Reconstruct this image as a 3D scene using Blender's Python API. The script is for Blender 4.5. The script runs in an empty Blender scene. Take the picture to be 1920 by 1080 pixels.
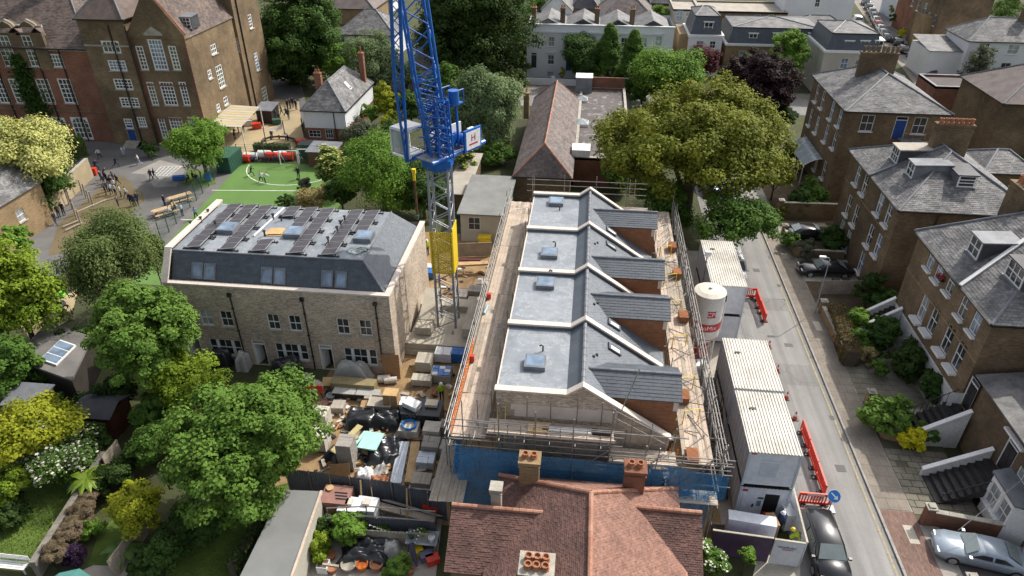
import bpy,bmesh,math,random
import numpy as np
from mathutils import Vector,Matrix,Quaternion

random.seed(7)
SC=bpy.context.scene
COL=SC.collection
# ------------------------------------------------------------------ camera, sky, sun, exposure
CAM_H,CAM_F,CAM_PITCH,CAM_YAW=34.0,1300.0,math.radians(32.45),math.radians(6.3)
cam_data=bpy.data.cameras.new('camera')
cam=bpy.data.objects.new('camera',cam_data);COL.objects.link(cam)
cam_data.sensor_width=36.0
cam_data.lens=CAM_F/1920*36.0
cam_data.clip_start=0.5;cam_data.clip_end=6000
cam.location=(0,0,CAM_H)
cam.rotation_euler=(math.pi/2-CAM_PITCH,0,CAM_YAW)
SC.camera=cam

SUN_AZ,SUN_EL=math.radians(45),math.radians(46)      # azimuth from +Y towards +X
world=bpy.data.worlds.new('World');SC.world=world;world.use_nodes=True
wn=world.node_tree.nodes;wl=world.node_tree.links
bg=wn.get('Background')or wn.new('ShaderNodeBackground')
sky=wn.new('ShaderNodeTexSky');sky.sky_type='NISHITA';sky.sun_disc=False
sky.sun_elevation=SUN_EL;sky.sun_rotation=SUN_AZ
sky.air_density=0.8;sky.dust_density=4.0;sky.ozone_density=1.0
hs=wn.new('ShaderNodeHueSaturation');hs.inputs['Saturation'].default_value=.42      # bright broken cloud whitens the whole sky
wl.new(sky.outputs[0],hs.inputs['Color']);wl.new(hs.outputs[0],bg.inputs[0]);bg.inputs[1].default_value=0.15
sun_data=bpy.data.lights.new('sun','SUN');sun_data.energy=2.8;sun_data.angle=math.radians(0.6)
sun_data.color=(1.0,0.94,0.85)
sun=bpy.data.objects.new('sun',sun_data);COL.objects.link(sun)
sd=Vector((math.sin(SUN_AZ)*math.cos(SUN_EL),math.cos(SUN_AZ)*math.cos(SUN_EL),math.sin(SUN_EL)))
sun.rotation_euler=(-sd).to_track_quat('-Z','Y').to_euler()
sun.location=(40,40,80)
SC.view_settings.view_transform='Standard';SC.view_settings.look='None'
SC.view_settings.exposure=0.58;SC.view_settings.gamma=1.0
SC.view_settings.use_curve_mapping=False
SC.cycles.max_bounces=6;SC.cycles.transparent_max_bounces=12
SC.cycles.diffuse_bounces=3;SC.cycles.glossy_bounces=2;SC.cycles.transmission_bounces=3
SC.cycles.caustics_reflective=False;SC.cycles.caustics_refractive=False

# ------------------------------------------------------------------ survey helpers: photo point -> place on a known plane
_h=(-math.sin(CAM_YAW),math.cos(CAM_YAW))
_F=Vector((_h[0]*math.cos(CAM_PITCH),_h[1]*math.cos(CAM_PITCH),-math.sin(CAM_PITCH)))
_R=Vector((_h[1],-_h[0],0));_U=_R.cross(_F)
_E=Vector((0,0,CAM_H))
def _ray(x,y):return _F*CAM_F+_R*(x-960)-_U*(y-540)
def G(x,y,z=0.0):
 d=_ray(x,y);return _E+d*((z-CAM_H)/d.z)
def OnX(x,y,X):
 d=_ray(x,y);return _E+d*(X/d.x)
def OnY(x,y,Y):
 d=_ray(x,y);return _E+d*(Y/d.y)
def depth(p):return (Vector(p)-_E).dot(_F)
def mpp(p):return depth(p)/CAM_F            # metres per photo pixel at p

# ------------------------------------------------------------------ materials
def _nt(name):
 m=bpy.data.materials.new(name);m.use_nodes=True
 nt=m.node_tree;b=nt.nodes['Principled BSDF']
 return m,nt,b
def _pos(nt):return nt.nodes.new('ShaderNodeNewGeometry').outputs['Position']
def _noise(nt,vec,scale,detail=4,rough=.6):
 n=nt.nodes.new('ShaderNodeTexNoise');n.inputs['Scale'].default_value=scale
 n.inputs['Detail'].default_value=detail;n.inputs['Roughness'].default_value=rough
 if vec is not None:nt.links.new(vec,n.inputs['Vector'])
 return n.outputs[0]
def _ramp(nt,fac,stops):
 r=nt.nodes.new('ShaderNodeValToRGB');e=r.color_ramp.elements
 while len(e)< len(stops):e.new(0.5)
 for el,(p,c)in zip(e,stops):
  el.position=p;el.color=(*c,1)
 nt.links.new(fac,r.inputs[0]);return r.outputs[0]
def _mix(nt,fac,a,b,mode='MIX'):
 m=nt.nodes.new('ShaderNodeMix');m.data_type='RGBA';m.blend_type=mode
 def put(s,v):
  if isinstance(v,(tuple,list)):m.inputs[s].default_value=(*v,1)
  elif isinstance(v,float):m.inputs[s].default_value=v
  else:nt.links.new(v,m.inputs[s])
 put(0,fac);put(6,a);put(7,b);return m.outputs[2]
def _bump(nt,b,h,strength,dist=0.02):
 n=nt.nodes.new('ShaderNodeBump');n.inputs['Strength'].default_value=strength
 n.inputs['Distance'].default_value=dist
 nt.links.new(h,n.inputs['Height']);nt.links.new(n.outputs[0],b.inputs['Normal'])
def _math(nt,op,a,b=None):
 m=nt.nodes.new('ShaderNodeMath');m.operation=op
 for i,v in enumerate((a,b)):
  if v is None:continue
  if isinstance(v,(int,float)):m.inputs[i].default_value=v
  else:nt.links.new(v,m.inputs[i])
 return m.outputs[0]
def sc_(c,k):return tuple(min(1,max(0,x*k))for x in c)
MATS={}
def mat(name,c,c2=None,scale=1.2,rough=.75,bump=.15,metal=0.0,spec=.3,island=0.0,fine=14.0,lo=.35,hi=.65,bdist=.01):
 """blotchy two-tone surface with fine grain; island > 0 varies each loose piece"""
 if name in MATS:return MATS[name]
 m,nt,b=_nt(name)
 c2=c2 or sc_(c,.72)
 p=_pos(nt)
 n1=_noise(nt,p,scale,5);n2=_noise(nt,p,fine,3)
 col=_ramp(nt,n1,[(lo,c),(hi,c2)])
 g=_ramp(nt,n2,[(.3,(.8,)*3),(.7,(1.12,)*3)])
 col=_mix(nt,1.0,col,g,'MULTIPLY')
 if island:
  r=nt.nodes.new('ShaderNodeNewGeometry').outputs['Random Per Island']
  k=_ramp(nt,r,[(0,(1-island,)*3),(1,(1+island,)*3)])
  col=_mix(nt,1.0,col,k,'MULTIPLY')
 nt.links.new(col,b.inputs['Base Color'])
 b.inputs['Roughness'].default_value=rough;b.inputs['Metallic'].default_value=metal
 b.inputs['Specular IOR Level'].default_value=spec
 if bump:_bump(nt,b,n2,bump,bdist)
 MATS[name]=m;return m
def brick(name,c,c2,mortar,w=.225,h=.075,blotch=.5,flecks=None,soot=None,flat=False):
 if name in MATS:return MATS[name]
 m,nt,b=_nt(name);p=_pos(nt)
 s=nt.nodes.new('ShaderNodeSeparateXYZ');nt.links.new(p,s.inputs[0])
 cb=nt.nodes.new('ShaderNodeCombineXYZ')
 nt.links.new(s.outputs[1]if flat else _math(nt,'ADD',s.outputs[0],s.outputs[1]),cb.inputs[0]);nt.links.new(s.outputs[0 if flat else 2],cb.inputs[1])
 t=nt.nodes.new('ShaderNodeTexBrick');nt.links.new(cb.outputs[0],t.inputs['Vector'])
 t.inputs['Scale'].default_value=1.0;t.inputs['Brick Width'].default_value=w;t.inputs['Row Height'].default_value=h
 t.inputs['Mortar Size'].default_value=.009;t.inputs['Mortar Smooth'].default_value=.3;t.inputs['Bias'].default_value=0
 t.inputs['Color1'].default_value=(*c,1);t.inputs['Color2'].default_value=(*c2,1);t.inputs['Mortar'].default_value=(*mortar,1)
 n1=_noise(nt,p,.45,5,.65);n2=_noise(nt,p,9,3)
 k=_ramp(nt,n1,[(.3,(1-blotch*.55,)*3),(.7,(1+blotch*.35,)*3)])
 col=_mix(nt,1.0,t.outputs[0],k,'MULTIPLY')
 # streaks a few courses long so that the bond reads from far away
 mp=nt.nodes.new('ShaderNodeMapping');mp.inputs['Scale'].default_value=(1.6,11,1);nt.links.new(cb.outputs[0],mp.inputs[0])
 n3=_noise(nt,mp.outputs[0],1.0,4,.7)
 col=_mix(nt,1.0,col,_ramp(nt,n3,[(.3,(.68,)*3),(.52,(1.0,)*3),(.72,(1.3,)*3)]),'MULTIPLY')
 if flecks:
  n4=_noise(nt,mp.outputs[0],2.3,2,.5)
  col=_mix(nt,_math(nt,'GREATER_THAN',n4,.62),col,flecks)
 if soot:
  n5=_noise(nt,p,.16,5,.7)
  f=_ramp(nt,n5,[(.42,(0,0,0)),(.68,(.75,)*3)])
  col=_mix(nt,f,col,soot)
 nt.links.new(col,b.inputs['Base Color']);b.inputs['Roughness'].default_value=.9
 b.inputs['Specular IOR Level'].default_value=.2
 _bump(nt,b,t.outputs[1],-.35,.01)
 MATS[name]=m;return m
def leafmat(name,c,c2,trans=.24):
 """leaf with its own tone: attribute 'tint' runs from c to c2"""
 if name in MATS:return MATS[name]
 m,nt,b=_nt(name)
 a=nt.nodes.new('ShaderNodeAttribute');a.attribute_name='tint'
 col=_ramp(nt,a.outputs['Fac'],[(0,c),(1,c2)])
 nt.links.new(col,b.inputs['Base Color']);b.inputs['Roughness'].default_value=.7
 b.inputs['Specular IOR Level'].default_value=.15
 tr=nt.nodes.new('ShaderNodeBsdfTranslucent')
 nt.links.new(_mix(nt,1.0,col,(1.25,1.2,.5),'MULTIPLY'),tr.inputs[0])
 mx=nt.nodes.new('ShaderNodeMixShader');mx.inputs[0].default_value=trans
 nt.links.new(b.outputs[0],mx.inputs[1]);nt.links.new(tr.outputs[0],mx.inputs[2])
 nt.links.new(mx.outputs[0],nt.nodes['Material Output'].inputs[0])
 MATS[name]=m;return m
def plain(name,c,rough=.5,metal=0.0,spec=.5,coat=0.0):
 if name in MATS:return MATS[name]
 m,nt,b=_nt(name)
 n=_noise(nt,_pos(nt),2.5,4)
 nt.links.new(_ramp(nt,n,[(.3,sc_(c,.86)),(.7,sc_(c,1.08))]),b.inputs['Base Color'])
 b.inputs['Roughness'].default_value=rough;b.inputs['Metallic'].default_value=metal
 b.inputs['Specular IOR Level'].default_value=spec
 if coat:b.inputs['Coat Weight'].default_value=coat;b.inputs['Coat Roughness'].default_value=.04
 MATS[name]=m;return m
def glass(name,c,rough=.06,spec=.6):
 """window glass seen from outside: dark room behind, sky in the reflection"""
 if name in MATS:return MATS[name]
 m,nt,b=_nt(name)
 n=_noise(nt,_pos(nt),.8,2)
 nt.links.new(_ramp(nt,n,[(.35,c),(.65,sc_(c,2.2))]),b.inputs['Base Color'])
 b.inputs['Roughness'].default_value=rough;b.inputs['Specular IOR Level'].default_value=spec
 MATS[name]=m;return m

# ------------------------------------------------------------------ mesh helpers
class MB:
 def __init__(s):s.v=[];s.f=[];s.m=[]
 def add(s,vs,fs,mi=0):
  o=len(s.v);s.v += [tuple(v)for v in vs];s.f += [[o+i for i in f]for f in fs];s.m += [mi]*len(fs);return s
 def poly(s,vs,mi=0):return s.add(vs,[list(range(len(vs)))],mi)
 def box(s,x0,y0,z0,x1,y1,z1,mi=0):
  x0,x1=min(x0,x1),max(x0,x1);y0,y1=min(y0,y1),max(y0,y1);z0,z1=min(z0,z1),max(z0,z1)
  vs=[(x0,y0,z0),(x1,y0,z0),(x1,y1,z0),(x0,y1,z0),(x0,y0,z1),(x1,y0,z1),(x1,y1,z1),(x0,y1,z1)]
  return s.add(vs,[(3,2,1,0),(4,5,6,7),(0,1,5,4),(1,2,6,5),(2,3,7,6),(3,0,4,7)],mi)
 def prism(s,poly,z0,z1,mi=0):
  """vertical prism over a counter-clockwise outline; z0/z1 numbers or lists per corner"""
  n=len(poly);a=z0 if isinstance(z0,(list,tuple))else [z0]*n;b=z1 if isinstance(z1,(list,tuple))else [z1]*n
  vs=[(p[0],p[1],a[i])for i,p in enumerate(poly)]+[(p[0],p[1],b[i])for i,p in enumerate(poly)]
  fs=[list(range(n))[::-1],list(range(n,2*n))]+[(i,(i+1)% n,n+(i+1)% n,n+i)for i in range(n)]
  return s.add(vs,fs,mi)
 def slab(s,pts,t,mi=0,up=None):
  """a planar polygon thickened by t against its normal"""
  pts=[Vector(p)for p in pts];n=(pts[1]-pts[0]).cross(pts[2]-pts[0]).normalized()
  k=len(pts);vs=pts+[p-n*t for p in pts]
  return s.add(vs,[list(range(k)),list(range(k,2*k))[::-1]]+[((i+1)% k,i,k+i,k+(i+1)% k)for i in range(k)],mi)
 def beam(s,p0,p1,w,h,mi=0,up=(0,0,1)):
  p0,p1=Vector(p0),Vector(p1);d=(p1-p0).normalized();up=Vector(up)
  if abs(d.dot(up))> .98:up=Vector((0,1,0))
  r=d.cross(up).normalized()*(w/2);u=r.cross(d).normalized()*(h/2)
  vs=[p+a*r+b*u for p in (p0,p1)for a,b in ((-1,-1),(1,-1),(1,1),(-1,1))]
  return s.add(vs,[(0,1,2,3),(7,6,5,4),(0,4,5,1),(1,5,6,2),(2,6,7,3),(3,7,4,0)],mi)
 def cyl(s,p0,p1,r0,r1=None,n=10,mi=0,caps=True):
  r1=r0 if r1 is None else r1
  p0,p1=Vector(p0),Vector(p1);d=(p1-p0).normalized()
  a=d.orthogonal().normalized();b=d.cross(a)
  vs=[]
  for p,r in ((p0,r0),(p1,r1)):
   vs += [p+(a*math.cos(2*math.pi*i/n)+b*math.sin(2*math.pi*i/n))*r for i in range(n)]
  fs=[(i,(i+1)% n,n+(i+1)% n,n+i)for i in range(n)]
  if caps:fs += [list(range(n))[::-1],list(range(n,2*n))]
  return s.add(vs,fs,mi)
 def tube(s,pts,rs,n=7,mi=0):
  pts=[Vector(p)for p in pts];rs=rs if isinstance(rs,(list,tuple))else [rs]*len(pts)
  o=len(s.v);a=None
  for i,p in enumerate(pts):
   d=(pts[min(i+1,len(pts)-1)]-pts[max(i-1,0)]).normalized()
   a=d.orthogonal().normalized()if a is None else (a-d*a.dot(d)).normalized()
   b=d.cross(a)
   s.v += [tuple(p+(a*math.cos(2*math.pi*k/n)+b*math.sin(2*math.pi*k/n))*rs[i])for k in range(n)]
  L=len(pts)
  for i in range(L-1):
   for k in range(n):
    s.f.append([o+i*n+k,o+i*n+(k+1)% n,o+(i+1)*n+(k+1)% n,o+(i+1)*n+k]);s.m.append(mi)
  s.f.append([o+k for k in range(n)][::-1]);s.m.append(mi)
  s.f.append([o+(L-1)*n+k for k in range(n)]);s.m.append(mi)
  return s
 def lathe(s,prof,c=(0,0,0),n=16,mi=0):
  c=Vector(c);o=len(s.v)
  for r,z in prof:
   s.v += [(c.x+r*math.cos(2*math.pi*k/n),c.y+r*math.sin(2*math.pi*k/n),c.z+z)for k in range(n)]
  for i in range(len(prof)-1):
   for k in range(n):
    s.f.append([o+i*n+k,o+i*n+(k+1)% n,o+(i+1)*n+(k+1)% n,o+(i+1)*n+k]);s.m.append(mi)
  s.f.append([o+k for k in range(n)][::-1]);s.m.append(mi)
  s.f.append([o+(len(prof)-1)*n+k for k in range(n)]);s.m.append(mi)
  return s
 def mesh(s,name,mats):
  me=bpy.data.meshes.new(name);me.from_pydata(s.v,[],s.f)
  mats=mats if isinstance(mats,(list,tuple))else [mats]
  for m in mats:me.materials.append(m)
  if len(mats)> 1:me.polygons.foreach_set('material_index',s.m)
  me.update();return me
 def build(s,name,mats,parent=None,smooth=False,**kw):
  me=s.mesh(name,mats)
  if smooth:me.polygons.foreach_set('use_smooth',[True]*len(me.polygons))
  return link(name,me,parent,**kw)
def link(name,data,parent=None,**props):
 o=bpy.data.objects.new(name,data);COL.objects.link(o)
 if parent is not None:
  o.parent=parent
  if parent.type == 'EMPTY' and parent.parent is None and parent.get('_w'):o.location=-parent.location
 for k,v in props.items():
  if v is not None:o[k]=v
 return o
def thing(name,label,cat,loc=(0,0,0),group=None,local=False):
 """Empty at the base of a thing. Parts are given in world coordinates unless local."""
 o=bpy.data.objects.new(name,None);COL.objects.link(o);o.location=Vector(loc);o.empty_display_size=.3
 o['label']=label;o['category']=cat
 if group:o['group']=group
 if not local:o['_w']=1
 return o
def tag(o,label,cat,group=None):
 o['label']=label;o['category']=cat
 if group:o['group']=group
 return o
def struct(name,mb,m):
 o=mb.build(name,m);o['kind']='structure';return o
def copy_tree(o,parent=None):
 c=o.copy();COL.objects.link(c);c.parent=parent
 for ch in list(o.children):copy_tree(ch,c)
 return c
_UNIT={}
def unit(kind,m):
 k=(kind,m.name)
 if k not in _UNIT:
  b=MB()
  if kind == 'rod':b.cyl((0,0,0),(0,0,1),1,1,7)
  elif kind == 'box':b.box(-.5,-.5,-.5,.5,.5,.5)
  _UNIT[k]=b.mesh(kind,m)
 return _UNIT[k]
def place(o,M,parent):
 if parent is not None:
  o.parent=parent
  if parent.get('_w'):M=Matrix.Translation(-parent.location)@ M
 o.matrix_basis=M
 return o
def rod(name,p0,p1,r,m,parent=None):
 """a straight pole as an object of its own (shared mesh)"""
 p0,p1=Vector(p0),Vector(p1);d=p1-p0
 o=bpy.data.objects.new(name,unit('rod',m));COL.objects.link(o)
 M=Matrix.Translation(p0)@ d.to_track_quat('Z','Y').to_matrix().to_4x4()@ Matrix.Diagonal((r,r,d.length,1))
 return place(o,M,parent)
def plank(name,c,size,m,parent=None,rz=0.0,rx=0.0,ry=0.0):
 o=bpy.data.objects.new(name,unit('box',m));COL.objects.link(o)
 M=Matrix.Translation(Vector(c))@ Matrix.Rotation(rz,4,'Z')@ Matrix.Rotation(ry,4,'Y')@ Matrix.Rotation(rx,4,'X')@ Matrix.Diagonal((*size,1))
 return place(o,M,parent)
def bar(name,p0,p1,w,h,m,parent=None):
 p0,p1=Vector(p0),Vector(p1);d=(p1-p0);L=d.length;d.normalize()
 up=Vector((0,0,1))if abs(d.z)< .98 else Vector((0,1,0))
 y=up.cross(d).normalized();z=d.cross(y)
 R=Matrix((d,y,z)).transposed().to_4x4()
 o=bpy.data.objects.new(name,unit('box',m));COL.objects.link(o)
 return place(o,Matrix.Translation((p0+p1)/2)@ R @ Matrix.Diagonal((L,w,h,1)),parent)

def clip(poly,a,b):
 """keep the part of a 2d polygon left of the line a->b"""
 out=[];n=len(poly)
 def side(p):return (b[0]-a[0])*(p[1]-a[1])-(b[1]-a[1])*(p[0]-a[0])
 for i in range(n):
  p,q=poly[i],poly[(i+1)% n];sp,sq=side(p),side(q)
  if sp >= 0:out.append(p)
  if sp*sq < 0:
   t=sp/(sp-sq);out.append((p[0]+(q[0]-p[0])*t,p[1]+(q[1]-p[1])*t))
 return out
def tile_cells(pts,tw,g,stagger=.5,jit=0.0):
 """courses of tiles over a planar convex roof slope: yields (clipped 2d outline, row bottom v, frame)"""
 pts=[Vector(p)for p in pts];n=(pts[1]-pts[0]).cross(pts[2]-pts[0]).normalized()
 if n.z < 0:n=-n;pts=pts[::-1]
 V=(Vector((0,0,1))-n*n.z)
 V=V.normalized()if V.length > 1e-4 else Vector((0,1,0))
 U=V.cross(n);o=pts[0]
 P2=[((p-o).dot(U),(p-o).dot(V))for p in pts]
 us=[p[0]for p in P2];vs=[p[1]for p in P2]
 r=0;v=min(vs)
 while v < max(vs)-1e-6:
  u=min(us)-tw*(1+stagger*(r % 2))
  while u < max(us):
   cell=[(u,v),(u+tw,v),(u+tw,v+g),(u,v+g)]
   for i in range(len(P2)):
    cell=clip(cell,P2[i],P2[(i+1)% len(P2)])
    if len(cell)< 3:break
   if len(cell)>= 3:
    A=abs(sum(cell[i][0]*cell[(i+1)% len(cell)][1]-cell[(i+1)% len(cell)][0]*cell[i][1]for i in range(len(cell))))/2
    if A > tw*g*.04:yield cell,v,(o,U,V,n)
   u += tw
  v += g;r += 1
def tiles(pts,tw,g,t,m,name,parent,gap=.006,jit=.35):
 """one part of kind stuff: every tile real, tipped so that its lower edge stands proud"""
 b=MB()
 for cell,v0,(o,U,V,n)in tile_cells(pts,tw,g):
  k=len(cell);cu=sum(c[0]for c in cell)/k
  j=random.uniform(-jit,jit)*t;w=random.uniform(-jit,jit)*t*.6
  def pt(c,lift):
   uu=c[0]+(gap if c[0]< cu else -gap)
   h=lift*(t*(1.0-.8*(c[1]-v0)/g)+j+w*(c[0]-cu)/tw)
   return o+U*uu+V*c[1]+n*h
  top=[pt(c,1)for c in cell];bot=[pt(c,0)for c in cell]
  b.add(top+bot,[list(range(k))]+[((i+1)% k,i,k+i,k+(i+1)% k)for i in range(k)])
 if not b.v:return None
 return b.build(name,m,parent,kind='stuff')
def tile_objs(pts,tw,g,t,m,name,parent,gap=.006):
 """every slate an object of its own; whole slates share their mesh"""
 cache={}
 for cell,v0,(o,U,V,n)in tile_cells(pts,tw,g):
  k=len(cell);cu=sum(c[0]for c in cell)/k;u0=min(c[0]for c in cell)
  key=tuple((round(c[0]-u0,3),round(c[1]-v0,3))for c in cell)
  if key not in cache:
   b=MB();q=[(a+(gap if a+u0 < cu else -gap),c)for a,c in key]
   top=[(a,c,t*(1-.8*c/g))for a,c in q];bot=[(a,c,-.005)for a,c in q]
   b.add(top+bot,[list(range(k))]+[((i+1)% k,i,k+i,k+(i+1)% k)for i in range(k)])
   cache[key]=b.mesh(name,m)
  ob=bpy.data.objects.new(name,cache[key]);COL.objects.link(ob)
  org=o+U*u0+V*v0+n*random.uniform(0,.006)
  M=Matrix.Translation(org)@ Matrix((U,V,n)).transposed().to_4x4()@ Matrix.Rotation(random.uniform(-.004,.004),4,'X')
  par=parent
  ob.parent=par
  if par.get('_w'):M=Matrix.Translation(-par.location)@ M
  ob.matrix_basis=M

# ------------------------------------------------------------------ walls with real openings, windows, doors
class Face:
 """a vertical wall plane: origin corner o, horizontal direction u, outward normal n"""
 def __init__(s,o,u,n):s.o=Vector(o);s.u=Vector(u);s.n=Vector(n)
 def at(s,a,z,d=0.0):return s.o+s.u*a+Vector((0,0,z))+s.n*d
def wall(mb,F,L,z0,z1,holes,depth_=.14,mi=0,cap=.25):
 """front skin with openings and their reveals; holes = (a0, a1, zlo, zhi)"""
 us=sorted({0,L,*[h[0]for h in holes],*[h[1]for h in holes]});zs=sorted({z0,z1,*[h[2]for h in holes],*[h[3]for h in holes]})
 us=[u for u in us if 0 <= u <= L];zs=[z for z in zs if z0 <= z <= z1]
 flip=F.u.cross(Vector((0,0,1))).dot(F.n)< 0
 def q(p):mb.poly(p[::-1]if flip else p,mi)
 for i in range(len(us)-1):
  for j in range(len(zs)-1):
   cu,cz=(us[i]+us[i+1])/2,(zs[j]+zs[j+1])/2
   if any(h[0]< cu < h[1]and h[2]< cz < h[3]for h in holes):continue
   q([F.at(us[i],zs[j]),F.at(us[i+1],zs[j]),F.at(us[i+1],zs[j+1]),F.at(us[i],zs[j+1])])
 for a0,a1,b0,b1 in holes:
  d=-depth_
  q([F.at(a0,b0),F.at(a0,b0,d),F.at(a0,b1,d),F.at(a0,b1)][::-1])
  q([F.at(a1,b0),F.at(a1,b0,d),F.at(a1,b1,d),F.at(a1,b1)])
  q([F.at(a0,b0),F.at(a1,b0),F.at(a1,b0,d),F.at(a0,b0,d)][::-1])
  q([F.at(a0,b1),F.at(a1,b1),F.at(a1,b1,d),F.at(a0,b1,d)])
_WIN={}
def window(F,h,parent,frame,gl,cols=2,rows=2,sash=True,sill=None,fw=.07,bw=.035,depth_=.12,name='window',arch=False,per_pane=False,sill_d=.14,sill_h=.09):
 """window set in an opening: frame with bars, glass behind, sill in front. Local axes x along wall, y outwards, z up."""
 a0,a1,b0,b1=h;w,hh=a1-a0,b1-b0
 key=(round(w,3),round(hh,3),cols,rows,sash,frame.name,gl.name,fw,bw,arch,per_pane)
 if key not in _WIN:
  b=MB()
  b.box(0,0,0,fw,.06,hh);b.box(w-fw,0,0,w,.06,hh);b.box(fw,0,0,w-fw,.06,fw);b.box(fw,0,hh-fw,w-fw,.06,hh)
  if arch:   # spandrel corners above a segmental head
   N=6
   for s_ in (0,1):
    pts=[]
    for i in range(N+1):
     t=math.pi/2*i/N
     pts.append((w/2-w/2*math.cos(t),hh-hh*arch+hh*arch*math.sin(t)))
    for i in range(N):
     (xa,za),(xb,zb)=pts[i],pts[i+1]
     if s_:xa,xb=w-xa,w-xb
     x0,x1=min(xa,xb),max(xa,xb)
     b.box(x0,.06,min(za,zb),x1,.075,hh+.001)
  iw,ih=w-2*fw,hh-2*fw
  for i in range(1,cols):
   x=fw+iw*i/cols;b.box(x-bw/2,.005,fw,x+bw/2,.05,hh-fw)
  for j in range(1,rows):
   z=fw+ih*j/rows;k=bw*(1.7 if (sash and abs(j-rows/2)< .1)else 1)
   b.box(fw,.008,z-k/2,w-fw,.055,z+k/2)
  fm=b.mesh(name,frame)
  panes=[]
  if per_pane:
   pw,ph=iw/cols,ih/rows
   pm=MB().box(0,.012,0,pw-bw,.02,ph-bw).mesh('pane',gl)
   panes=[(pm,(fw+pw*i+bw/2,0,fw+ph*j+bw/2))for i in range(cols)for j in range(rows)]
  else:
   panes=[(MB().box(fw,.012,fw,w-fw,.02,hh-fw).mesh('pane',gl),(0,0,0))]
  _WIN[key]=(fm,panes)
 fm,panes=_WIN[key]
 o=bpy.data.objects.new(name,fm);COL.objects.link(o)
 left=F.u.cross(Vector((0,0,1))).dot(F.n)< 0     # keep a right-handed frame
 if left:R=Matrix((-F.u,F.n,Vector((0,0,1)))).transposed().to_4x4();org=F.at(a1,b0,-depth_)
 else:R=Matrix((F.u,F.n,Vector((0,0,1)))).transposed().to_4x4();org=F.at(a0,b0,-depth_)
 # columns must form a rotation
 if R.to_3x3().determinant()< 0:
  R=Matrix((-R.col[0].to_3d(),R.col[1].to_3d(),R.col[2].to_3d())).transposed().to_4x4();org=F.at(a1 if not left else a0,b0,-depth_)
 place(o,Matrix.Translation(org)@ R,parent)
 for pm,loc in panes:
  p=bpy.data.objects.new('pane',pm);COL.objects.link(p);p.parent=o;p.location=loc
 if sill is not None:
  k2=('sill',round(w,3),sill.name,sill_d,sill_h)
  if k2 not in _WIN:_WIN[k2]=MB().box(-.08,depth_-.05,-sill_h,w+.08,depth_+sill_d,-.002).mesh('sill',sill)
  p=bpy.data.objects.new('sill',_WIN[k2]);COL.objects.link(p);p.parent=o
 return o
def door(F,h,parent,frame,leaf,depth_=.12,fan=True,gl=None,knob=None):
 a0,a1,b0,b1=h;w,hh=a1-a0,b1-b0;fz=hh-(.38 if fan else 0)
 b=MB().box(0,0,0,.07,.08,hh).box(w-.07,0,0,w,.08,hh).box(.07,0,hh-.07,w-.07,.08,hh)
 if fan:b.box(.07,0,fz-.06,w-.07,.08,fz)
 o=b.build('door_frame',frame)
 left=F.u.cross(Vector((0,0,1))).dot(F.n)< 0
 R=Matrix((F.u,F.n,Vector((0,0,1)))).transposed().to_4x4();org=F.at(a0,b0,-depth_)
 if R.to_3x3().determinant()< 0:
  R=Matrix((-F.u,F.n,Vector((0,0,1)))).transposed().to_4x4();org=F.at(a1,b0,-depth_)
 place(o,Matrix.Translation(org)@ R,parent)
 d=MB();top=fz-.06 if fan else hh-.07
 d.box(.07,0,.02,w-.07,.04,top)
 for zc0,zc1 in ((.12,.42),(.5,.92)):
  for k in (0,1):
   x0=.07+(w-.14)*(.1+.45*k);d.box(x0,.04,top*zc0,x0+(w-.14)*.35,.052,top*zc1)
 lf=d.build('door',leaf,o)
 MB().box(w-.2,.04,1.0,w-.15,.09,1.06).build('handle',knob or leaf,lf)
 if fan and gl:MB().box(.07,.01,fz,w-.07,.02,hh-.07).build('pane',gl,o)
 return o
def chimney(base,sx,sy,h,m,parent,pots=((0,0),),potm=None,cap=True,name='chimney',poth=.45,potr=.13):
 """stack with oversailing courses; pots are sub-parts"""
 x,y,z=base;b=MB()
 b.box(x-sx/2,y-sy/2,z-1.0,x+sx/2,y+sy/2,z+h)
 if cap:
  b.box(x-sx/2-.05,y-sy/2-.05,z+h*.72,x+sx/2+.05,y+sy/2+.05,z+h*.78)
  b.box(x-sx/2-.07,y-sy/2-.07,z+h-.12,x+sx/2+.07,y+sy/2+.07,z+h+.06)
 st=b.build(name,m,parent)
 for px,py in pots:
  p=MB().lathe([(potr*1.15,0),(potr*1.15,.06),(potr,.08),(potr*.86,poth*.85),(potr*1.05,poth*.88),(potr*1.05,poth),(potr*.75,poth),(potr*.7,poth-.12)],(x+px,y+py,z+h+.05),10)
  p.build('chimney_pot',potm,st,smooth=False)
 return st
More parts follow.
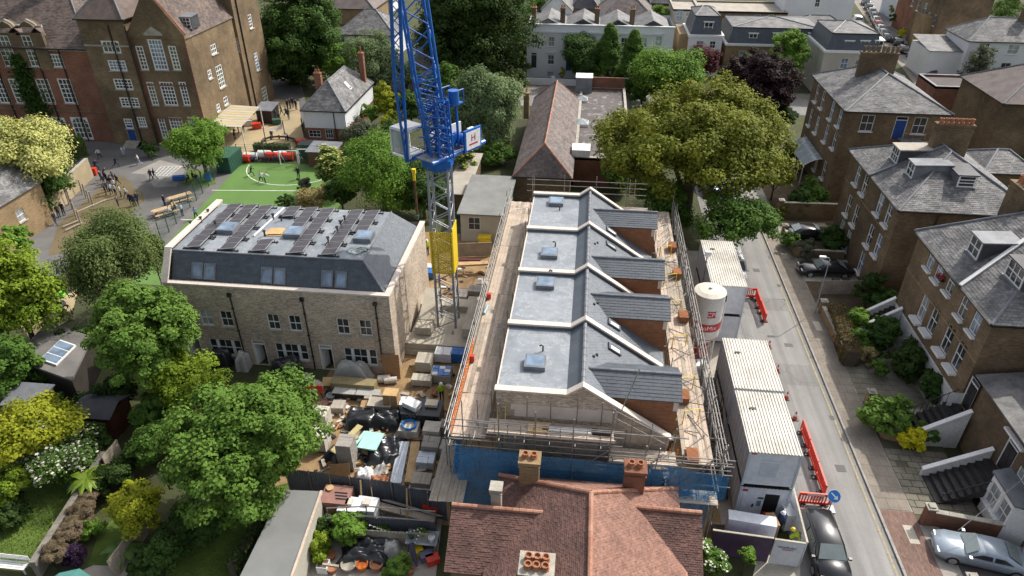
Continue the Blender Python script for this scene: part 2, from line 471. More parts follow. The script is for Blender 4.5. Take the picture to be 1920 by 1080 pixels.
# ------------------------------------------------------------------ palette
def membrane(name,c,c2):
 """liquid roofing: cloudy, with dried puddle rims, a painted-in pale sheen and lap lines"""
 m,nt,b=_nt(name);p=_pos(nt)
 n1=_noise(nt,p,.38,6,.65);n2=_noise(nt,p,2.6,5,.7);n3=_noise(nt,p,18,3)
 col=_ramp(nt,n1,[(.32,c),(.68,c2)])
 col=_mix(nt,1.0,col,_ramp(nt,n2,[(.3,(.8,)*3),(.55,(1.0,)*3),(.72,(1.22,)*3)]),'MULTIPLY')  # paler zones put a whitish sheen into the colour
 rim=_math(nt,'LESS_THAN',_math(nt,'ABSOLUTE',_math(nt,'SUBTRACT',n1,.53)),.008)
 col=_mix(nt,_math(nt,'MULTIPLY',rim,.45),col,(.42,.43,.43))
 s=nt.nodes.new('ShaderNodeSeparateXYZ');nt.links.new(p,s.inputs[0])
 lap=_math(nt,'LESS_THAN',_math(nt,'FRACT',_math(nt,'DIVIDE',s.outputs[1],1.02)),.025)
 col=_mix(nt,_math(nt,'MULTIPLY',lap,.3),col,(.10,.12,.14))
 nt.links.new(col,b.inputs['Base Color']);nt.links.new(_ramp(nt,n2,[(.35,(.32,)*3),(.65,(.6,)*3)]),b.inputs['Roughness'])
 b.inputs['Specular IOR Level'].default_value=.5;_bump(nt,b,n3,.06,.01);MATS[name]=m;return m
def tarmac(name,c,c2,cracks=True):
 """worn asphalt: wheel tracks along the road, oil drips, sealed cracks"""
 m,nt,b=_nt(name);p=_pos(nt);mp=nt.nodes.new('ShaderNodeMapping');mp.inputs['Scale'].default_value=(1.3,.06,1);nt.links.new(p,mp.inputs[0])
 n1=_noise(nt,p,.3,6,.7);n2=_noise(nt,mp.outputs[0],1.0,4,.6);n3=_noise(nt,p,40,3);n4=_noise(nt,p,1.7,3,.5)
 col=_ramp(nt,n1,[(.3,c),(.7,c2)]);col=_mix(nt,1.0,col,_ramp(nt,n2,[(.3,(.78,)*3),(.7,(1.18,)*3)]),'MULTIPLY');col=_mix(nt,1.0,col,_ramp(nt,n3,[(.3,(.82,)*3),(.7,(1.16,)*3)]),'MULTIPLY')
 col=_mix(nt,_ramp(nt,n4,[(.70,(0,0,0)),(.78,(.5,)*3)]),col,(.07,.068,.065))
 v=nt.nodes.new('ShaderNodeTexVoronoi');v.feature='DISTANCE_TO_EDGE';v.inputs['Scale'].default_value=.33;w=nt.nodes.new('ShaderNodeVectorMath');w.operation='ADD';nz=nt.nodes.new('ShaderNodeTexNoise');nz.inputs['Scale'].default_value=1.1;nt.links.new(p,nz.inputs['Vector']);nt.links.new(p,w.inputs[0]);nt.links.new(nz.outputs[1],w.inputs[1]);nt.links.new(w.outputs[0],v.inputs['Vector'])
 if cracks:col=_mix(nt,_math(nt,'MULTIPLY',_math(nt,'LESS_THAN',v.outputs[0],.007),.6),col,(.08,.078,.075))
 nt.links.new(col,b.inputs['Base Color']);b.inputs['Roughness'].default_value=.88;b.inputs['Specular IOR Level'].default_value=.25;_bump(nt,b,n3,.25,.01);MATS[name]=m;return m
M_asph=tarmac('asphalt',(.245,.24,.23),(.195,.19,.182))
M_asph_d=mat('asphalt_dark',(.16,.155,.15),(.12,.118,.115),.4,.9,.2,fine=30)
M_patch=tarmac('asphalt_patch',(.285,.279,.268),(.235,.229,.22),False)
M_kerb=mat('kerb_stone',(.36,.34,.31),(.28,.265,.24),1.0,.85)
M_flag=mat('paving_flag',(.27,.235,.195),(.20,.175,.145),.9,.88,.15,island=.22)
M_flag2=mat('old_flag',(.24,.22,.175),(.15,.14,.105),.9,.9,.2,island=.25)
M_block=brick('block_paving',(.25,.155,.125),(.18,.115,.095),(.14,.11,.09),.2,.1,.4,flat=True)
M_yellow=mat('yellow_line',(.46,.38,.19),(.28,.26,.20),4,.85)
M_white_p=mat('white_paint',(.78,.78,.75),(.6,.6,.57),2,.7)
M_lawn=mat('lawn',(.115,.17,.03),(.07,.115,.02),.8,.95,.5,fine=40,bdist=.03)
M_ground=mat('ground_earth',(.075,.085,.035),(.05,.055,.025),.25,.95,.4,fine=10,bdist=.05)
M_soil=mat('bare_soil',(.14,.10,.065),(.085,.065,.04),.8,.95,.5,fine=9,bdist=.04)
M_sand=mat('site_sand',(.37,.25,.125),(.22,.145,.08),.45,.95,.5,fine=7,bdist=.05)
M_turf=mat('artificial_turf',(.115,.215,.055),(.09,.175,.042),.22,.85,.3,fine=60)
M_rubber=mat('brown_safety_surface',(.17,.135,.075),(.125,.10,.055),.3,.95,.2)
M_tan=mat('tan_safety_surface',(.42,.33,.19),(.33,.27,.17),.3,.95,.15)
M_conc=mat('concrete',(.42,.38,.32),(.32,.29,.245),.7,.85,.2)
M_conc_l=mat('pale_concrete',(.50,.46,.38),(.40,.365,.30),.9,.85,.2)
M_stock=brick('stock_brick',(.27,.19,.112),(.19,.132,.08),(.145,.115,.078),blotch=.55,soot=(.06,.047,.034))
M_stock_l=brick('stock_brick_light',(.31,.215,.115),(.24,.165,.09),(.26,.2,.13),blotch=.45)
M_sch=brick('school_brick',(.285,.205,.118),(.21,.15,.088),(.15,.12,.08),blotch=.5,soot=(.075,.055,.038))
M_red=brick('red_brick',(.34,.145,.085),(.25,.105,.062),(.2,.14,.11),blotch=.5,soot=(.1,.055,.04))
M_newred=brick('new_red_brick',(.31,.125,.055),(.25,.10,.045),(.24,.17,.12),blotch=.3)
M_buff=brick('buff_brick',(.56,.465,.36),(.33,.255,.19),(.54,.475,.40),blotch=.55,flecks=(.74,.68,.59))
M_wb=mat('whitewash',(.66,.66,.65),(.56,.56,.55),1.0,.8,.3,fine=9)
M_render=mat('white_render',(.74,.75,.76),(.66,.67,.69),.35,.75,.08)
M_render_c=mat('cream_render',(.52,.50,.43),(.43,.41,.35),.35,.8,.08)
M_white=mat('white_frame',(.82,.82,.80),(.76,.76,.74),2,.5,.05)
M_lead=mat('lead',(.21,.22,.24),(.14,.15,.165),1.2,.5,.1)
M_membrane=membrane('roof_membrane',(.185,.21,.235),(.285,.31,.335))
M_membrane_d=mat('dark_membrane',(.10,.118,.138),(.13,.15,.172),.8,.5,.05,spec=.4)
M_slate_n=mat('new_slate',(.082,.098,.115),(.062,.074,.09),1.5,.5,.08,spec=.45,island=.16)
M_slate_t=mat('slate_field',(.12,.138,.16),(.095,.11,.128),2.0,.55,.1,spec=.45,island=.1)
M_slate_o=mat('old_slate',(.215,.21,.205),(.10,.10,.102),.9,.7,.2,island=.3,fine=6)
M_slate_p=mat('purple_slate',(.20,.165,.15),(.125,.105,.10),.7,.8,.2,island=.25,fine=6)
M_slate_k=mat('dark_slate',(.085,.085,.092),(.05,.05,.056),.8,.6,.15,island=.2)
M_tile_r=mat('red_tile',(.29,.158,.118),(.19,.104,.08),.6,.85,.25,island=.17,fine=5)
M_tile_shade=mat('red_tile_shade',(.175,.098,.08),(.115,.066,.056),.7,.85,.25,island=.16,fine=5)  # same clay tile darkened: shade put into the colour
M_ridge=mat('ridge_tile',(.42,.23,.16),(.28,.13,.085),1.2,.85,.2,island=.2)
M_sch_roof=mat('school_tile',(.165,.125,.105),(.10,.08,.072),.7,.85,.25,island=.25,fine=6)
M_cope=mat('new_coping',(.66,.585,.51),(.58,.51,.445),1.1,.75,.06)
M_stone=mat('old_stone',(.44,.41,.35),(.30,.28,.24),1.2,.85,.15)
M_board=mat('scaffold_board',(.56,.46,.37),(.42,.34,.265),1.4,.8,.15,fine=8)
M_board_d=mat('weathered_board',(.40,.345,.275),(.29,.25,.20),1.3,.85,.15,fine=8)
M_timber=mat('raw_timber',(.55,.38,.20),(.42,.28,.14),1.5,.8,.1)
M_ply=mat('plywood',(.58,.40,.20),(.48,.32,.15),1.3,.8,.08)
M_galv=mat('galvanised_tube',(.36,.35,.33),(.22,.21,.20),2.2,.45,.05,metal=.55)
M_pot=mat('terracotta',(.42,.19,.10),(.30,.13,.07),2,.85)
M_pot_d=mat('sooty_pot',(.26,.19,.12),(.13,.1,.07),2,.9)
M_black=plain('black_paint',(.018,.018,.02),.35)
M_blackm=plain('black_plastic',(.022,.023,.026),.45)
M_tarp=plain('black_sheet',(.022,.024,.028),.28,spec=.6)
M_green_d=plain('dark_green_paint',(.025,.09,.06),.6)
M_blue_d=plain('blue_door_paint',(.012,.06,.26),.45)
M_gl=glass('window_glass',(.022,.026,.03))
M_gl_b=glass('sky_glass',(.10,.14,.19),.05,.8)
M_gl_c=glass('curtained_glass',(.20,.22,.225),.12,.7)
M_gl_g=glass('greenish_glass',(.055,.066,.045),.06,.7)
M_blue_c=plain('crane_blue',(.012,.115,.42),.4,spec=.5)
M_grey_c=plain('crane_grey',(.30,.32,.35),.5,metal=.25)
M_yel_c=plain('crane_yellow',(.72,.53,.02),.5)
M_red_pl=plain('red_plastic',(.62,.045,.02),.45)
M_orange=plain('orange_plastic',(.75,.20,.03),.5)
M_bluepl=plain('blue_plastic',(.02,.13,.42),.45)
M_cab=plain('cabin_paint',(.62,.66,.72),.5)
M_rust=mat('rust',(.18,.08,.04),(.1,.05,.03),3,.9)

# ------------------------------------------------------------------ the ground
def sheet(name,pts,z,m,kind='structure'):
 pts=[(p[0],p[1],z)for p in pts]
 b=MB();a=sum(pts[i][0]*pts[(i+1)% len(pts)][1]-pts[(i+1)% len(pts)][0]*pts[i][1]for i in range(len(pts)))
 b.poly(pts if a > 0 else pts[::-1]);o=b.build(name,m);o['kind']=kind;return o
def rect(x0,y0,x1,y1):return [(x0,y0),(x1,y0),(x1,y1),(x0,y1)]
def gp(*pp,z=0.0):return [tuple(G(x,y,z))[:2]for x,y in pp]
sheet('ground',rect(-1500,-300,1500,2500),0,M_ground)
# street beside the building site, the cross street and the far street
sheet('road',rect(13.2,5,18.9,106),.008,M_asph)
sheet('road',rect(-26,106,62,114.5),.012,M_asph)
sheet('road',[(54.5,114.5),(61.5,114.5),(64.6,133),(66.5,146),(79,215),(71,215),(60,150)],.008,M_asph)
sheet('road_patch',rect(16.1,20,18.4,42),.013,M_patch)
sheet('road_patch',rect(14.6,44.5,18.4,52),.013,M_patch)
sheet('road_patch',rect(16.4,54,18.5,78),.013,M_patch)
sheet('road_marking',rect(18.52,10,18.63,61),.017,M_yellow)
sheet('road_marking',rect(18.52,63.2,18.63,104),.017,M_yellow)
for x,y,w,l in ((15.2,41.0,.6,.6),(17.4,33.5,.6,.6),(17.0,46.8,.65,.45),(16.6,58.5,.6,.6),(18.3,38.4,.3,.45),(18.3,56.0,.3,.45)):
 o=MB().box(x,y,.014,x+w,y+l,.022).build('manhole_cover',M_asph_d);o['kind']='structure'
def kerb_run(x,y0,y1,z=.12,w=.15,step=.92):
 root=MB().box(x,y0,-.05,x+w,y1,z-.02).build('kerb',M_kerb);root['kind']='structure'
 me=MB().box(0,.006,-.02,w+.004,step-.006,0).mesh('kerb_stone',M_kerb)
 y=y0
 while y < min(y1,72):
  o=bpy.data.objects.new('kerb_stone',me);COL.objects.link(o);o.parent=root
  o.location=(x-.002,y,z+random.uniform(0,.006));y += step
kerb_run(18.9,20,104)
pv=MB().box(19.05,5,-.05,21.0,104,.105).build('pavement',M_kerb);pv['kind']='structure'
def lay(parent,x0,y0,x1,y1,w,l,z,m,name='paving_slab',gap=.012,skip=None,jit=.006,var=6):
 mes=[]
 for k in range(var):
  mes.append(MB().box(gap/2,gap/2,-.04,w-gap/2,l-gap/2,0).mesh(name,m))
 r=0;y=y0
 while y+l <= y1+.01:
  x=x0-(w/2 if r % 2 else 0)
  while x < x1-.02:
   xa,xb=max(x,x0),min(x+w,x1)
   if xb-xa > .08 and not (skip and skip((xa+xb)/2,y+l/2)):
    o=bpy.data.objects.new(name,random.choice(mes));COL.objects.link(o);o.parent=parent
    o.location=(xa,y,z+random.uniform(0,jit));o.scale=((xb-xa)/w,1,1)
    o.rotation_euler=(random.uniform(-.004,.004),random.uniform(-.006,.006),0)
   x += w
  y += l;r += 1
lay(pv,19.06,30.6,21.0,67,.62,.9,.125,M_flag)
bp=MB().box(19.06,18,.1,21.0,30.55,.123).build('block_paving',M_block,pv)
sheet('pavement',rect(9.4,28.5,13.2,62),.012,M_conc)        # footway taken into the site
sheet('pavement',rect(-26,114.5,54,117.2),.02,M_flag)
sheet('pavement',[(66.7,146),(64.8,133),(67.3,133),(69.5,146),(83,215),(79.2,215)],.02,M_flag)
sheet('pavement',[(59,150),(53.5,115),(54.4,115),(60,150),(70.9,215),(69.6,215)],.02,M_flag)
# building site, school yard, gardens
sheet('site_ground',rect(-18.5,26.6,9.4,63),.006,M_sand)
sheet('playground',gp((0,470),(60,560),(170,470),(270,520),(455,303),(560,262),(575,200),(560,130),(505,130),(400,190),(300,250),(160,250),(150,300),(40,380)),.006,M_asph_d)
sheet('safety_surface',gp((110,420),(180,360),(222,328),(245,340),(250,352),(268,360),(270,378),(250,392),(240,420),(150,470),(90,480)),.014,M_rubber)
sheet('play_surface',gp((245,325),(300,300),(345,312),(318,330)),.012,mat('pale_tarmac',(.30,.285,.26),(.25,.235,.215),.5,.9))
sheet('play_surface',gp((385,262),(430,215),(505,185),(560,190),(570,262),(540,285),(445,292)),.014,M_tan)
sheet('play_surface',gp((270,326),(310,312),(350,316),(330,350),(290,352)),.0155,M_asph)
tf=sheet('sports_pitch',[(-43.4,79.2),(-41.0,50),(-27,50),(-27,79.4)],.02,M_turf)
def line(name,pts,w,z,m,parent=None,closed=False):
 b=MB();n=len(pts)
 for i in range(n if closed else n-1):
  p,q=Vector((*pts[i][:2],z)),Vector((*pts[(i+1)% n][:2],z));d=(q-p).normalized();s=Vector((-d.y,d.x,0))*w/2;e=d*w*.25
  b.poly([p-e-s,q+e-s,q+e+s,p-e+s])
 o=b.build(name,m,parent);return o
def arc(cx,cy,r,a0,a1,n=22):return [(cx+r*math.cos(math.radians(a0+(a1-a0)*i/n)),cy+r*math.sin(math.radians(a0+(a1-a0)*i/n)))for i in range(n+1)]
for nm,pts in (('halfway_line',gp((398,357),(560,358))),('centre_arc',arc(-36.0,79.0,6.2,185,355)),('penalty_arc',arc(-36,62.5,3.2,0,360)),('goal_line',gp((340,412),(372,413)))):
 o=line(nm,pts,.11,.027,M_white_p,tf)
gl0=gp((303,312),(340,312),(318,330),(285,330))
for i in range(6):
 t=i/5
 a=[gl0[0][k]+(gl0[3][k]-gl0[0][k])*t for k in (0,1)];b_=[gl0[1][k]+(gl0[2][k]-gl0[1][k])*t for k in (0,1)]
 o=line('court_marking',[a,b_],.08,.022,M_white_p);o['kind']='structure'
 a=[gl0[0][k]+(gl0[1][k]-gl0[0][k])*t for k in (0,1)];b_=[gl0[3][k]+(gl0[2][k]-gl0[3][k])*t for k in (0,1)]
 o=line('court_marking',[a,b_],.08,.026,M_white_p);o['kind']='structure'
sheet('yard_ground',gp((30,600),(150,540),(130,600),(60,640)),.012,M_tan)
# gardens in the near left corner
sheet('lawn',gp((0,1060),(60,1055),(135,935),(200,850),(232,815),(170,790),(60,900),(0,960)),.01,M_lawn)
sheet('lawn',gp((165,1060),(235,1062),(270,990),(225,960),(185,1000)),.01,M_lawn)
sheet('lawn',gp((310,1080),(330,960),(560,900),(500,985),(440,1090),(310,1100)),.01,M_lawn)
sheet('garden_path',gp((110,1090),(175,1060),(250,1062),(225,1095)),.012,M_conc)
sheet('patio',gp((545,1090),(590,1010),(640,955),(830,965),(815,1100)),.012,M_conc)
# grass blades break up the lawns
def blades(name,poly,n,h,c):
 xs=[p[0]for p in poly];ys=[p[1]for p in poly]
 def inside(x,y):
  k=False;j=len(poly)-1
  for i in range(len(poly)):
   if (poly[i][1]> y)!= (poly[j][1]> y)and x < (poly[j][0]-poly[i][0])*(y-poly[i][1])/(poly[j][1]-poly[i][1])+poly[i][0]:k=not k
   j=i
  return k
 b=MB()
 while n > 0:
  x,y=random.uniform(min(xs),max(xs)),random.uniform(min(ys),max(ys))
  n -= 1
  if not inside(x,y):continue
  a=random.uniform(0,6.28);w=.03;k=h*random.uniform(.5,1.3);l=random.uniform(-.05,.05)
  b.poly([(x-w*math.cos(a),y-w*math.sin(a),.0),(x+w*math.cos(a),y+w*math.sin(a),.0),(x+l,y+l*.5,k)])
 o=b.build(name,c,kind='stuff');o['label']='short mown grass of the garden lawns';o['category']='grass';return o
M_blade=mat('grass_blade',(.12,.2,.03),(.08,.14,.02),1,.8,0,island=.4)
blades('grass',gp((0,1060),(60,1055),(135,935),(200,850),(232,815),(170,790),(60,900),(0,960)),9000,.09,M_blade)['label']='sunlit mown grass of the long garden lawn in the near corner'
blades('grass',gp((310,1080),(330,960),(560,900),(500,985),(440,1090),(310,1100)),8000,.08,M_blade)['label']='shaded mown grass of the lawn beside the long shed roof'
def OnPlane(px,py,p,n):
 d=_ray(px,py);p=Vector(p);n=Vector(n);return _E+d*((p-_E).dot(n)/d.dot(n))
def velux(parent,c,U,V,n,w,h,fr=M_lead,gl=M_gl_b,name='roof_window'):
 """roof window lying on a slope: frame, glass"""
 R=Matrix((Vector(U).normalized(),Vector(V).normalized(),Vector(n).normalized())).transposed().to_4x4()
 b=MB();t=.09
 b.box(-w/2,-h/2,-.05,-w/2+t,h/2,.09).box(w/2-t,-h/2,-.05,w/2,h/2,.09)
 b.box(-w/2+t,-h/2,-.05,w/2-t,-h/2+t,.09).box(-w/2+t,h/2-t*1.7,-.05,w/2-t,h/2,.11)
 o=b.build(name,fr);place(o,Matrix.Translation(Vector(c))@ R,parent)
 MB().box(-w/2+t,-h/2+t,0,w/2-t,h/2-t*1.7,.05).build('pane',gl,o)
 return o
def rooflight(parent,c,sx,sy,h,gl=M_gl_b,fr=M_lead,tilt=.04):
 x,y,z=c;b=MB()
 b.prism([(x-sx/2,y-sy/2),(x+sx/2,y-sy/2),(x+sx/2,y+sy/2),(x-sx/2,y+sy/2)],z-.05,[z+h,z+h,z+h+tilt,z+h+tilt])
 o=b.build('rooflight',fr,parent)
 e=.1
 MB().slab([(x-sx/2+e,y-sy/2+e,z+h+.02),(x+sx/2-e,y-sy/2+e,z+h+.02),(x+sx/2-e,y+sy/2-e,z+h+.02+tilt),(x-sx/2+e,y+sy/2-e,z+h+.02+tilt)],.015).build('pane',gl,o)
 return o
# ================================================================== finished brick house row with solar roof
LX0,LX1,LY0,LY1,LZ=-30.1,-13.2,39.92,51.6,7.08
L=thing('brick_house_row','new buff brick row of houses with dark mansard and solar panels on top','house',((LX0+LX1)/2,LY0,0))
FF=Face((LX0,LY0,0),(1,0,0),(0,-1,0))
def fc(F,Y,px,py,w,h):
 p=OnY(px,py,Y);a=(p-F.o).dot(F.u);return (a-w/2,a+w/2,p.z-h/2,p.z+h/2)
wins=[fc(FF,LY0,px,py,.95,1.42)for px,py in ((387,595.5),(425,598),(513,603.5),(553.5,606.5),(643.5,612.5),(685.5,615.5))]
zu=sum(w[2]for w in wins)/6
wins=[(a,b,zu,zu+1.42)for a,b,c,d in wins]
tri=[fc(FF,LY0,px,py,2.55,1.5)for px,py in ((424,651),(548.5,665),(677,673))]
tri=[(a,b,.75,2.25)for a,b,c,d in tri]
drs=[fc(FF,LY0,px,py,1.05,2.35)for px,py in ((490,668),(614,676))]
drs.append((drs[0][0]-(drs[1][0]-drs[0][0]),drs[0][1]-(drs[1][0]-drs[0][0]),0,0));drs=[(a,b,.02,2.4)for a,b,c,d in drs]
b=MB();wall(b,FF,LX1-LX0,0,LZ,wins+tri+drs)
FS=Face((LX1,LY0,0),(0,1,0),(1,0,0));wall(b,FS,LY1-LY0,0,LZ,[])
b.poly([(LX0,LY1,0),(LX0,LY0,0),(LX0,LY0,LZ),(LX0,41.5,9.15),(LX0,49.6,9.15),(LX0,LY1,LZ)])
b.poly([(LX1,LY1,0),(LX0,LY1,0),(LX0,LY1,LZ),(LX1,LY1,LZ)])
b.box(LX1-.32,LY0+.32,6.4,LX1-.005,LY1-.32,LZ-.01);b.box(LX0+.32,LY0+.005,6.4,LX1-.005,LY0+.31,LZ-.012)
b.build('wall',M_buff,L)
# straight joint where the return wall meets the facade, paler gable brick
for h in wins:window(FF,h,L,M_white,random.choice((M_gl,M_gl,M_gl_c,M_gl)),2,2,sill=M_stone,per_pane=True)
for h in tri:
 a0=h[0]
 for i,(da,db)in enumerate(((0,.62),(.72,1.83),(1.93,2.55))):
  window(FF,(a0+da,a0+db,h[2],h[3]),L,M_white,M_gl,1 if i != 1 else 2,2,sill=M_stone,per_pane=True)
 b=MB()
 for da,db in ((.62,.72),(1.83,1.93)):p,q=FF.at(a0+da,h[2],-.13),FF.at(a0+db,h[3],-.02);b.box(p.x,p.y,p.z,q.x,q.y,q.z)
 b.build('window_mullion',M_white,L)
for h in drs:
 p,q=FF.at(h[0],0,-.9),FF.at(h[1],2.4,-.88)
 MB().box(p.x,p.y,0,q.x,q.y,2.4).build('hall_dark',M_blackm,L)  # black sheet stands in for the dark hall behind the open door
 b=MB()
 for s0,s1 in ((h[0],h[0]+.08),(h[1]-.08,h[1])):b.box(*FF.at(s0,0,-.14),*FF.at(s1,2.4,-.03))
 b.box(*FF.at(h[0]+.08,2.3,-.14),*FF.at(h[1]-.08,2.4,-.03));b.box(*FF.at(h[0]+.08,1.98,-.14),*FF.at(h[1]-.08,2.06,-.03))
 d=b.build('door_frame',M_white,L)
 MB().box(*FF.at(h[0]+.08,2.06,-.1),*FF.at(h[1]-.08,2.3,-.08)).build('pane',M_gl_c,d)
 b=MB().beam(FF.at(h[0]+.1,1.0,-.12),FF.at(h[0]+.35,1.0,-.85),.05,1.95);b.build('door',M_white,d)
# coping, lead gutter, mansard, deck
b=MB();b.box(LX0-.06,LY0-.07,LZ,LX1+.07,LY0+.36,LZ+.13);b.build('coping',M_cope,L)
b=MB();b.box(LX1-.37,LY0+.364,LZ,LX1+.07,LY1,LZ+.132);b.build('coping',M_cope,L)
b=MB()
b.slab([(LX0-.08,LY0-.07,LZ+.136),(LX0+.42,LY0-.07,LZ+.136),(LX0+.42,41.4,9.3),(LX0-.08,41.4,9.3)],.14)
b.slab([(LX0-.08,41.4,9.303),(LX0+.42,41.4,9.303),(LX0+.42,49.6,9.303),(LX0-.08,49.6,9.303)],.14);b.build('coping',M_cope,L)
MB().box(LX0+.3,49.3,6,LX0+.35,49.6,9).build('upstand',M_buff,L)
DZ,DY0,DY1,DX1=9.0,41.5,49.4,-15.3
deck=MB().poly([(LX0+.35,DY0,DZ),(DX1,DY0,DZ),(DX1,DY1,DZ),(LX0+.35,DY1,DZ)]).build('flat_roof',M_membrane,L)
ms=[(LX0+.42,40.34,6.98),(-13.6,40.34,6.98),(DX1,DY0,DZ),(LX0+.42,DY0,DZ)]
MB().slab(ms,.06).build('mansard',M_slate_n,L)
MB().box(LX0+.35,LY0+.36,6.9,-13.57,40.36,6.97).build('gutter',M_lead,L)
tiles(ms,.5,.21,.02,M_slate_n,'slates',L)
MB().slab([(-13.6,40.34,6.98),(-13.6,50.9,6.98),(DX1,DY1,DZ),(DX1,DY0,DZ)],.06).build('hip_slope',M_membrane_d,L)
tiles([(-13.6,40.5,6.98),(-13.6,50.8,6.98),(DX1+.02,DY1-.1,DZ-.02),(DX1+.02,DY0+.1,DZ-.02)],.3,.16,.014,M_slate_t,'slates',L)
MB().slab([(-13.6,50.9,6.98),(LX0+.4,50.9,6.98),(LX0+.4,DY1,DZ),(DX1,DY1,DZ)],.06).build('mansard',M_slate_n,L)
MB().tube([(DX1,DY0,DZ+.03),(-13.6,40.36,7.02)],.09,8).build('hip_roll',M_lead,L)
MB().tube([(LX0+.42,DY0,DZ+.03),(DX1,DY0,DZ+.03),(DX1,DY1,DZ+.03)],.07,8).build('edge_trim',M_lead,L)
sn=Vector((0,-(DZ-6.98),DY0-40.34)).normalized();sv=Vector((0,DY0-40.34,DZ-6.98)).normalized()
for px,py in ((371,507),(394,509),(501,516),(525,518),(614,522),(640,524)):
 velux(L,OnPlane(px,py,(0,40.34,6.98),sn)+sn*.03,(1,0,0),sv,sn,.86,1.2)
for px in (434.5,567.5,703):
 x=OnY(px,570,LY0-.06).x
 b=MB().cyl((x,LY0-.07,.05),(x,LY0-.07,6.35),.05).box(x-.14,LY0-.2,6.35,x+.14,LY0-.015,6.62)
 for z in (1.2,3.2,5.2):b.box(x-.09,LY0-.13,z,x+.09,LY0-.01,z+.06)
 b.build('downpipe',M_black,L)
# solar panels: columns of portrait modules tipped a little
def solar_mats():
 m,nt,bs=_nt('solar_cells');tc=nt.nodes.new('ShaderNodeTexCoord')
 t=nt.nodes.new('ShaderNodeTexBrick');nt.links.new(tc.outputs['Object'],t.inputs['Vector']);t.offset=0
 t.inputs['Scale'].default_value=1;t.inputs['Brick Width'].default_value=.182;t.inputs['Row Height'].default_value=.091;t.inputs['Mortar Size'].default_value=.006
 t.inputs['Color1'].default_value=(.035,.03,.034,1);t.inputs['Color2'].default_value=(.045,.036,.04,1);t.inputs['Mortar'].default_value=(.12,.11,.115,1)
 nt.links.new(t.outputs[0],bs.inputs['Base Color']);bs.inputs['Roughness'].default_value=.32;bs.inputs['Specular IOR Level'].default_value=.5
 return m
M_solar=solar_mats();M_alu=plain('aluminium',(.6,.6,.6),.35,metal=.7)
PW,PL=1.14,1.72
pm_cells=MB().box(.03,.03,.02,PW-.03,PL/2-.012,.036).box(.03,PL/2+.012,.02,PW-.03,PL-.03,.036).mesh('cells',M_solar)
b=MB().box(0,0,0,PW,.03,.04).box(0,PL-.03,0,PW,PL,.04).box(0,.03,0,.03,PL-.03,.04).box(PW-.03,.03,0,PW,PL-.03,.04).box(.03,PL/2-.012,0,PW-.03,PL/2+.012,.038).box(.03,.03,.0,PW-.03,PL-.03,.012)
pm_frame=b.mesh('solar_panel',M_alu)
rail_m=MB().box(-.16,-.03,-.03,PW+.22,.03,.03).box(-.2,-.09,-.03,-.1,.09,.06).box(PW+.14,-.09,-.03,PW+.26,.09,.06).box(-.01,-.02,.03,.03,.02,.11).box(PW-.03,-.02,.03,PW+.01,.02,.28).mesh('mounting_rail',M_blackm)
cols=[(343,(0,1,2,3)),(377,(2,3)),(411,(0,1,2,3)),(472,(0,3)),(509,(2,3)),(545,(0,1,2,3)),(607,(0,1,2,3)),(641,(2,3))]
names=['leftmost','short back, second from left','third from left','broken fourth','short back, fifth from left','sixth from left','seventh from left','rightmost short']
for (px,rows),nm in zip(cols,names):
 x=G(px,466,9.2).x
 A=thing('solar_array',f'{nm} column of dark solar panels on the flat grey roof','solar panels',(x,DY0,DZ),'solar panel columns on the house roof')
 ys=[]
 for r in rows:
  y=41.78+r*1.87;ys += [y+.06,y+PL-.06]
  o=bpy.data.objects.new('solar_panel',pm_frame);COL.objects.link(o);o.parent=A
  o.location=(0,y-DY0,.14);o.rotation_euler=(0,math.radians(-7),0)
  c=bpy.data.objects.new('cells',pm_cells);COL.objects.link(c);c.parent=o
 for y in ys:
  o=bpy.data.objects.new('mounting_rail',rail_m);COL.objects.link(o);o.parent=A;o.location=(0,y-DY0,.035)
for px,py,nm in ((425,436,'between the left panel columns'),(550,444,'in the middle of the solar roof'),(681,452,'beside the coiled cable')):
 p=G(px,py,DZ);rooflight(L,(p.x,p.y+.35,DZ),1.35,1.35,.36,gl=M_gl_b,fr=M_lead)
for px,py in ((497,443),(513,411),(528,414),(633,435),(639,424),(647,415),(616,455),(359,425),(378,417),(392,403),(405,425)):
 p=G(px,py,DZ);MB().cyl((p.x,p.y,DZ),(p.x,p.y,DZ+.42),.07).cyl((p.x,p.y,DZ+.42),(p.x,p.y,DZ+.5),.13).build('vent_pipe',M_blackm,L)
p0,p1=G(476,444,DZ),G(532,392,DZ)
tag(MB().tube([(p0.x,p0.y,DZ+.08),(p1.x,p1.y,DZ+.08)],.07,8).build('drain_pipe',M_white),'long white plastic pipe lying between the panels on the flat roof','pipe')
p=G(516,434,DZ+.1)
T=thing('plywood_offcuts','pale plywood offcuts stacked loosely on the solar roof','plywood',(p.x,p.y,DZ))
for i,(dx,dy,rz,w,l)in enumerate(((0,0,.05,1.25,1.2),(.05,.1,-.2,1.1,.9),(-.1,-.15,.25,1.2,.6),(.1,.05,.12,1.0,1.0))):
 plank('sheet',(p.x+dx,p.y+dy,DZ+.03+i*.03),(w,l,.022),M_ply,T,rz)
p=G(672,470,DZ)
b=MB()
for k in range(7):
 r=.25+.09*k;cx,cy=p.x+random.uniform(-.25,.35),p.y+random.uniform(-.2,.25)
 b.tube([(cx+r*math.cos(a)*random.uniform(.85,1.1),cy+r*.7*math.sin(a),DZ+.03+.004*k)for a in [i*.45 for i in range(15)]],.012,5)
tag(b.build('cable_coil',M_green_d),'tangle of thin green cable on the flat roof by the right rooflight','cable')
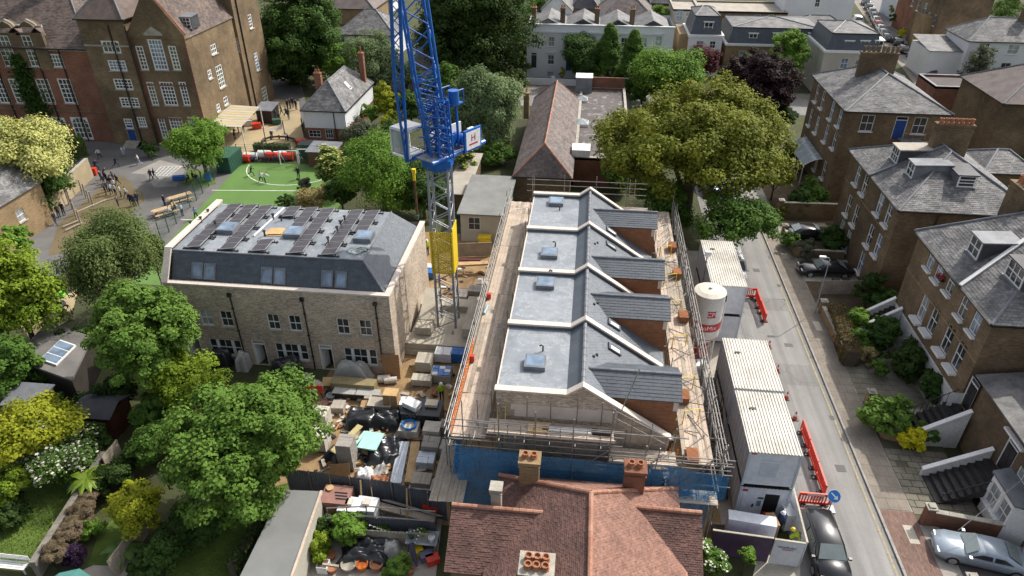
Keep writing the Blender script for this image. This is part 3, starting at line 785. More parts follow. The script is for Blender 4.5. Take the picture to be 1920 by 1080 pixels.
# pole with yellow head at the corner of the roof
pp=OnX(768,400,-14.2);q=OnX(772,435,-14.2)
T=thing('pump_hose_post','slim rust red post with yellow head at the back corner of the solar roof','post',(-13.9,q.y+1.2,7))
yy=q.y+1.2
MB().cyl((-13.9,yy,7.0),(-13.95,yy+.1,10.6),.09).build('post',M_rust,T)
MB().cyl((-13.95,yy+.1,10.6),(-13.95,yy+.1,11.2),.12).box(-14.1,yy,11.2,-13.8,yy+.25,11.6).build('head',M_yel_c,T)
MB().box(-14.05,yy-.2,7.1,-13.8,yy+.05,7.45).build('clamp',M_green_d,T)

# ================================================================== slate-roofed terrace under scaffold
TX0,TX1,TR,TJ=-4.0,5.55,.65,-.2
TY=[28.43,34.75,41.1,47.45,53.8]
ZF,ZR,SL=9.02,9.68,.668
def zs(x):return ZR-SL*(x-TR)
T=thing('terrace','new terrace with grey flat roofs, white stepped copings and slate gables under scaffold','house',(1,TY[0],0))
b=MB()
b.prism([(TX0,TY[0]+.3),(TX1,TY[0]+.3),(TX1,TY[-1]),(TX0,TY[-1])],0,[8.6,5.9,5.9,8.6])
b.poly([(TX0,TY[0],0),(TX1,TY[0],0),(TX1,TY[0],zs(TX1)+.15),(TR,TY[0],ZR+.15),(TJ,TY[0],ZF+.2),(TX0,TY[0],ZF+.2)])
b.poly([(TX0,TY[0],0),(TX0,TY[0],ZF+.2),(TX0,TY[0]+.3,ZF+.2),(TX0,TY[0]+.3,0)]);b.poly([(TX1,TY[0],0),(TX1,TY[0]+.3,0),(TX1,TY[0]+.3,zs(TX1)+.15),(TX1,TY[0],zs(TX1)+.15)])
b.poly([(TX1,TY[0]+.3,5.5),(TX0,TY[0]+.3,5.5),(TX0,TY[0]+.3,ZF+.2),(TJ,TY[0]+.3,ZF+.2),(TR,TY[0]+.3,ZR+.15),(TX1,TY[0]+.3,zs(TX1)+.15)])
b.build('wall',M_buff,T)
MB().box(-3.2,TY[0]-.06,7.95,2.6,TY[0]-.01,8.35).build('render_band',M_cope,T)
for i in range(4):
 y0,y1=TY[i]+(.3 if i == 0 else .18),TY[i+1]-.18
 MB().poly([(TX0,y0,ZF),(TJ,y0,ZF),(TJ,y1,ZF),(TX0,y1,ZF)]).build('flat_roof',M_membrane,T)
 MB().poly([(TJ,y0,ZF),(TR,y0,ZR),(TR,y1,ZR),(TJ,y1,ZF)]).build('upstand_slope',M_membrane_d,T)
 sl=[(TR,y0,ZR),(TX1+.25,y0,zs(TX1+.25)),(TX1+.25,y1,zs(TX1+.25)),(TR,y1,ZR)]
 MB().slab(sl,.08).build('roof_slope',M_slate_t,T)
 tiles(sl,.28,.17,.014,M_slate_t,'slates',T)
 rt=MB();y=y0
 rr=MB().cyl((TR,y0,ZR),(TR,y1,ZR),.12,.12,8).build('ridge_roll',M_lead,T)
 for k in range(9):MB().cyl((TR,y0+(y1-y0)*k/9+.01,ZR+.004),(TR,y0+(y1-y0)*k/9+.06,ZR+.004),.135,.135,8).build('roll_joint',M_lead,rr)
 MB().box(TX0-.06,y0,8.4,TX0+.02,y1,ZF+.03).build('edge_trim',M_cope,T)
 MB().box(TX1+.2,y0,zs(TX1+.3)-.12,TX1+.34,y1,zs(TX1+.3)-.02).build('gutter',M_black,T)
 by=(31.0,39.6,43.7,52.4)[i]
 rooflight(T,(-2.1,by,ZF),1.2,1.05,.3,tilt=.1)
 vy=by+(1.4 if i in (0,1,2)else -1.2);vx=-1.75
 MB().tube([(vx,vy,ZF),(vx,vy,ZF+.35),(vx-.1,vy,ZF+.42),(vx-.2,vy-.02,ZF+.36)],.05,7).build('vent_pipe',M_blackm,T)
for y in TY:                                   # party parapets and copings
 w=.17 if y != TY[0]else 0
 if y != TY[0]:
  prof=[(TX0,8.3),(TJ,8.3),(TR,8.9),(TX1,zs(TX1)-.5),(TX1,zs(TX1)+.2),(TR,ZR+.2),(TJ,ZF+.2),(TX0,ZF+.2)]
  vs=[(p[0],y-.15,p[1])for p in prof]+[(p[0],y+.15,p[1])for p in prof];n=len(prof)
  MB().add(vs,[list(range(n)),list(range(n,2*n))[::-1]]+[((k+1)% n,k,n+k,n+(k+1)% n)for k in range(n)]).build('party_wall',M_membrane_d,T)
 ya,yb=(y-.2,y+.22)if y != TY[0]else (y-.06,y+.36)
 z0=.2 if y != TY[0]else .16
 pts=[(TX0-.1,ZF+z0),(TJ,ZF+z0),(TR,ZR+z0),(TX1+.1,zs(TX1+.1)+z0)]
 for k in range(3):                         # each run of coping in lengths of about a metre
  (xa,za),(xb,zb)=pts[k],pts[k+1];m_=max(1,round(math.hypot(xb-xa,zb-za)/1.0))
  for j in range(m_):
   s,t=j/m_,(j+1)/m_;g_=.004/m_
   A_=(xa+(xb-xa)*(s+g_),za+(zb-za)*(s+g_));B_=(xa+(xb-xa)*(t-g_),za+(zb-za)*(t-g_))
   MB().add([(A_[0],ya,A_[1]),(B_[0],ya,B_[1]),(B_[0],yb,B_[1]),(A_[0],yb,A_[1]),(A_[0],ya,A_[1]+.12),(B_[0],ya,B_[1]+.12),(B_[0],yb,B_[1]+.12),(A_[0],yb,A_[1]+.12)],
     [(3,2,1,0),(4,5,6,7),(0,1,5,4),(1,2,6,5),(2,3,7,6),(3,0,4,7)]).build('coping_stone',M_cope,T)
sN=Vector((SL,0,1)).normalized();sV=Vector((-1,0,SL)).normalized()
for px,py in ((1151,656),(1150,610),(1145,462),(1145,435)):
 velux(T,OnPlane(px,py,(TR,0,ZR),sN)+sN*.05,(0,1,0),sV,sN,.6,.95,M_slate_n,M_white_p if py != 462 else M_gl_c)
for px,py in ((1114,571),(1120,569),(1113,669),(1119,666),(1115,458),(1120,456)):
 q=OnPlane(px,py,(TR,0,ZR),sN);MB().box(q.x-.06,q.y-.06,q.z-.03,q.x+.08,q.y+.06,q.z+.1).build('vent_slate',M_black,T)
DZr,DZe,DH=9.45,8.74,1.5
def xs(z):return TR+(ZR-z)/SL
for i,yr in enumerate((30.55,38.2,43.1,50.8)):
 near=[(xs(DZe),yr-DH,DZe),(TX1+.5,yr-DH,DZe),(TX1+.5,yr,DZr),(xs(DZr),yr,DZr)]
 far=[(xs(DZr),yr,DZr),(TX1+.5,yr,DZr),(TX1+.5,yr+DH,DZe),(xs(DZe),yr+DH,DZe)]
 g1=MB().slab(near,.1).build('gable_roof',M_slate_n,T)
 tile_objs(near,.5,.21,.022,M_slate_n,'slate',g1)
 g2=MB().slab(far,.1).build('gable_roof',M_slate_n,T);tiles(far,.5,.21,.022,M_slate_n,'slates',T)
 rr=MB().cyl((xs(DZr)-.05,yr,DZr+.01),(TX1+.52,yr,DZr+.01),.1,.1,8).build('ridge_roll',M_lead,T)
 for k in range(10):
  x=xs(DZr)+(TX1+.5-xs(DZr))*k/10;MB().cyl((x,yr,DZr+.014),(x+.06,yr,DZr+.014),.115,.115,8).build('roll_joint',M_lead,rr)
 b=MB()
 wl_=[(xs(8.66),yr-DH+.12,8.66),(TX1+.3,yr-DH+.12,8.66),(TX1+.3,yr-DH+.12,5.2),(xs(5.2)*0+TX1-.1,yr-DH+.12,5.2)]
 b.poly(wl_[::-1]);b.build('cheek_wall',M_newred,T);b=MB();wl2=[(p[0],yr+DH-.12,p[2])for p in wl_];b.poly(wl2)
 b.build('cheek_wall',M_newred,T)
 b=MB();b.poly([(TX1+.305,yr-DH+.12,0),(TX1+.305,yr+DH-.12,0),(TX1+.305,yr+DH-.12,8.66),(TX1+.305,yr,9.35),(TX1+.305,yr-DH+.12,8.66)]);b.build('gable_wall',M_newred,T)
 MB().box(TX1+.06,yr-DH+.09,8.0,TX1+.32,yr-DH+.115,8.62).build('corner_stone',M_cope,T)

# ================================================================== scaffold
S=thing('scaffold','galvanised tube scaffold with pale boarded decks wrapped round the new terrace','scaffold',(-6.5,27,0))
RT=.032
def board_run(x0,x1,y0,y1,z,along='y',m=None,wdt=.235,seg=3.6):
 """scaffold boards side by side, broken into lengths"""
 if along == 'y':
  n=int((x1-x0)/wdt)
  y=y0
  while y < y1-.3:
   ye=min(y+seg,y1)
   for k in range(n):
    plank('board',(x0+wdt*(k+.5),(y+ye)/2+random.uniform(-.04,.04),z+random.uniform(-.008,.012)),(wdt-.014,ye-y-.02,.038),m or random.choice((M_board,M_board,M_board_d)),S,random.uniform(-.003,.003))
   y=ye
 else:
  n=int((y1-y0)/wdt);x=x0
  while x < x1-.3:
   xe=min(x+seg,x1)
   for k in range(n):
    plank('board',((x+xe)/2,y0+wdt*(k+.5),z+random.uniform(-.008,.012)),(xe-x-.02,wdt-.014,.038),m or random.choice((M_board,M_board,M_board_d)),S)
   x=xe
def bay(line_x,y0,y1,z1,step=2.3,zg=(),name='standard'):
 y=y0;n=max(1,round((y1-y0)/step))
 for k in range(n+1):
  yy=y0+(y1-y0)*k/n
  rod('standard',(line_x+random.uniform(-.03,.03),yy,0),(line_x+random.uniform(-.05,.05),yy+random.uniform(-.04,.04),z1+random.uniform(-.25,.45)),RT,M_galv,S)
 for z in zg:
  yy=y0-.4
  while yy < y1:
   ye=min(yy+6.3,y1+.4);rod('ledger',(line_x+.05,yy,z),(line_x+.05,ye+.2,z+random.uniform(-.03,.03)),RT,M_galv,S);yy=ye
LZd,RZd=6.75,6.05
board_run(-6.35,-4.45,27.2,57.2,LZd)
bay(-6.45,27.0,57.6,LZd+1.25,zg=(LZd-.12,LZd+.5,LZd+1.0,4.6,2.6))
bay(-4.35,28.9,57.6,LZd+1.9,step=2.1,zg=(LZd-.15,));bay(-6.75,27.5,57,LZd+.9,step=4.6,zg=(LZd+.75,LZd+.2))
y=27.1
while y < 57.5:
 rod('transom',(-6.8,y,LZd-.06),(-4.2,y+.05,LZd-.06),RT,M_galv,S);y += 2.35
for y in (29,36,43,50):rod('brace',(-6.5,y,1),(-6.5,y+4.2,LZd+.9),RT,M_galv,S)
MB().box(-6.42,27.2,LZd+.03,-6.38,57.3,LZd+.24).build('toe_board',M_board_d,S)
board_run(6.25,8.1,27.2,58,RZd,m=None)
bay(8.2,27.0,58.2,RZd+1.3,step=2.1,zg=(RZd-.1,RZd+.5,RZd+1.0,RZd+.06,4.0,2.1))
bay(8.45,27.4,57.2,RZd+1.0,step=4.4,zg=(RZd+.75,RZd+.25,3.0))
bay(6.15,32.6,58.2,RZd+1.1,step=2.4,zg=(RZd-.14,))
y=27.2
while y < 58:
 rod('transom',(5.9,y,RZd-.05),(8.75,y+.08,RZd-.05),RT,M_galv,S);y += 2.1
for k in range(16):
 y=28+k*1.9;rod('brace',(8.22,y,RZd+random.uniform(-2,0)),(8.3,y+random.uniform(1.6,3.2),RZd+random.uniform(.4,1.3)),RT,M_galv,S)
for k in range(22):
 y=28.4+k*1.3+random.uniform(-.5,.5);rod('loose_tube',(6.4+random.uniform(0,.5),y,RZd+.06),(7.6+random.uniform(-.3,.4),y+random.uniform(-2,2.2),RZd+random.uniform(.06,.7)),RT,M_galv,S)
for y in (30.3,33.2,37.5,41.6,45.2,49.6):MB().tube([(6.5,y,RZd+.04),(6.5,y,RZd+1.0),(7.4,y+.3,RZd+1.0),(7.4,y+.3,RZd+.04)],.035,6).build('loading_gate',M_yel_c,S)
# front lifts towards the neighbour
FZ=7.45
board_run(-4.35,2.5,26.9,28.1,FZ,along='x',seg=3.4)
board_run(2.3,5.9,26.9,28.1,6.0,along='x',seg=3.2)
board_run(-7.3,-5.3,24.9,29.0,4.1,along='y',m=M_board_d)
board_run(5.9,8.2,26.0,27.1,4.4,along='x')
board_run(-4.3,5.8,26.9,28.0,5.1,along='x',m=M_board_d)
for k in range(8):
 x=-5.6+k*1.95
 rod('standard',(x,26.75,0),(x+random.uniform(-.05,.05),26.7,(FZ+1.9 if x < 3 else 7.9)+random.uniform(-.3,.5)),RT,M_galv,S)
 rod('transom',(x+.1,26.4,5.0),(x+.1,28.5,5.0),RT,M_galv,S)
for z in (FZ+.95,FZ+.5,FZ-.1):rod('ledger',(-6.2,26.8,z),(2.9,26.8,z),RT,M_galv,S)
for z in (7.0,6.55,5.9,5.0):rod('ledger',(-6.4,26.78,z),(8.8,26.78,z-.02),RT,M_galv,S)
for z in (6.9,6.4):rod('ledger',(2.2,26.6,z),(8.6,26.6,z),RT,M_galv,S)
for x0,x1 in ((-.6,2.1),(2.6,5.0),(5.4,7.6)):rod('brace',(x0,26.7,4.2),(x1,26.7,7.0),RT,M_galv,S)
MB().box(-4.3,26.86,FZ+.03,2.5,26.9,FZ+.22).build('toe_board',M_cope,S)
MB().box(2.3,26.86,6.03,5.9,26.9,6.22).build('toe_board',M_cope,S)
for k in range(9):
 x=-5.0+k*1.35;rod('standard',(x,28.15,3),(x+random.uniform(-.06,.06),28.1,(FZ+1.2 if x < 2.2 else 7.6)+random.uniform(-.3,.6)),RT,M_galv,S);rod('transom',(x,26.5,FZ-.07 if x < 2.4 else 5.93),(x,28.3,FZ-.07 if x < 2.4 else 5.93),RT,M_galv,S)
for z in (FZ+.9,6.6,5.6):rod('ledger',(-5.4,26.72,z),(6.2,26.7,z+.03),RT,M_galv,S)
for x in (-4.9,-3.1,3.0,4.6,6.6):rod('brace',(x,26.66,4.5),(x+random.uniform(-1.5,1.5),26.66,7.6),RT,M_galv,S)
MB().box(-3.0,28.36,7.5,2.6,28.40,8.3).build('sheeting_board',M_cope,S);MB().box(2.9,28.36,6.1,4.6,28.40,6.9).build('sheeting_board',M_board,S)
rod('raking_tube',(2.3,27.6,7.4),(3.55,29.0,10.9),RT,M_galv,S)
for i in range(9):rod('brick_guard',(-3.9+i*.7,26.86,FZ+.1),(-3.9+i*.7,26.86,FZ+.85),.018,M_blackm,S)
rod('guard_rail',(2.3,27.9,8.9),(5.4,27.95,7.1),RT,M_galv,S);rod('guard_rail',(2.3,27.9,8.4),(5.4,27.95,6.6),RT,M_galv,S)
for x in (2.4,3.4,4.4,5.3):rod('guard_post',(x,27.9,6.1),(x,27.9,9.0-(x-2.3)*.58),RT,M_galv,S)
# back lift and its rails
board_run(-4.3,5.8,55.0,56.4,7.2,along='x')
for x in (-4.4,-1.6,1.2,3.9):rod('standard',(x,56.6,0),(x,56.6,9.8),RT,M_galv,S)
for z in (9.3,8.8,8.2):rod('ledger',(-4.9,56.55,z),(5.6,56.6,z),RT,M_galv,S)
ld=[(4.1,56.2),(4.55,56.2)]
for x,y in ld:rod('ladder_rail',(x,y,5.2),(x,y+.3,9.7),.03,M_board_d,S)
for k in range(12):rod('rung',(4.1,56.2+.3*k/14,5.5+k*.34),(4.55,56.2+.3*k/14,5.5+k*.34),.018,M_board_d,S)
for k in range(2):
 x,y,z=((-3.9,27.6,6.8),(5.6,27.2,4.6))[k]
 for dx in (0,.42):rod('ladder_rail',(x+dx,y,z-.6),(x+dx,y+.9,z+1.6),.028,M_orange if k else M_yel_c,S)
 for j in range(7):rod('rung',(x,y+.13*j,z-.4+j*.3),(x+.42,y+.13*j,z-.4+j*.3),.016,M_galv,S)
# debris netting on the neighbour's side
def netting():
 m,nt,bs=_nt('blue_netting');p=_pos(nt)
 bs.inputs['Base Color'].default_value=(.05,.27,.6,1);bs.inputs['Roughness'].default_value=.7
 tr=nt.nodes.new('ShaderNodeBsdfTransparent');tr.inputs[0].default_value=(.55,.75,.95,1)
 n=_noise(nt,p,1.1,4);f=_ramp(nt,n,[(.3,(.28,)*3),(.7,(.62,)*3)])
 mx=nt.nodes.new('ShaderNodeMixShader');nt.links.new(f,mx.inputs[0]);nt.links.new(tr.outputs[0],mx.inputs[1]);nt.links.new(bs.outputs[0],mx.inputs[2])
 nt.links.new(mx.outputs[0],nt.nodes['Material Output'].inputs[0]);return m
M_net=netting();MATS['blue_netting']=M_net
def net_sheet(p0,p1,ztop0,ztop1,zb,nx=26,nz=14,amp=.1):
 b=MB();p0,p1=Vector((*p0,0)),Vector((*p1,0));d=(p1-p0);nrm=Vector((-d.y,d.x,0)).normalized()
 for j in range(nz+1):
  for i in range(nx+1):
   s,t=i/nx,j/nz;zt=ztop0+(ztop1-ztop0)*s-.06*abs(math.sin(s*18))
   q=p0+d*s+nrm*(amp*math.sin(s*23+2*t)*(.3+t)+random.uniform(-.03,.03));b.v.append((q.x,q.y,zt+(zb-zt)*t))
 for j in range(nz):
  for i in range(nx):
   a=j*(nx+1)+i;b.f.append([a,a+1,a+nx+2,a+nx+1]);b.m.append(0)
 return b.build('debris_net',M_net,S,smooth=True)
net_sheet((-6.0,26.45),(5.2,26.45),6.85,6.35,.3)
net_sheet((5.2,26.45),(8.5,26.3),6.6,6.3,4.6,10,6)
net_sheet((5.2,26.42),(7.7,26.2),5.2,4.8,1.0,10,8,.2)
net_sheet((-6.05,26.45),(-6.25,29.0),6.85,6.2,4.5,8,8,.12)
# odds and ends on the decks
def cbox(name,lab,cat,c,size,m,rz=0,parts=None,group=None):
 """small crate-like thing with a lid lip and feet so that it is not a bare box"""
 T_=thing(name,lab,cat,c,group,local=True);sx,sy,sz=size
 T_.rotation_euler.z=rz
 MB().box(-sx/2,-sy/2,.06 if sz > .3 else 0,sx/2,sy/2,sz*.93).build('body',m,T_)
 MB().box(-sx/2-.015,-sy/2-.015,sz*.93+.002,sx/2+.015,sy/2+.015,sz).build('lid',m,T_)
 return T_
dk=LZd+.03
fl='walkway boards left of the terrace roof'
p=G(885,678,dk);cbox('fuel_can','red fuel can standing on the boarded walkway left of the slate roof','can',(p.x,p.y,dk),(.3,.22,.5),M_red_pl)
p=G(917,560,dk);cbox('fuel_can','small red can on the far stretch of the left scaffold walkway','can',(p.x,p.y,dk),(.28,.22,.45),M_red_pl)
p=G(908,590,dk);tag(MB().tube([(p.x,p.y,dk+.09),(p.x+.1,p.y+1.0,dk+.09)],.09,10).build('gas_cylinder',plain('pale_blue_paint',(.3,.5,.62),.4)),'pale blue gas cylinder lying on the left scaffold walkway','cylinder')
b=MB();N=26
for i in range(N):
 for s_ in range(4):
  y0=27.3+8.0*i/N;y1=y0+8.0/N;z0=LZd+.15+.2*s_
  b.tube([(-6.38,y0,z0+.03*math.sin(i*1.7)),(-6.36,y1,z0+.03*math.sin(i*1.7+1.7))],.016,4)
 y0=27.3+8.0*i/N;b.tube([(-6.37,y0,LZd+.12),(-6.37,y0+.1,LZd+.8)],.014,4)
tag(b.build('barrier_mesh',M_orange),'orange plastic barrier mesh tied to the left scaffold guard rail','safety net')
# ================================================================== tower crane
CX,CY=-10.3,45.75
K=thing('tower_crane','blue luffing tower crane on a grey lattice mast with a yellow banner panel','crane',(CX,CY,0))
hw=.72
def lattice(c0,c1,w0,w1,n,rc,rb,m,parent,pre='mast',faces=(0,1,2,3),cross=False,ux=None,uy=None):
 """four chords and their zigzag braces between two square ends; every tube is a part"""
 c0,c1=Vector(c0),Vector(c1);d=(c1-c0).normalized()
 ux=Vector(ux)if ux else Vector((1,0,0));ux=(ux-d*ux.dot(d)).normalized();uy=d.cross(ux)
 def cor(t,k):
  w=w0+(w1-w0)*t;sx,sy=((-1,-1),(1,-1),(1,1),(-1,1))[k % 4]
  return c0+(c1-c0)*t+ux*sx*w+uy*sy*w
 for k in range(4):rod(pre+'_chord',cor(0,k),cor(1,k),rc,m,parent)
 for i in range(n):
  t0,t1=i/n,(i+1)/n
  for k in faces:
   a,b_=(k,k+1)if i % 2 == 0 else (k+1,k)
   rod(pre+'_brace',cor(t0,a),cor(t1,b_),rb,m,parent)
   if cross:rod(pre+'_brace',cor(t0,b_),cor(t1,a),rb,m,parent)
 for k in range(4):rod(pre+'_tie',cor(1,k),cor(1,k+1),rb,m,parent)
# ballast cross base
for i,(x0,y0,x1,y1,z0,z1)in enumerate(((-2.9,-3.1,3.1,-1.6,.45,1.0),(-2.7,-1.59,-1.2,2.4,.45,1.05),(1.3,-1.59,2.9,2.4,.45,1.05),(-2.3,-2.0,-1.0,1.2,1.06,1.75),(1.5,-2.0,2.6,1.6,1.06,1.9),(-3.0,2.45,3.0,3.6,.45,1.0))):
 MB().box(CX+x0,CY+y0,z0,CX+x1,CY+y1,z1).build('ballast_block',M_conc_l,K)
MB().box(CX-3.2,CY-3.3,.02,CX+3.3,CY+3.8,.44).build('base_slab',M_conc_l,K)
MB().prism([(CX-2.25,CY-.9),(CX-1.05,CY-.9),(CX-1.05,CY+2.2),(CX-2.25,CY+2.2)],1.76,[1.8,1.8,2.9,2.9]).build('ballast_block',M_conc_l,K)
lattice((CX,CY,1.0),(CX,CY,6.2),hw,hw,7,.1,.045,M_grey_c,K)
lattice((CX,CY,6.2),(CX,CY,14.6),hw,hw,11,.1,.045,M_grey_c,K)
def banner():
 m,nt,bs=_nt('yellow_mesh_banner');bs.inputs['Base Color'].default_value=(.7,.52,.03,1);bs.inputs['Roughness'].default_value=.6
 tr=nt.nodes.new('ShaderNodeBsdfTransparent');mx=nt.nodes.new('ShaderNodeMixShader');mx.inputs[0].default_value=.42
 nt.links.new(tr.outputs[0],mx.inputs[1]);nt.links.new(bs.outputs[0],mx.inputs[2]);nt.links.new(mx.outputs[0],nt.nodes['Material Output'].inputs[0]);return m
MB().box(CX-hw-.1,CY-hw-.13,6.2,CX+hw+.1,CY-hw-.115,9.8).build('banner_mesh',banner(),K)
# yellow banner panels: open mesh frame in front, solid on the sunny side
for z in np.linspace(6.2,9.8,19):rod('banner_wire',(CX-hw-.1,CY-hw-.13,z),(CX+hw+.1,CY-hw-.13,z),.018,M_yel_c,K)
for x in np.linspace(-hw-.1,hw+.1,12):rod('banner_wire',(CX+x,CY-hw-.14,6.2),(CX+x,CY-hw-.14,9.8),.018 if abs(x)< hw else .06,M_yel_c,K)
MB().box(CX+hw+.12,CY-hw-.1,6.2,CX+hw+.17,CY+hw+.1,10.1).build('banner_panel',M_yel_c,K)
# slewing ring and machinery deck
MB().lathe([(hw*1.25,0),(hw*1.25,.25),(hw*1.5,.35),(hw*1.5,.75)],(CX,CY,14.6),16).box(CX-1.0,CY-1.0,15.0,CX+1.05,CY+1.0,15.5).build('slewing_ring',M_blue_c,K)
yaw_c=math.radians(58)
def loc(x,y,z):      # crane deck frame: +x towards the counterweight
 c,s=math.cos(yaw_c),math.sin(yaw_c);return Vector((CX+x*c-y*s,CY+x*s+y*c,z))
rod('deck_beam',loc(-1.6,-.9,15.6),loc(4.0,-.9,15.6),.16,M_blue_c,K);rod('deck_beam',loc(-1.6,.9,15.6),loc(4.0,.9,15.6),.16,M_blue_c,K)
for x in (-1.4,-.2,1,2.2,3.1,3.9):rod('deck_tie',loc(x,-.9,15.6),loc(x,.9,15.6),.07,M_blue_c,K)
def obox(name,x0,y0,z0,x1,y1,z1,m,parent):
 b=MB();P_=[loc(x,y,z)for z in (z0,z1)for x,y in ((x0,y0),(x1,y0),(x1,y1),(x0,y1))]
 b.add(P_,[(3,2,1,0),(4,5,6,7),(0,1,5,4),(1,2,6,5),(2,3,7,6),(3,0,4,7)]);return b.build(name,m,parent)
obox('deck_floor',-1.5,-.85,15.62,3.9,.85,15.68,M_grey_c,K)
obox('counterweight',3.4,-.6,15.7,4.0,.3,16.5,M_white,K);obox('rear_screen',.6,1.3,15.9,3.9,1.4,16.7,M_white,K)
M_sign=plain('sign_white',(.75,.77,.78),.5)
sg=obox('sign_frame',1.5,-1.2,15.5,3.3,-1.05,17.1,M_blue_c,K)
obox('sign_face',1.65,-1.225,15.65,3.15,-1.202,16.95,M_sign,sg)
def text_mesh(name,s,m,size,M,parent,ext=.004):
 cu=bpy.data.curves.new(name,'FONT');cu.body=s;cu.size=size;cu.extrude=ext;cu.align_x='CENTER';cu.align_y='CENTER'
 o=bpy.data.objects.new(name,cu);COL.objects.link(o)
 dg=bpy.context.evaluated_depsgraph_get();dg.update();me=bpy.data.meshes.new_from_object(o.evaluated_get(dg));bpy.data.objects.remove(o)
 me.materials.clear();me.materials.append(m);q=bpy.data.objects.new(name,me);COL.objects.link(q);return place(q,M,parent)
def facing(c,u,n):u=Vector(u).normalized();n=Vector(n).normalized();return Matrix.Translation(Vector(c))@ Matrix((u,n.cross(u),n)).transposed().to_4x4()
M_red_s=plain('sign_red',(.5,.02,.03),.5)
cu_,su_=math.cos(yaw_c),math.sin(yaw_c)
q=text_mesh('lettering','H',M_red_s,.7,facing(loc(2.4,-1.24,16.45),(cu_,su_,0),(su_,-cu_,0)),None);q.parent=sg;q.matrix_basis=Matrix.Translation(-Vector((0,0,0)))@ q.matrix_basis
bb=obox('lettering_bar',1.95,-1.235,15.95,2.85,-1.228,16.06,M_red_s,sg)
# operator cabin and walkway cage on the other side
b=MB();cab=[]
for z in (15.5,17.4):
 for a_,b_ in (((-1.7,1.2),(0.0,1.2)),((0.0,1.2),(0.0,2.9)),((0.0,2.9),(-1.7,2.9)),((-1.7,2.9),(-1.7,1.2))):rod('cab_frame',loc(*a_,z),loc(*b_,z),.07,M_white,K)
for a_ in ((-1.7,1.2),(0.0,1.2),(0.0,2.9),(-1.7,2.9)):rod('cab_frame',loc(*a_,15.5),loc(*a_,17.4),.07,M_white,K)
obox('cab_roof',-1.72,1.18,17.42,.02,2.92,17.5,M_grey_c,K);obox('cab_floor',-1.7,1.2,15.42,0,2.9,15.5,M_grey_c,K)
obox('cab_glass',-1.67,1.25,15.6,-1.64,2.85,17.3,M_gl_c,K)
for z in (15.9,16.3,16.7):rod('cab_rail',loc(-1.6,1.22,z),loc(-.1,1.22,z),.03,M_white,K)
# A-frame above the deck with winch drums
tu_=(math.cos(.4),math.sin(.4),0)
lattice((CX+.05,CY,15.5),(CX-.55,CY,21.0),.62,.76,8,.1,.045,M_blue_c,K,'tower',ux=tu_,cross=True)
lattice((CX-.55,CY,21.0),(CX-1.6,CY,32.0),.76,.76,10,.095,.045,M_blue_c,K,'tower',ux=tu_)
for x,y,z in ((1.3,.2,16.3),(2.1,-.2,16.2)):MB().cyl(loc(x,y-.5,z),loc(x,y+.5,z),.42,.42,14).build('winch_drum',M_blue_c,K)
MB().cyl(loc(1.2,-.6,19.1),loc(1.2,-.6,20.0),.38,.38,14).build('motor',M_blue_c,K)
obox('motor_platform',.9,-.7,18.9,2.1,.6,19.0,M_blue_c,K);rod('platform_leg',loc(1.6,-.5,15.7),loc(1.5,-.5,18.9),.1,M_blue_c,K);rod('platform_leg',loc(1.7,.5,15.7),loc(1.6,.5,18.9),.1,M_blue_c,K)
for y in (-.7,.6):
 rod('platform_rail',loc(.9,y,19.9),loc(2.1,y,19.9),.04,M_blue_c,K)
 for x in (.9,1.5,2.1):rod('platform_rail',loc(x,y,19.0),loc(x,y,19.9),.035,M_blue_c,K)
lattice((CX+.55,CY-.3,15.6),(CX+.45,CY-.2,19.6),.5,.4,8,.07,.035,M_blue_c,K,'winch_frame',cross=True,ux=tu_);lattice((CX-.5,CY+.5,15.6),(CX-.7,CY+.4,19.0),.45,.4,7,.07,.035,M_blue_c,K,'inner_frame',cross=True,ux=tu_)
# luffing jib: tapers to its foot and rises out of the picture
jf=OnY(763,303,CY-.9)
jt=OnY(747,150,CY-1.6);ju=OnY(739,-60,CY-2.6)
lattice(jf,jt,.07,.27,6,.08,.032,M_blue_c,K,'jib',ux=tu_)
lattice(jt,ju,.27,.27,10,.08,.032,M_blue_c,K,'jib',ux=tu_)
rod('jib_pivot',jf,(CX-.9,CY-.3,15.6),.1,M_blue_c,K)
for z in (17.2,17.9,18.6):rod('tower_deck_rail',(CX-1.1,CY-1.0,z),(CX+1.0,CY-1.0,z),.05,M_blue_c,K)

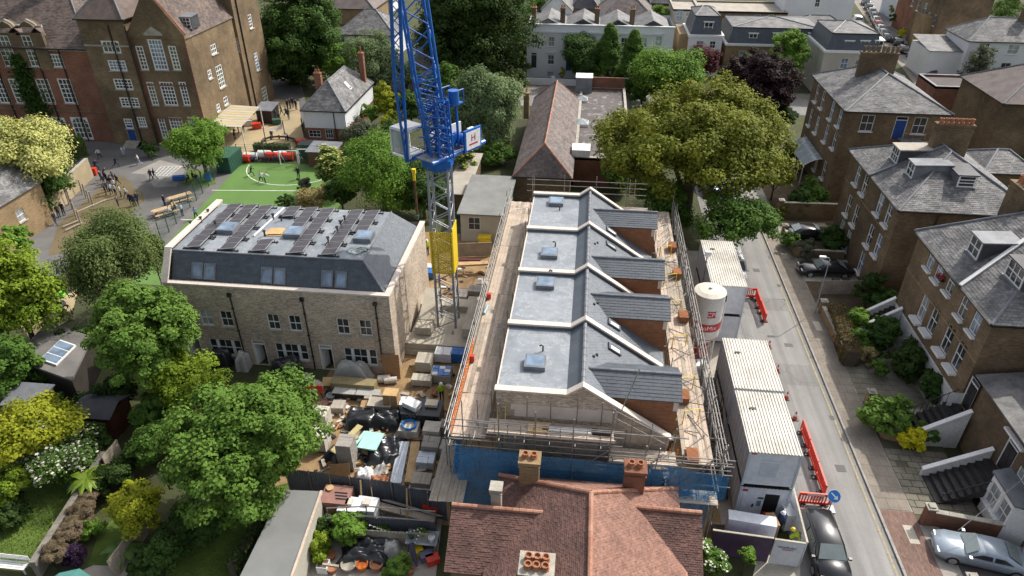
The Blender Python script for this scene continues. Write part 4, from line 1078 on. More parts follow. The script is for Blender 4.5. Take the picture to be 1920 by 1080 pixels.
# ================================================================== site cabins, two high
def corr_roof(x0,x1,y0,y1,z,parent,pitch=.18):
 b=MB();n=max(4,int((x1-x0)/pitch));pts=[]
 for i in range(n):
  x=x0+(x1-x0)*i/n;w=(x1-x0)/n
  pts += [(x,0),(x+w*.5,0),(x+w*.58,.05),(x+w*.92,.05)]
 pts.append((x1,0))
 for i in range(len(pts)-1):
  (a,za),(c,zc)=pts[i],pts[i+1];b.poly([(a,y0,z+za),(c,y0,z+zc),(c,y1,z+zc),(a,y1,z+za)])
 return b.build('roof_sheet',M_cabroof,parent)
M_cabroof=mat('cabin_roof',(.60,.575,.51),(.33,.30,.25),.5,.5,.08,spec=.4,fine=6,lo=.45,hi=.8)
M_seam=plain('cabin_seam',(.5,.55,.62),.5)
def cabin(lab,x0,x1,y0,y1,z0,top,win=(),doors=(),h=2.62):
 T_=thing('site_cabin',lab,'cabin',((x0+x1)/2,(y0+y1)/2,z0),'stacked site cabins')
 FFr=Face((x0,y0,0),(1,0,0),(0,-1,0));b=MB()
 wall(b,FFr,x1-x0,z0+.1,z0+h,[w for w in win]+[d for d in doors],.08)
 b.poly([(x1,y0,z0+.1),(x1,y1,z0+.1),(x1,y1,z0+h),(x1,y0,z0+h)]);b.poly([(x0,y1,z0+.1),(x0,y0,z0+.1),(x0,y0,z0+h),(x0,y1,z0+h)])
 b.poly([(x1,y1,z0+.1),(x0,y1,z0+.1),(x0,y1,z0+h),(x1,y1,z0+h)]);b.poly([(x0,y0,z0+.1),(x0,y1,z0+.1),(x1,y1,z0+.1),(x1,y0,z0+.1)])
 b.build('wall',M_cab,T_)
 for w in win:window(FFr,w,T_,M_white,M_gl,1,1,sash=False,fw=.05,depth_=.07)
 for d in doors:
  p,q=FFr.at(d[0],d[2],-.075),FFr.at(d[1],d[3],-.03)
  dd=MB().box(p.x,p.y,p.z,q.x,q.y,q.z).build('door',M_cab if d[4]else M_black,T_)if len(d)> 4 else MB().box(p.x,p.y,p.z,q.x,q.y,q.z).build('door',M_cab,T_)
  MB().box(q.x-.2,q.y-.06,1.0+z0,q.x-.12,q.y,1.15+z0).build('handle',M_black,dd)
 for k in range(int((y1-y0)/.6)):          # ribs down the long sides
  y=y0+.3+k*.6
  MB().box(x0-.025,y,z0+.2,x0-.002,y+.3,z0+h-.15).build('rib',M_seam,T_)
  MB().box(x1+.002,y,z0+.2,x1+.025,y+.3,z0+h-.15).build('rib',M_seam,T_)
 for x,y in ((x0,y0),(x1,y0),(x0,y1),(x1,y1)):MB().box(x-.06,y-.06,z0+.02,x+.06,y+.06,z0+h+.03).build('corner_post',M_seam,T_)
 MB().box(x0-.05,y0-.05,z0+h,x1+.05,y1+.05,z0+h+.05).build('roof',M_cabroof if top else M_black,T_)
 if top:
  corr_roof(x0-.05,x1+.05,y0-.06,y1+.06,z0+h+.06,T_)
  for x in (x0+.55,):MB().box(x,y1-1.6,z0+h+.06,x+.35,y1-1.45,z0+h+.14).build('lifting_eye',M_black,T_)
 else:
  for i in range(12):MB().box(x0+.1+i*(x1-x0-.2)/12,y0-.075,z0+h+.0,x0+.1+(i+.6)*(x1-x0-.2)/12,y0-.052,z0+h+.05).build('vent',M_black,T_)
 return T_
def blank(f,a0,a1,z0,z1,T_):MB().box(*f.at(a0,z0,.004),*f.at(a1,z1,.02)).build('panel',M_seam,T_)
c1=cabin('lower white site cabin with open doorway facing the red brick house',10.2,13.0,29.1,34.2,.1,False,win=(),doors=((1.45,2.3,.25,2.2),))
f1=Face((10.2,29.1,0),(1,0,0),(0,-1,0))
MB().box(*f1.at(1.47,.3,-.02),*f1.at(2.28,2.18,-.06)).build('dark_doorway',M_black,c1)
d=MB().box(*f1.at(.2,.3,.004),*f1.at(.98,2.15,.04)).build('door',M_cab,c1);MB().box(*f1.at(.82,1.1,.05),*f1.at(.9,1.35,.09)).build('handle',M_black,d)
MB().box(*f1.at(.12,2.32,.003),*f1.at(.42,2.48,.02)).build('label_plate',M_red_s,c1)
MB().box(*f1.at(1.08,1.75,.003),*f1.at(1.4,1.9,.02)).build('notice',M_green_d,c1);MB().box(*f1.at(1.08,1.15,.003),*f1.at(1.32,1.6,.02)).build('notice',M_gl_b,c1)
c2=cabin('upper white site cabin above the open doorway, ribbed cream roof',10.2,13.0,29.1,34.2,2.82,True)
f2=Face((10.2,29.1,0),(1,0,0),(0,-1,0));blank(f2,.75,1.75,3.6,4.7,c2);blank(f2,.7,1.9,4.85,4.92,c2)
MB().box(*f1.at(.1,5.3,.003),*f1.at(.4,5.42,.02)).build('label_plate',M_red_s,c2)
cabin('lower site cabin in the middle stack beside the scaffold stairs',10.2,13.1,34.55,39.7,.1,False)
cabin('upper site cabin in the middle stack with stained ribbed roof',10.2,13.1,34.55,39.7,2.82,True)
cabin('lower site cabin behind the white silo',10.4,13.0,46.7,53.9,.1,False,win=((.5,1.05,1.1,1.75),))
c6=cabin('upper site cabin behind the silo with long streaked ribbed roof',10.4,13.0,46.7,53.9,2.82,True,win=((.75,1.35,3.9,4.65),))
# site floodlight pole behind the silo
T_=thing('floodlight','white floodlight on a thin pole at the corner of the silo cabin','lamp',(10.2,49.6,0))
MB().cyl((10.25,49.6,0),(10.25,49.6,6.6),.05).build('pole',M_grey_c,T_);MB().box(10.05,49.5,6.4,10.5,49.75,6.8).build('lamp_head',M_sign,T_)
# staircase between scaffold and cabins
T_=thing('stair_tower','dark steel site staircase climbing between scaffold and white cabins','stairs',(9.4,30,0))
for k in range(13):
 y=30.3+k*.42;z=.3+k*.2;MB().box(8.95,y,z,9.95,y+.34,z+.05).build('tread',M_blackm,T_)
for x in (8.93,9.97):MB().beam((x,30.2,.25),(x,35.7,2.85),.05,.25).build('stringer',M_black,T_);rod('handrail',(x,30.2,1.2),(x,35.7,3.8),.03,M_galv,T_)
MB().box(8.95,35.75,2.75,9.95,38.5,2.82).build('landing',M_blackm,T_)
for x in (8.95,9.95):
 for y in (36,38.4):rod('post',(x,y,0),(x,y,3.9),.03,M_galv,T_)
rod('handrail',(8.95,36,3.85),(8.95,38.4,3.85),.03,M_galv,T_)
for k in range(6):
 y=38.6+k*.4;z=2.7+k*.0;MB().box(8.95,y,2.6-k*.4,9.95,y+.34,2.65-k*.4).build('tread',M_blackm,T_)
# mortar silo
SX,SY=9.95,44.9
T_=thing('mortar_silo','tall white mortar silo with red lettering on steel legs beside the cabins','silo',(SX,SY,0))
M_silo=mat('silo_paint',(.72,.71,.67),(.60,.58,.52),.9,.5,.05)
R_=1.15
MB().lathe([(.35,1.35),(R_,2.25),(R_,6.0)],(SX,SY,0),36).build('drum',M_silo,T_,smooth=False)
MB().lathe([(R_+.03,6.0),(R_+.03,6.08),(R_*.7,6.22),(.12,6.3),(.12,6.42),(.01,6.42)],(SX,SY,0),36).build('lid',mat('silo_top',(.68,.64,.55),(.52,.48,.40),1.5,.7),T_)
def band(z0,z1,m,name,a0=0,a1=360,r=R_+.006,n=40):
 b=MB();n=max(4,int(n*(a1-a0)/360))
 for i in range(n):
  t0,t1=math.radians(a0+(a1-a0)*i/n),math.radians(a0+(a1-a0)*(i+1)/n)
  b.poly([(SX+r*math.cos(t0),SY+r*math.sin(t0),z0),(SX+r*math.cos(t1),SY+r*math.sin(t1),z0),(SX+r*math.cos(t1),SY+r*math.sin(t1),z1),(SX+r*math.cos(t0),SY+r*math.sin(t0),z1)])
 return b.build(name,m,T_)
M_sred=plain('silo_red',(.5,.03,.035),.45)
band(3.05,3.75,M_sred,'red_band');band(2.28,2.34,M_sred,'red_line');band(4.35,4.95,M_sred,'red_patch',262,294)
def curve_text(s,z,size,a_mid,m,name):
 cu=bpy.data.curves.new(name,'FONT');cu.body=s;cu.size=size;cu.extrude=.002;cu.align_x='CENTER';cu.align_y='CENTER'
 o=bpy.data.objects.new(name,cu);COL.objects.link(o);dg=bpy.context.evaluated_depsgraph_get();dg.update()
 me=bpy.data.meshes.new_from_object(o.evaluated_get(dg));bpy.data.objects.remove(o)
 for v in me.vertices:
  r=R_+.014+v.co.z;a=math.radians(a_mid)+v.co.x/R_;zz=z+v.co.y
  v.co=(SX+r*math.cos(a),SY+r*math.sin(a),zz)
 me.materials.clear();me.materials.append(m);link(name,me,T_)
curve_text('CPI',4.64,.52,278,M_sign,'lettering');curve_text('EuroMix',3.4,.52,262,M_sign,'lettering')
for k in range(4):
 a=math.radians(45+90*k);x,y=SX+R_*.92*math.cos(a),SY+R_*.92*math.sin(a)
 rod('leg',(x,y,0),(x,y,2.6),.07,M_silo,T_);a2=a+math.pi/2;x2,y2=SX+R_*.92*math.cos(a2),SY+R_*.92*math.sin(a2)
 rod('leg_brace',(x,y,.3),(x2,y2,1.9),.03,M_silo,T_)
MB().box(SX-.4,SY-.55,.15,SX+.4,SY+.1,1.2).build('mixer',M_sred,T_)
MB().tube([(SX+1.2,SY-.1,2.4),(SX+1.25,SY-.1,5.0),(SX+1.0,SY-.6,5.6)],.05,7).build('filler_pipe',M_white,T_)

# ================================================================== hoarding, site fence, barriers, cones
M_hoard=plain('purple_hoarding',(.085,.05,.10),.5);M_hoardw=plain('white_hoarding',(.68,.70,.74),.5)
def panel_fence(name,lab,cat,pts,h,m,pw=1.2,t=.05,post=None,pname='panel',cap=None,z0=0.05):
 T_=thing(name,lab,cat,(pts[0][0],pts[0][1],0))
 for (xa,ya),(xb,yb)in zip(pts[:-1],pts[1:]):
  L_=math.hypot(xb-xa,yb-ya);n=max(1,round(L_/pw));rz=math.atan2(yb-ya,xb-xa)
  for k in range(n):
   s=(k+.5)/n;plank(pname,(xa+(xb-xa)*s,ya+(yb-ya)*s,z0+h/2+random.uniform(-.02,.02)),(L_/n-.015,t,h),m,T_,rz+random.uniform(-.006,.006))
   if post:plank('post',(xa+(xb-xa)*k/n,ya+(yb-ya)*k/n,h/2),(.09,.09,h+.12),post,T_,rz)
  if cap:plank('cap_rail',((xa+xb)/2,(ya+yb)/2,h+z0+.03),(L_,t+.06,.05),cap,T_,rz)
 return T_
panel_fence('hoarding','dark purple site hoarding with white capping behind the front garden','hoarding',[(8.3,26.3),(11.55,26.1)],2.0,M_hoard,cap=M_conc_l)
HW=panel_fence('hoarding','white site hoarding panel with small logo at the pavement corner','hoarding',[(11.6,26.05),(13.2,25.95)],2.0,M_hoardw,1.6,cap=M_conc_l)
q=text_mesh('lettering','modular',plain('logo_blue',(.05,.08,.35),.5),.3,facing((12.35,25.96,1.55),(1,-.06,0),(0,-1,0)),None);q.parent=HW;q.matrix_basis=Matrix.Translation(-HW.location)@ q.matrix_basis
b=MB().box(12.1,25.955,1.33,12.75,25.965,1.38).build('logo_stripe',M_red_s,HW)
panel_fence('hoarding','white hoarding running along the road beside the cabin door','hoarding',[(13.3,26.0),(13.45,30.6)],2.0,M_hoardw,1.2,cap=M_conc_l)
plank('site_shelter',(10.6,27.3,1.2),(2.6,.7,1.9),M_cab,None,-.1);o=COL.objects[-1]
tag(o,'pale steel store box with sloping lid behind the purple hoarding','store box')
M_sheet=mat('grey_sheet',(.13,.145,.165),(.10,.112,.13),.6,.55,.05)
fpts=[(-17.0,28.1),(-15.5,28.0),(-10.3,27.7),(-6.8,26.9)]
FN=thing('site_fence','grey corrugated sheet fence along the near edge of the building site','fence',(-12,28.8,0))
def corr_panel(p0,p1,h,parent,m,name='sheet',pitch=.13):
 p0,p1=Vector((*p0,0)),Vector((*p1,0));d=p1-p0;n=int(d.length/pitch)*2;nr=Vector((-d.y,d.x,0)).normalized()*.02;b=MB()
 ps=[p0+d*i/n+nr*(1 if i % 2 else -1)for i in range(n+1)]
 for i in range(n):b.poly([ps[i],ps[i+1],ps[i+1]+Vector((0,0,h)),ps[i]+Vector((0,0,h))])
 return b.build(name,m,parent)
for (a,c)in zip(fpts[:-1],fpts[1:]):
 L_=math.hypot(c[0]-a[0],c[1]-a[1]);n=max(1,round(L_/1.2))
 for k in range(n):
  s,t=k/n,(k+1)/n;P0=(a[0]+(c[0]-a[0])*s,a[1]+(c[1]-a[1])*s);P1=(a[0]+(c[0]-a[0])*(t-.01),a[1]+(c[1]-a[1])*(t-.01))
  corr_panel(P0,P1,2.05+random.uniform(-.02,.03),FN,M_sheet)
  if k % 2 == 0:rod('fence_post',(P0[0],P0[1]-.08,0),(P0[0],P0[1]-.08,2.2),.04,M_galv,FN)
for q0,q1 in (((-11.9,26.5,.1),(-12.2,27.7,2.0)),((-9.1,26.2,.1),(-9.3,27.4,2.0))):bar('prop',q0,q1,.09,.06,M_timber,FN)
# lower railed fence towards the garden
FN2=thing('railed_fence','low grey sheet fence with twin galvanised rails above the patio garden','fence',(-10.5,25.9,0))
gpts=[tuple(G(*p_,1.6))[:2]for p_ in ((612,972),(685,968),(815,978))]
for a,c in zip(gpts[:-1],gpts[1:]):
 corr_panel(a,c,1.5,FN2,M_sheet)
 rod('rail',(*a,1.62),(*c,1.62),.045,M_galv,FN2);rod('rail',(a[0],a[1]+.3,2.1),(c[0],c[1]+.3,2.1),.04,M_galv,FN2)
 for t in (0,.5,1):x,y=a[0]+(c[0]-a[0])*t,a[1]+(c[1]-a[1])*t;rod('post',(x,y+.05,0),(x,y+.3,2.15),.035,M_galv,FN2)
# red plastic barriers: each section a thing
bm=MB();bm.box(-.96,-.05,.12,.96,.05,.3).box(-.96,-.05,.82,.96,.05,1.02).box(-.96,-.045,.3,-.86,.045,.82).box(.86,-.045,.3,.96,.045,.82)
for k in range(9):bm.box(-.75+k*.17,-.03,.3,-.69+k*.17,.03,.82)
bmesh_me=bm.mesh('panel',M_red_pl);foot_me=MB().box(-.14,-.3,0,.14,.3,.1).mesh('foot',M_blackm);strip_me=MB().box(-.5,-.056,.86,.5,-.051,.98).mesh('reflector',M_white_p)
def barrier(x,y,rz,lab):
 B=thing('road_barrier',lab,'barrier',(x,y,.02),'red plastic road barriers',local=True);B.rotation_euler.z=rz
 for me,nm in ((bmesh_me,'panel'),(strip_me,'reflector')):o=bpy.data.objects.new(nm,me);COL.objects.link(o);o.parent=B
 for s in (-.6,.6):o=bpy.data.objects.new('foot',foot_me);COL.objects.link(o);o.parent=B;o.location.x=s
 return B
ords=['first','second','third','fourth','fifth','sixth','seventh']
for k in range(3):barrier(15.95,36.2-k*2.0,math.pi/2+.0,f'red plastic barrier in the kerbside line by the ribbed cabins, {ords[k]} from the far end')
barrier(15.15,30.55,0.0,'red plastic barrier closing the bay in front of the parked black people carrier')
for k in range(2):barrier(15.9+.05*k,52.8-k*2.0,math.pi/2,f'red barrier by the back cabin, {("far","near")[k]} one of the pair along the road')
barrier(15.0,53.8,0.05,'red barrier set across the lane behind the silo cabin')
cone_b=MB().lathe([(.16,.04),(.035,.7),(.03,.72)],(0,0,0),12).mesh('cone',M_red_pl);cone_f=MB().box(-.2,-.2,0,.2,.2,.045).mesh('foot',M_blackm);cone_r=MB().lathe([(.118,.32),(.08,.5)],(0,0,0),12).mesh('reflective_collar',M_white_p)
cn=['farthest traffic cone, beside the stack of middle cabins roof end','traffic cone on the road, second from the far end','traffic cone on the road, third from the far end','traffic cone nearest the line of red barriers']
for (px,py),lb in zip(((1441,652),(1457,697),(1474,748),(1490,786)),cn):
 p=G(px,py);B=thing('traffic_cone','red and white '+lb,'cone',(p.x,p.y,.02),'traffic cones along the road',local=True)
 for me,nm in ((cone_b,'cone_body'),(cone_f,'foot'),(cone_r,'reflective_collar')):o=bpy.data.objects.new(nm,me);COL.objects.link(o);o.parent=B
# round blue keep right sign
p=G(1548,985);T_=thing('road_sign','round blue sign with white arrow at the corner of the red barriers','sign',(p.x,p.y,0))
sx_,sy_=16.05,30.3
T_.location=(sx_,sy_,0)
MB().cyl((sx_,sy_,.02),(sx_,sy_,1.0),.035).box(sx_-.3,sy_-.3,.02,sx_+.3,sy_+.3,.08).build('stand',M_grey_c,T_)
nrm=Vector((0,-.75,.66)).normalized();cc=Vector((sx_,sy_-.05,1.25))
MB().cyl(cc,cc+nrm*.03,.36,.36,28).build('sign_disc',plain('sign_blue',(.01,.14,.45),.4),T_)
MB().cyl(cc-nrm*.01,cc+nrm*.02,.385,.385,28).build('sign_rim',M_white_p,T_)
ux_,vy_=Vector((1,0,0)),nrm.cross(Vector((1,0,0)))
def sp(a,b_):return cc+nrm*.034+ux_*a+vy_*b_
b=MB();b.poly([sp(-.2,.17),sp(-.16,.21),sp(.1,-.05),sp(.05,-.09)]);b.poly([sp(.2,-.2),sp(.17,.04),sp(-.05,-.17)]);b.build('arrow',M_white_p,T_)
# ================================================================== building materials in the yard: every pile a thing
def pallet(T_,x,y,w,l,rz=0.0):
 c,s=math.cos(rz),math.sin(rz)
 for k in range(5):
  d=-l/2+l*(k+.5)/5;plank('pallet_slat',(x-d*s,y+d*c,.125),(w,l/7,.02),M_board_d,T_,rz)
 for k in (-1,0,1):plank('pallet_bearer',(x+k*w*.45*c,y+k*w*.45*s,.06),(.09,l,.1),M_board_d,T_,rz)
def block_stack(px,py,w,l,h,m,lab,nx=2,ny=2,nz=3,rz=0.0,wrap=None,cat='block stack',z=0,name='block_stack'):
 p=G(px,py,0);T_=thing(name,lab,cat,(p.x,p.y,0));pallet(T_,p.x,p.y,w,l,rz)
 c,s=math.cos(rz),math.sin(rz)
 for k in range(nz):
  for i in range(nx):
   for j in range(ny):
    dx,dy=-w/2+w*(i+.5)/nx+random.uniform(-.01,.01),-l/2+l*(j+.5)/ny+random.uniform(-.01,.01)
    plank('block',(p.x+dx*c-dy*s,p.y+dx*s+dy*c,.14+h*(k+.5)/nz),(w/nx-.012,l/ny-.012,h/nz-.01),m,T_,rz)
 return T_,p
def heap_sheet(px,py,w,l,h,m,lab,name,cat,rz=0.0,n=18,sharp=.5,rough_=.07):
 """sheet thrown over a pile: a crumpled height field that drops to the ground at its rim"""
 p=G(px,py,0);b=MB();rnd=random.Random(int(px*7+py));c,s=math.cos(rz),math.sin(rz)
 ph=[rnd.uniform(0,6.28)for _ in range(8)]
 for j in range(n+1):
  for i in range(n+1):
   u,v=i/n*2-1,j/n*2-1;e=max(abs(u),abs(v));k=min(1,max(0,(1-e)/(1-sharp)))
   k=k*k*(3-2*k)
   f=h*k*(.86+.14*math.sin(u*3+ph[0])*math.cos(v*2.4+ph[1]))+rough_*k*(math.sin(u*9+v*5+ph[2])+math.sin(v*12-u*4+ph[3]))*.5+rnd.uniform(-.5,.5)*rough_*.8
   x,y=u*w/2*(1+.06*math.sin(v*5+ph[4])),v*l/2*(1+.06*math.sin(u*5+ph[5]))
   b.v.append((p.x+x*c-y*s,p.y+x*s+y*c,max(.02,f+.02)))
 for j in range(n):
  for i in range(n):a=j*(n+1)+i;b.f.append([a,a+1,a+n+2,a+n+1]);b.m.append(0)
 return tag(b.build(name,m,smooth=True),lab,cat),p
M_block=mat('grey_block',(.36,.335,.30),(.29,.27,.24),2,.85,.15);M_blockp=mat('pale_block',(.62,.57,.50),(.50,.46,.40),2,.8,.1)
M_wrap=plain('white_wrap',(.70,.71,.73),.35);M_poly=plain('clear_sheet',(.40,.40,.38),.3);M_card=mat('cardboard',(.42,.27,.14),(.35,.22,.11),2,.85)
M_pinkb=mat('red_wrapped_board',(.32,.17,.14),(.26,.14,.115),2,.6);M_mint=plain('mint_insulation',(.38,.66,.60),.6);M_alub=plain('foil_board',(.55,.6,.66),.35,metal=.2)
M_kraft=mat('olive_board',(.29,.24,.13),(.23,.19,.10),1.5,.85)
block_stack(605,800,1.15,1.05,1.35,M_blockp,'tall pale wrapped block pack half hidden by the big tree, rear one of two',2,2,3)
block_stack(602,838,1.15,1.1,1.3,M_blockp,'tall pale wrapped block pack beside the big tree, front one of two',2,2,3)
block_stack(655,872,1.0,1.1,2.1,M_block,'tall narrow stack of grey concrete blocks near the corrugated fence',1,4,9)
heap_sheet(680,790,2.4,2.0,.9,M_tarp,'black sheeted pile behind the yellow boards','sheeted_pile','tarpaulin',.1,sharp=.7)
T_,p=heap_sheet(645,845,1.9,3.0,.7,M_tarp,'black sheeted pile under the pale yellow insulation offcuts','sheeted_pile','tarpaulin',-.35)
T_=thing('insulation_offcuts','pale yellow insulation board offcuts thrown on the black sheeting','insulation board',(p.x,p.y,.7))
for dx,dy,rz,w,l,z in ((.35,.6,-.4,.45,2.1,.82),(.1,-.3,-.5,.5,1.6,.86),(.2,-.9,1.2,.4,1.4,.8),(.5,.1,-.9,.3,1.2,.92)):plank('board',(p.x+dx,p.y+dy,z),(w,l,.05),mat('yellow_insulation',(.52,.44,.22),(.44,.37,.18),2,.8),T_,rz,.06)
heap_sheet(723,850,2.6,3.0,.75,M_tarp,'crumpled black sheet spread under the mint green board','sheeted_pile','tarpaulin',.1,24,.45,.16)
p=G(695,826,.9);T_=thing('insulation_sheet','mint green insulation sheets lying on crumpled black plastic','insulation board',(p.x,p.y,.8))
for k in range(3):plank('sheet',(p.x+.03*k,p.y-.04*k,.86+.06*k),(1.3,1.55,.055),M_mint,T_,-.15+.03*k)
plank('strip',(p.x-.85,p.y,.84),(.25,1.8,.05),M_mint,T_,-.3)
heap_sheet(728,795,2.7,1.6,1.0,M_tarp,'glossy black sheeted heap in front of the small skip','sheeted_pile','tarpaulin',.05,22,.5,.14)
# little open skip of mortar
p=G(716,770);T_=thing('mortar_tub','cream open mortar tub full of grey mix','tub',(p.x,p.y,0));w,l,h=.85,.6,.95
b=MB();o=[(-w*.8,-l*.8,.25),(w*.8,-l*.8,.25),(w*.8,l*.8,.25),(-w*.8,l*.8,.25),(-w,-l,h),(w,-l,h),(w,l,h),(-w,l,h)]
i_=[(-w*.92,-l*.9,h),(w*.92,-l*.9,h),(w*.92,l*.9,h),(-w*.92,l*.9,h),(-w*.9,-l*.88,h-.1),(w*.9,-l*.88,h-.1),(w*.9,l*.88,h-.1),(-w*.9,l*.88,h-.1)]
vs=[(p.x+a,p.y+c,d)for a,c,d in o+i_]
b.add(vs,[(3,2,1,0),(0,1,5,4),(1,2,6,5),(2,3,7,6),(3,0,4,7),(4,5,9,8),(5,6,10,9),(6,7,11,10),(7,4,8,11),(8,9,13,12),(9,10,14,13),(10,11,15,14),(11,8,12,15)]);b.build('tub',M_conc_l,T_)
MB().poly([vs[12],vs[13],vs[14],vs[15]]).build('mortar',M_conc,T_);plank('pallet',(p.x,p.y,.12),(1.5,1.1,.2),M_board_d,T_)
for k,(px,py,h,lb)in enumerate(((737,755,1.75,'tall brown cardboard carton standing on end by the mortar tub'),)):
 p=G(px,py+15);T_=thing('carton',lb,'carton',(p.x,p.y,0));MB().box(p.x-.5,p.y-.4,0,p.x+.5,p.y+.4,h).build('box',M_card,T_)
 MB().box(p.x-.505,p.y-.41,h,p.x-.01,p.y+.41,h+.015).build('flap',M_ply,T_);MB().box(p.x+.01,p.y-.41,h,p.x+.505,p.y+.41,h+.018).build('flap',M_ply,T_);MB().box(p.x-.03,p.y-.405,.1,p.x+.03,p.y-.401,h).build('tape',M_board,T_)
# black sheeted stack with insulation bales on top
p=G(795,790);T_=thing('sheeted_stack','square black sheeted stack with a hard edge beside the site worker','tarpaulin',(p.x,p.y,0))
b=MB()
MB().box(p.x-1.35,p.y-.85,.02,p.x+1.3,p.y+.8,1.35).build('stack',M_tarp,T_)
for k in range(9):MB().box(p.x-1.3+k*.29,p.y-.9-.03*(k % 2),.02,p.x-1.15+k*.29,p.y-.852,1.3).build('fold',M_tarp,T_)
MB().box(p.x-1.38,p.y-.88,1.352,p.x+1.33,p.y+.83,1.372).build('top_sheet',M_tarp,T_)
T2=thing('insulation_bale','white striped insulation bale on top of the square black stack','insulation',(p.x-.75,p.y,1.38));
for k in range(4):plank('roll',(p.x-.7,p.y-.1+.0*k,1.46+k*.1),(1.15,.75,.09),M_wrap,T2,-.45)
T2=thing('insulation_bale','small cream insulation pack on the corner of the square black stack','insulation',(p.x+.6,p.y+.2,1.38));plank('pack',(p.x+.6,p.y+.25,1.5),(.85,.6,.22),M_cope,T2);plank('band',(p.x+.6,p.y+.25,1.5),(.06,.615,.235),M_yel_c,T2)
# stacks of bricks and blocks on the right of the yard
heap_sheet(796,795,1.9,1.0,1.15,M_poly,'dusty sheeted brick stack behind the blue pipe coil','sheeted_stack','tarpaulin',0,16,.75,.05)
T_,p=block_stack(769,815,1.3,1.1,.7,M_blockp,'low pallet of pale blocks under the blue pipe coil',4,2,3)
T2=thing('pipe_coil','coil of bright blue water pipe on a block pallet','pipe coil',(p.x,p.y,.85))
b=MB()
for k in range(9):
 r=.44+.028*(k % 3);z=.9+.05*(k // 3)+random.uniform(-.01,.01)
 b.tube([(p.x+r*math.cos(a)+.02*math.sin(3*a+k),p.y+r*math.sin(a),z+.01*math.sin(2*a+k))for a in [i*2*math.pi/24 for i in range(25)]],.022,6)
b.build('coil',plain('pipe_blue',(.02,.22,.62),.35),T2)
for px,py,lb,m,hh in ((812,822,'stone coloured block pallet behind two others by the scaffold',M_blockp,1.0),(810,850,'foil topped block pallet in the row beside the scaffold',M_block,.95),(800,872,'silver sheeted pallet beside the timber packs',M_alub,.6)):
 block_stack(px,py,1.15,1.0,hh,m,lb,3,2,4)
T_,p=block_stack(791,908,1.25,.95,.45,M_conc,'open pallet of grey blocks on white sheet at the fence end',4,1,2);plank('sheet',(p.x,p.y,.15),(1.45,1.15,.03),M_wrap,T_)
def bundle(pa,pb,n,w,h,m,lab,name,cat,z=.15):
 a,c=G(*pa,z),G(*pb,z);T_=thing(name,lab,cat,((a.x+c.x)/2,(a.y+c.y)/2,0));d=(c-a);s=Vector((-d.y,d.x,0)).normalized()
 for i in range(n):
  for j in range(h):bar('length',a+s*w*(i-n/2+.5)+Vector((0,0,j*.09)),c+s*w*(i-n/2+.5)+Vector((0,0,j*.09+random.uniform(-.01,.01))),w*.93,.085,m,T_)
 for t in (.2,.8):q=a+d*t;plank('bearer',(q.x,q.y,.06),(n*w+.1,.1,.1),M_board_d,T_,math.atan2(s.y,s.x))
 return T_
bundle((742,910),(758,832),5,.14,3,M_alub,'long silver wrapped bundle beside the timber pack','profile_bundle','building material')
bundle((768,908),(780,832),5,.12,3,M_timber,'long pack of pale sawn timber between silver bundle and pallets','timber_pack','timber')
bundle((720,890),(752,800),4,.1,1,M_board_d,'loose weathered boards leaning through the middle of the yard','timber_pack','timber')
heap_sheet(722,872,1.0,2.4,.35,M_poly,'crumpled dirty clear sheeting beside loose boards','plastic_sheet','plastic sheet',-.3,16,.3,.15)
heap_sheet(684,893,1.1,1.0,.55,M_wrap,'torn white bulk bag with earth inside, by the fence','bulk_bag','bulk bag',.1,12,.7,.1)
heap_sheet(710,903,1.3,.8,.35,M_pot,'open white bag of orange rubble by the fence','bulk_bag','bulk bag',.1,12,.6,.1)
p=G(640,893);plank('board_sheet',(p.x,p.y,.5),(1.2,.05,1.0),M_card,None,.2,-.3);tag(COL.objects[-1],'brown board sheet leaning by the grey block stack','board')
# against the house row
for px,py,w,l,h,lb in ((541,700,2.1,1.3,1.45,'black sheeted heap in front of the middle ground floor window'),(415,682,2.0,1.3,1.5,'black sheeted heap in front of the left ground floor window')):heap_sheet(px,py,w,l,h,M_tarp,lb,'sheeted_pile','tarpaulin',0,18,.8,.1)
heap_sheet(460,690,.9,1.1,1.5,M_poly,'upright stack under clear plastic left of the open doorway','sheeted_stack','plastic sheet',0,14,.8,.06)
p=G(667,733);T_=thing('crate','long olive board pack under crumpled clear plastic at the house wall','board pack',(p.x,p.y,0))
MB().box(p.x-1.7,p.y-.4,.1,p.x+1.6,p.y+.4,.95).build('pack',M_kraft,T_);heap_sheet(662,708,3.0,1.3,1.55,M_poly,'crumpled clear plastic thrown over the long olive pack','plastic_sheet','plastic sheet',-.05,20,.55,.14)
p=G(670,746);T_=thing('crate','long black steel box with pale lid in front of the olive pack','box',(p.x,p.y,0));MB().box(p.x-1.7,p.y-.35,.05,p.x+1.7,p.y+.35,.6).build('box',M_black,T_);MB().box(p.x-1.72,p.y-.37,.602,p.x-.05,p.y+.37,.64).build('lid',M_poly,T_);MB().box(p.x+.02,p.y-.37,.602,p.x+1.72,p.y+.37,.645).build('lid',M_poly,T_)
p=OnY(732,690,LY0-.35);tag(MB().beam((p.x+.1,LY0-.55,.02),(p.x,LY0-.12,2.0),1.35,.03,up=(0,1,.2)).build('plywood_sheet',mat('brown_ply',(.36,.2,.1),(.3,.165,.08),1.2,.8)),'brown plywood sheet leaning on the house corner','plywood')
for px,py,r,lb in ((721,716,.3,'pinkish roll of membrane lying by the plywood sheet'),(733,718,.26,'cream roll of membrane lying by the plywood sheet')):
 p=G(px,py);tag(MB().cyl((p.x-.45,p.y-.1,r),(p.x+.45,p.y+.1,r),r,r,14).cyl((p.x+.45,p.y+.1,r),(p.x+.47,p.y+.105,r),r*.4,r*.4,10).build('membrane_roll',M_blockp),lb,'roll')
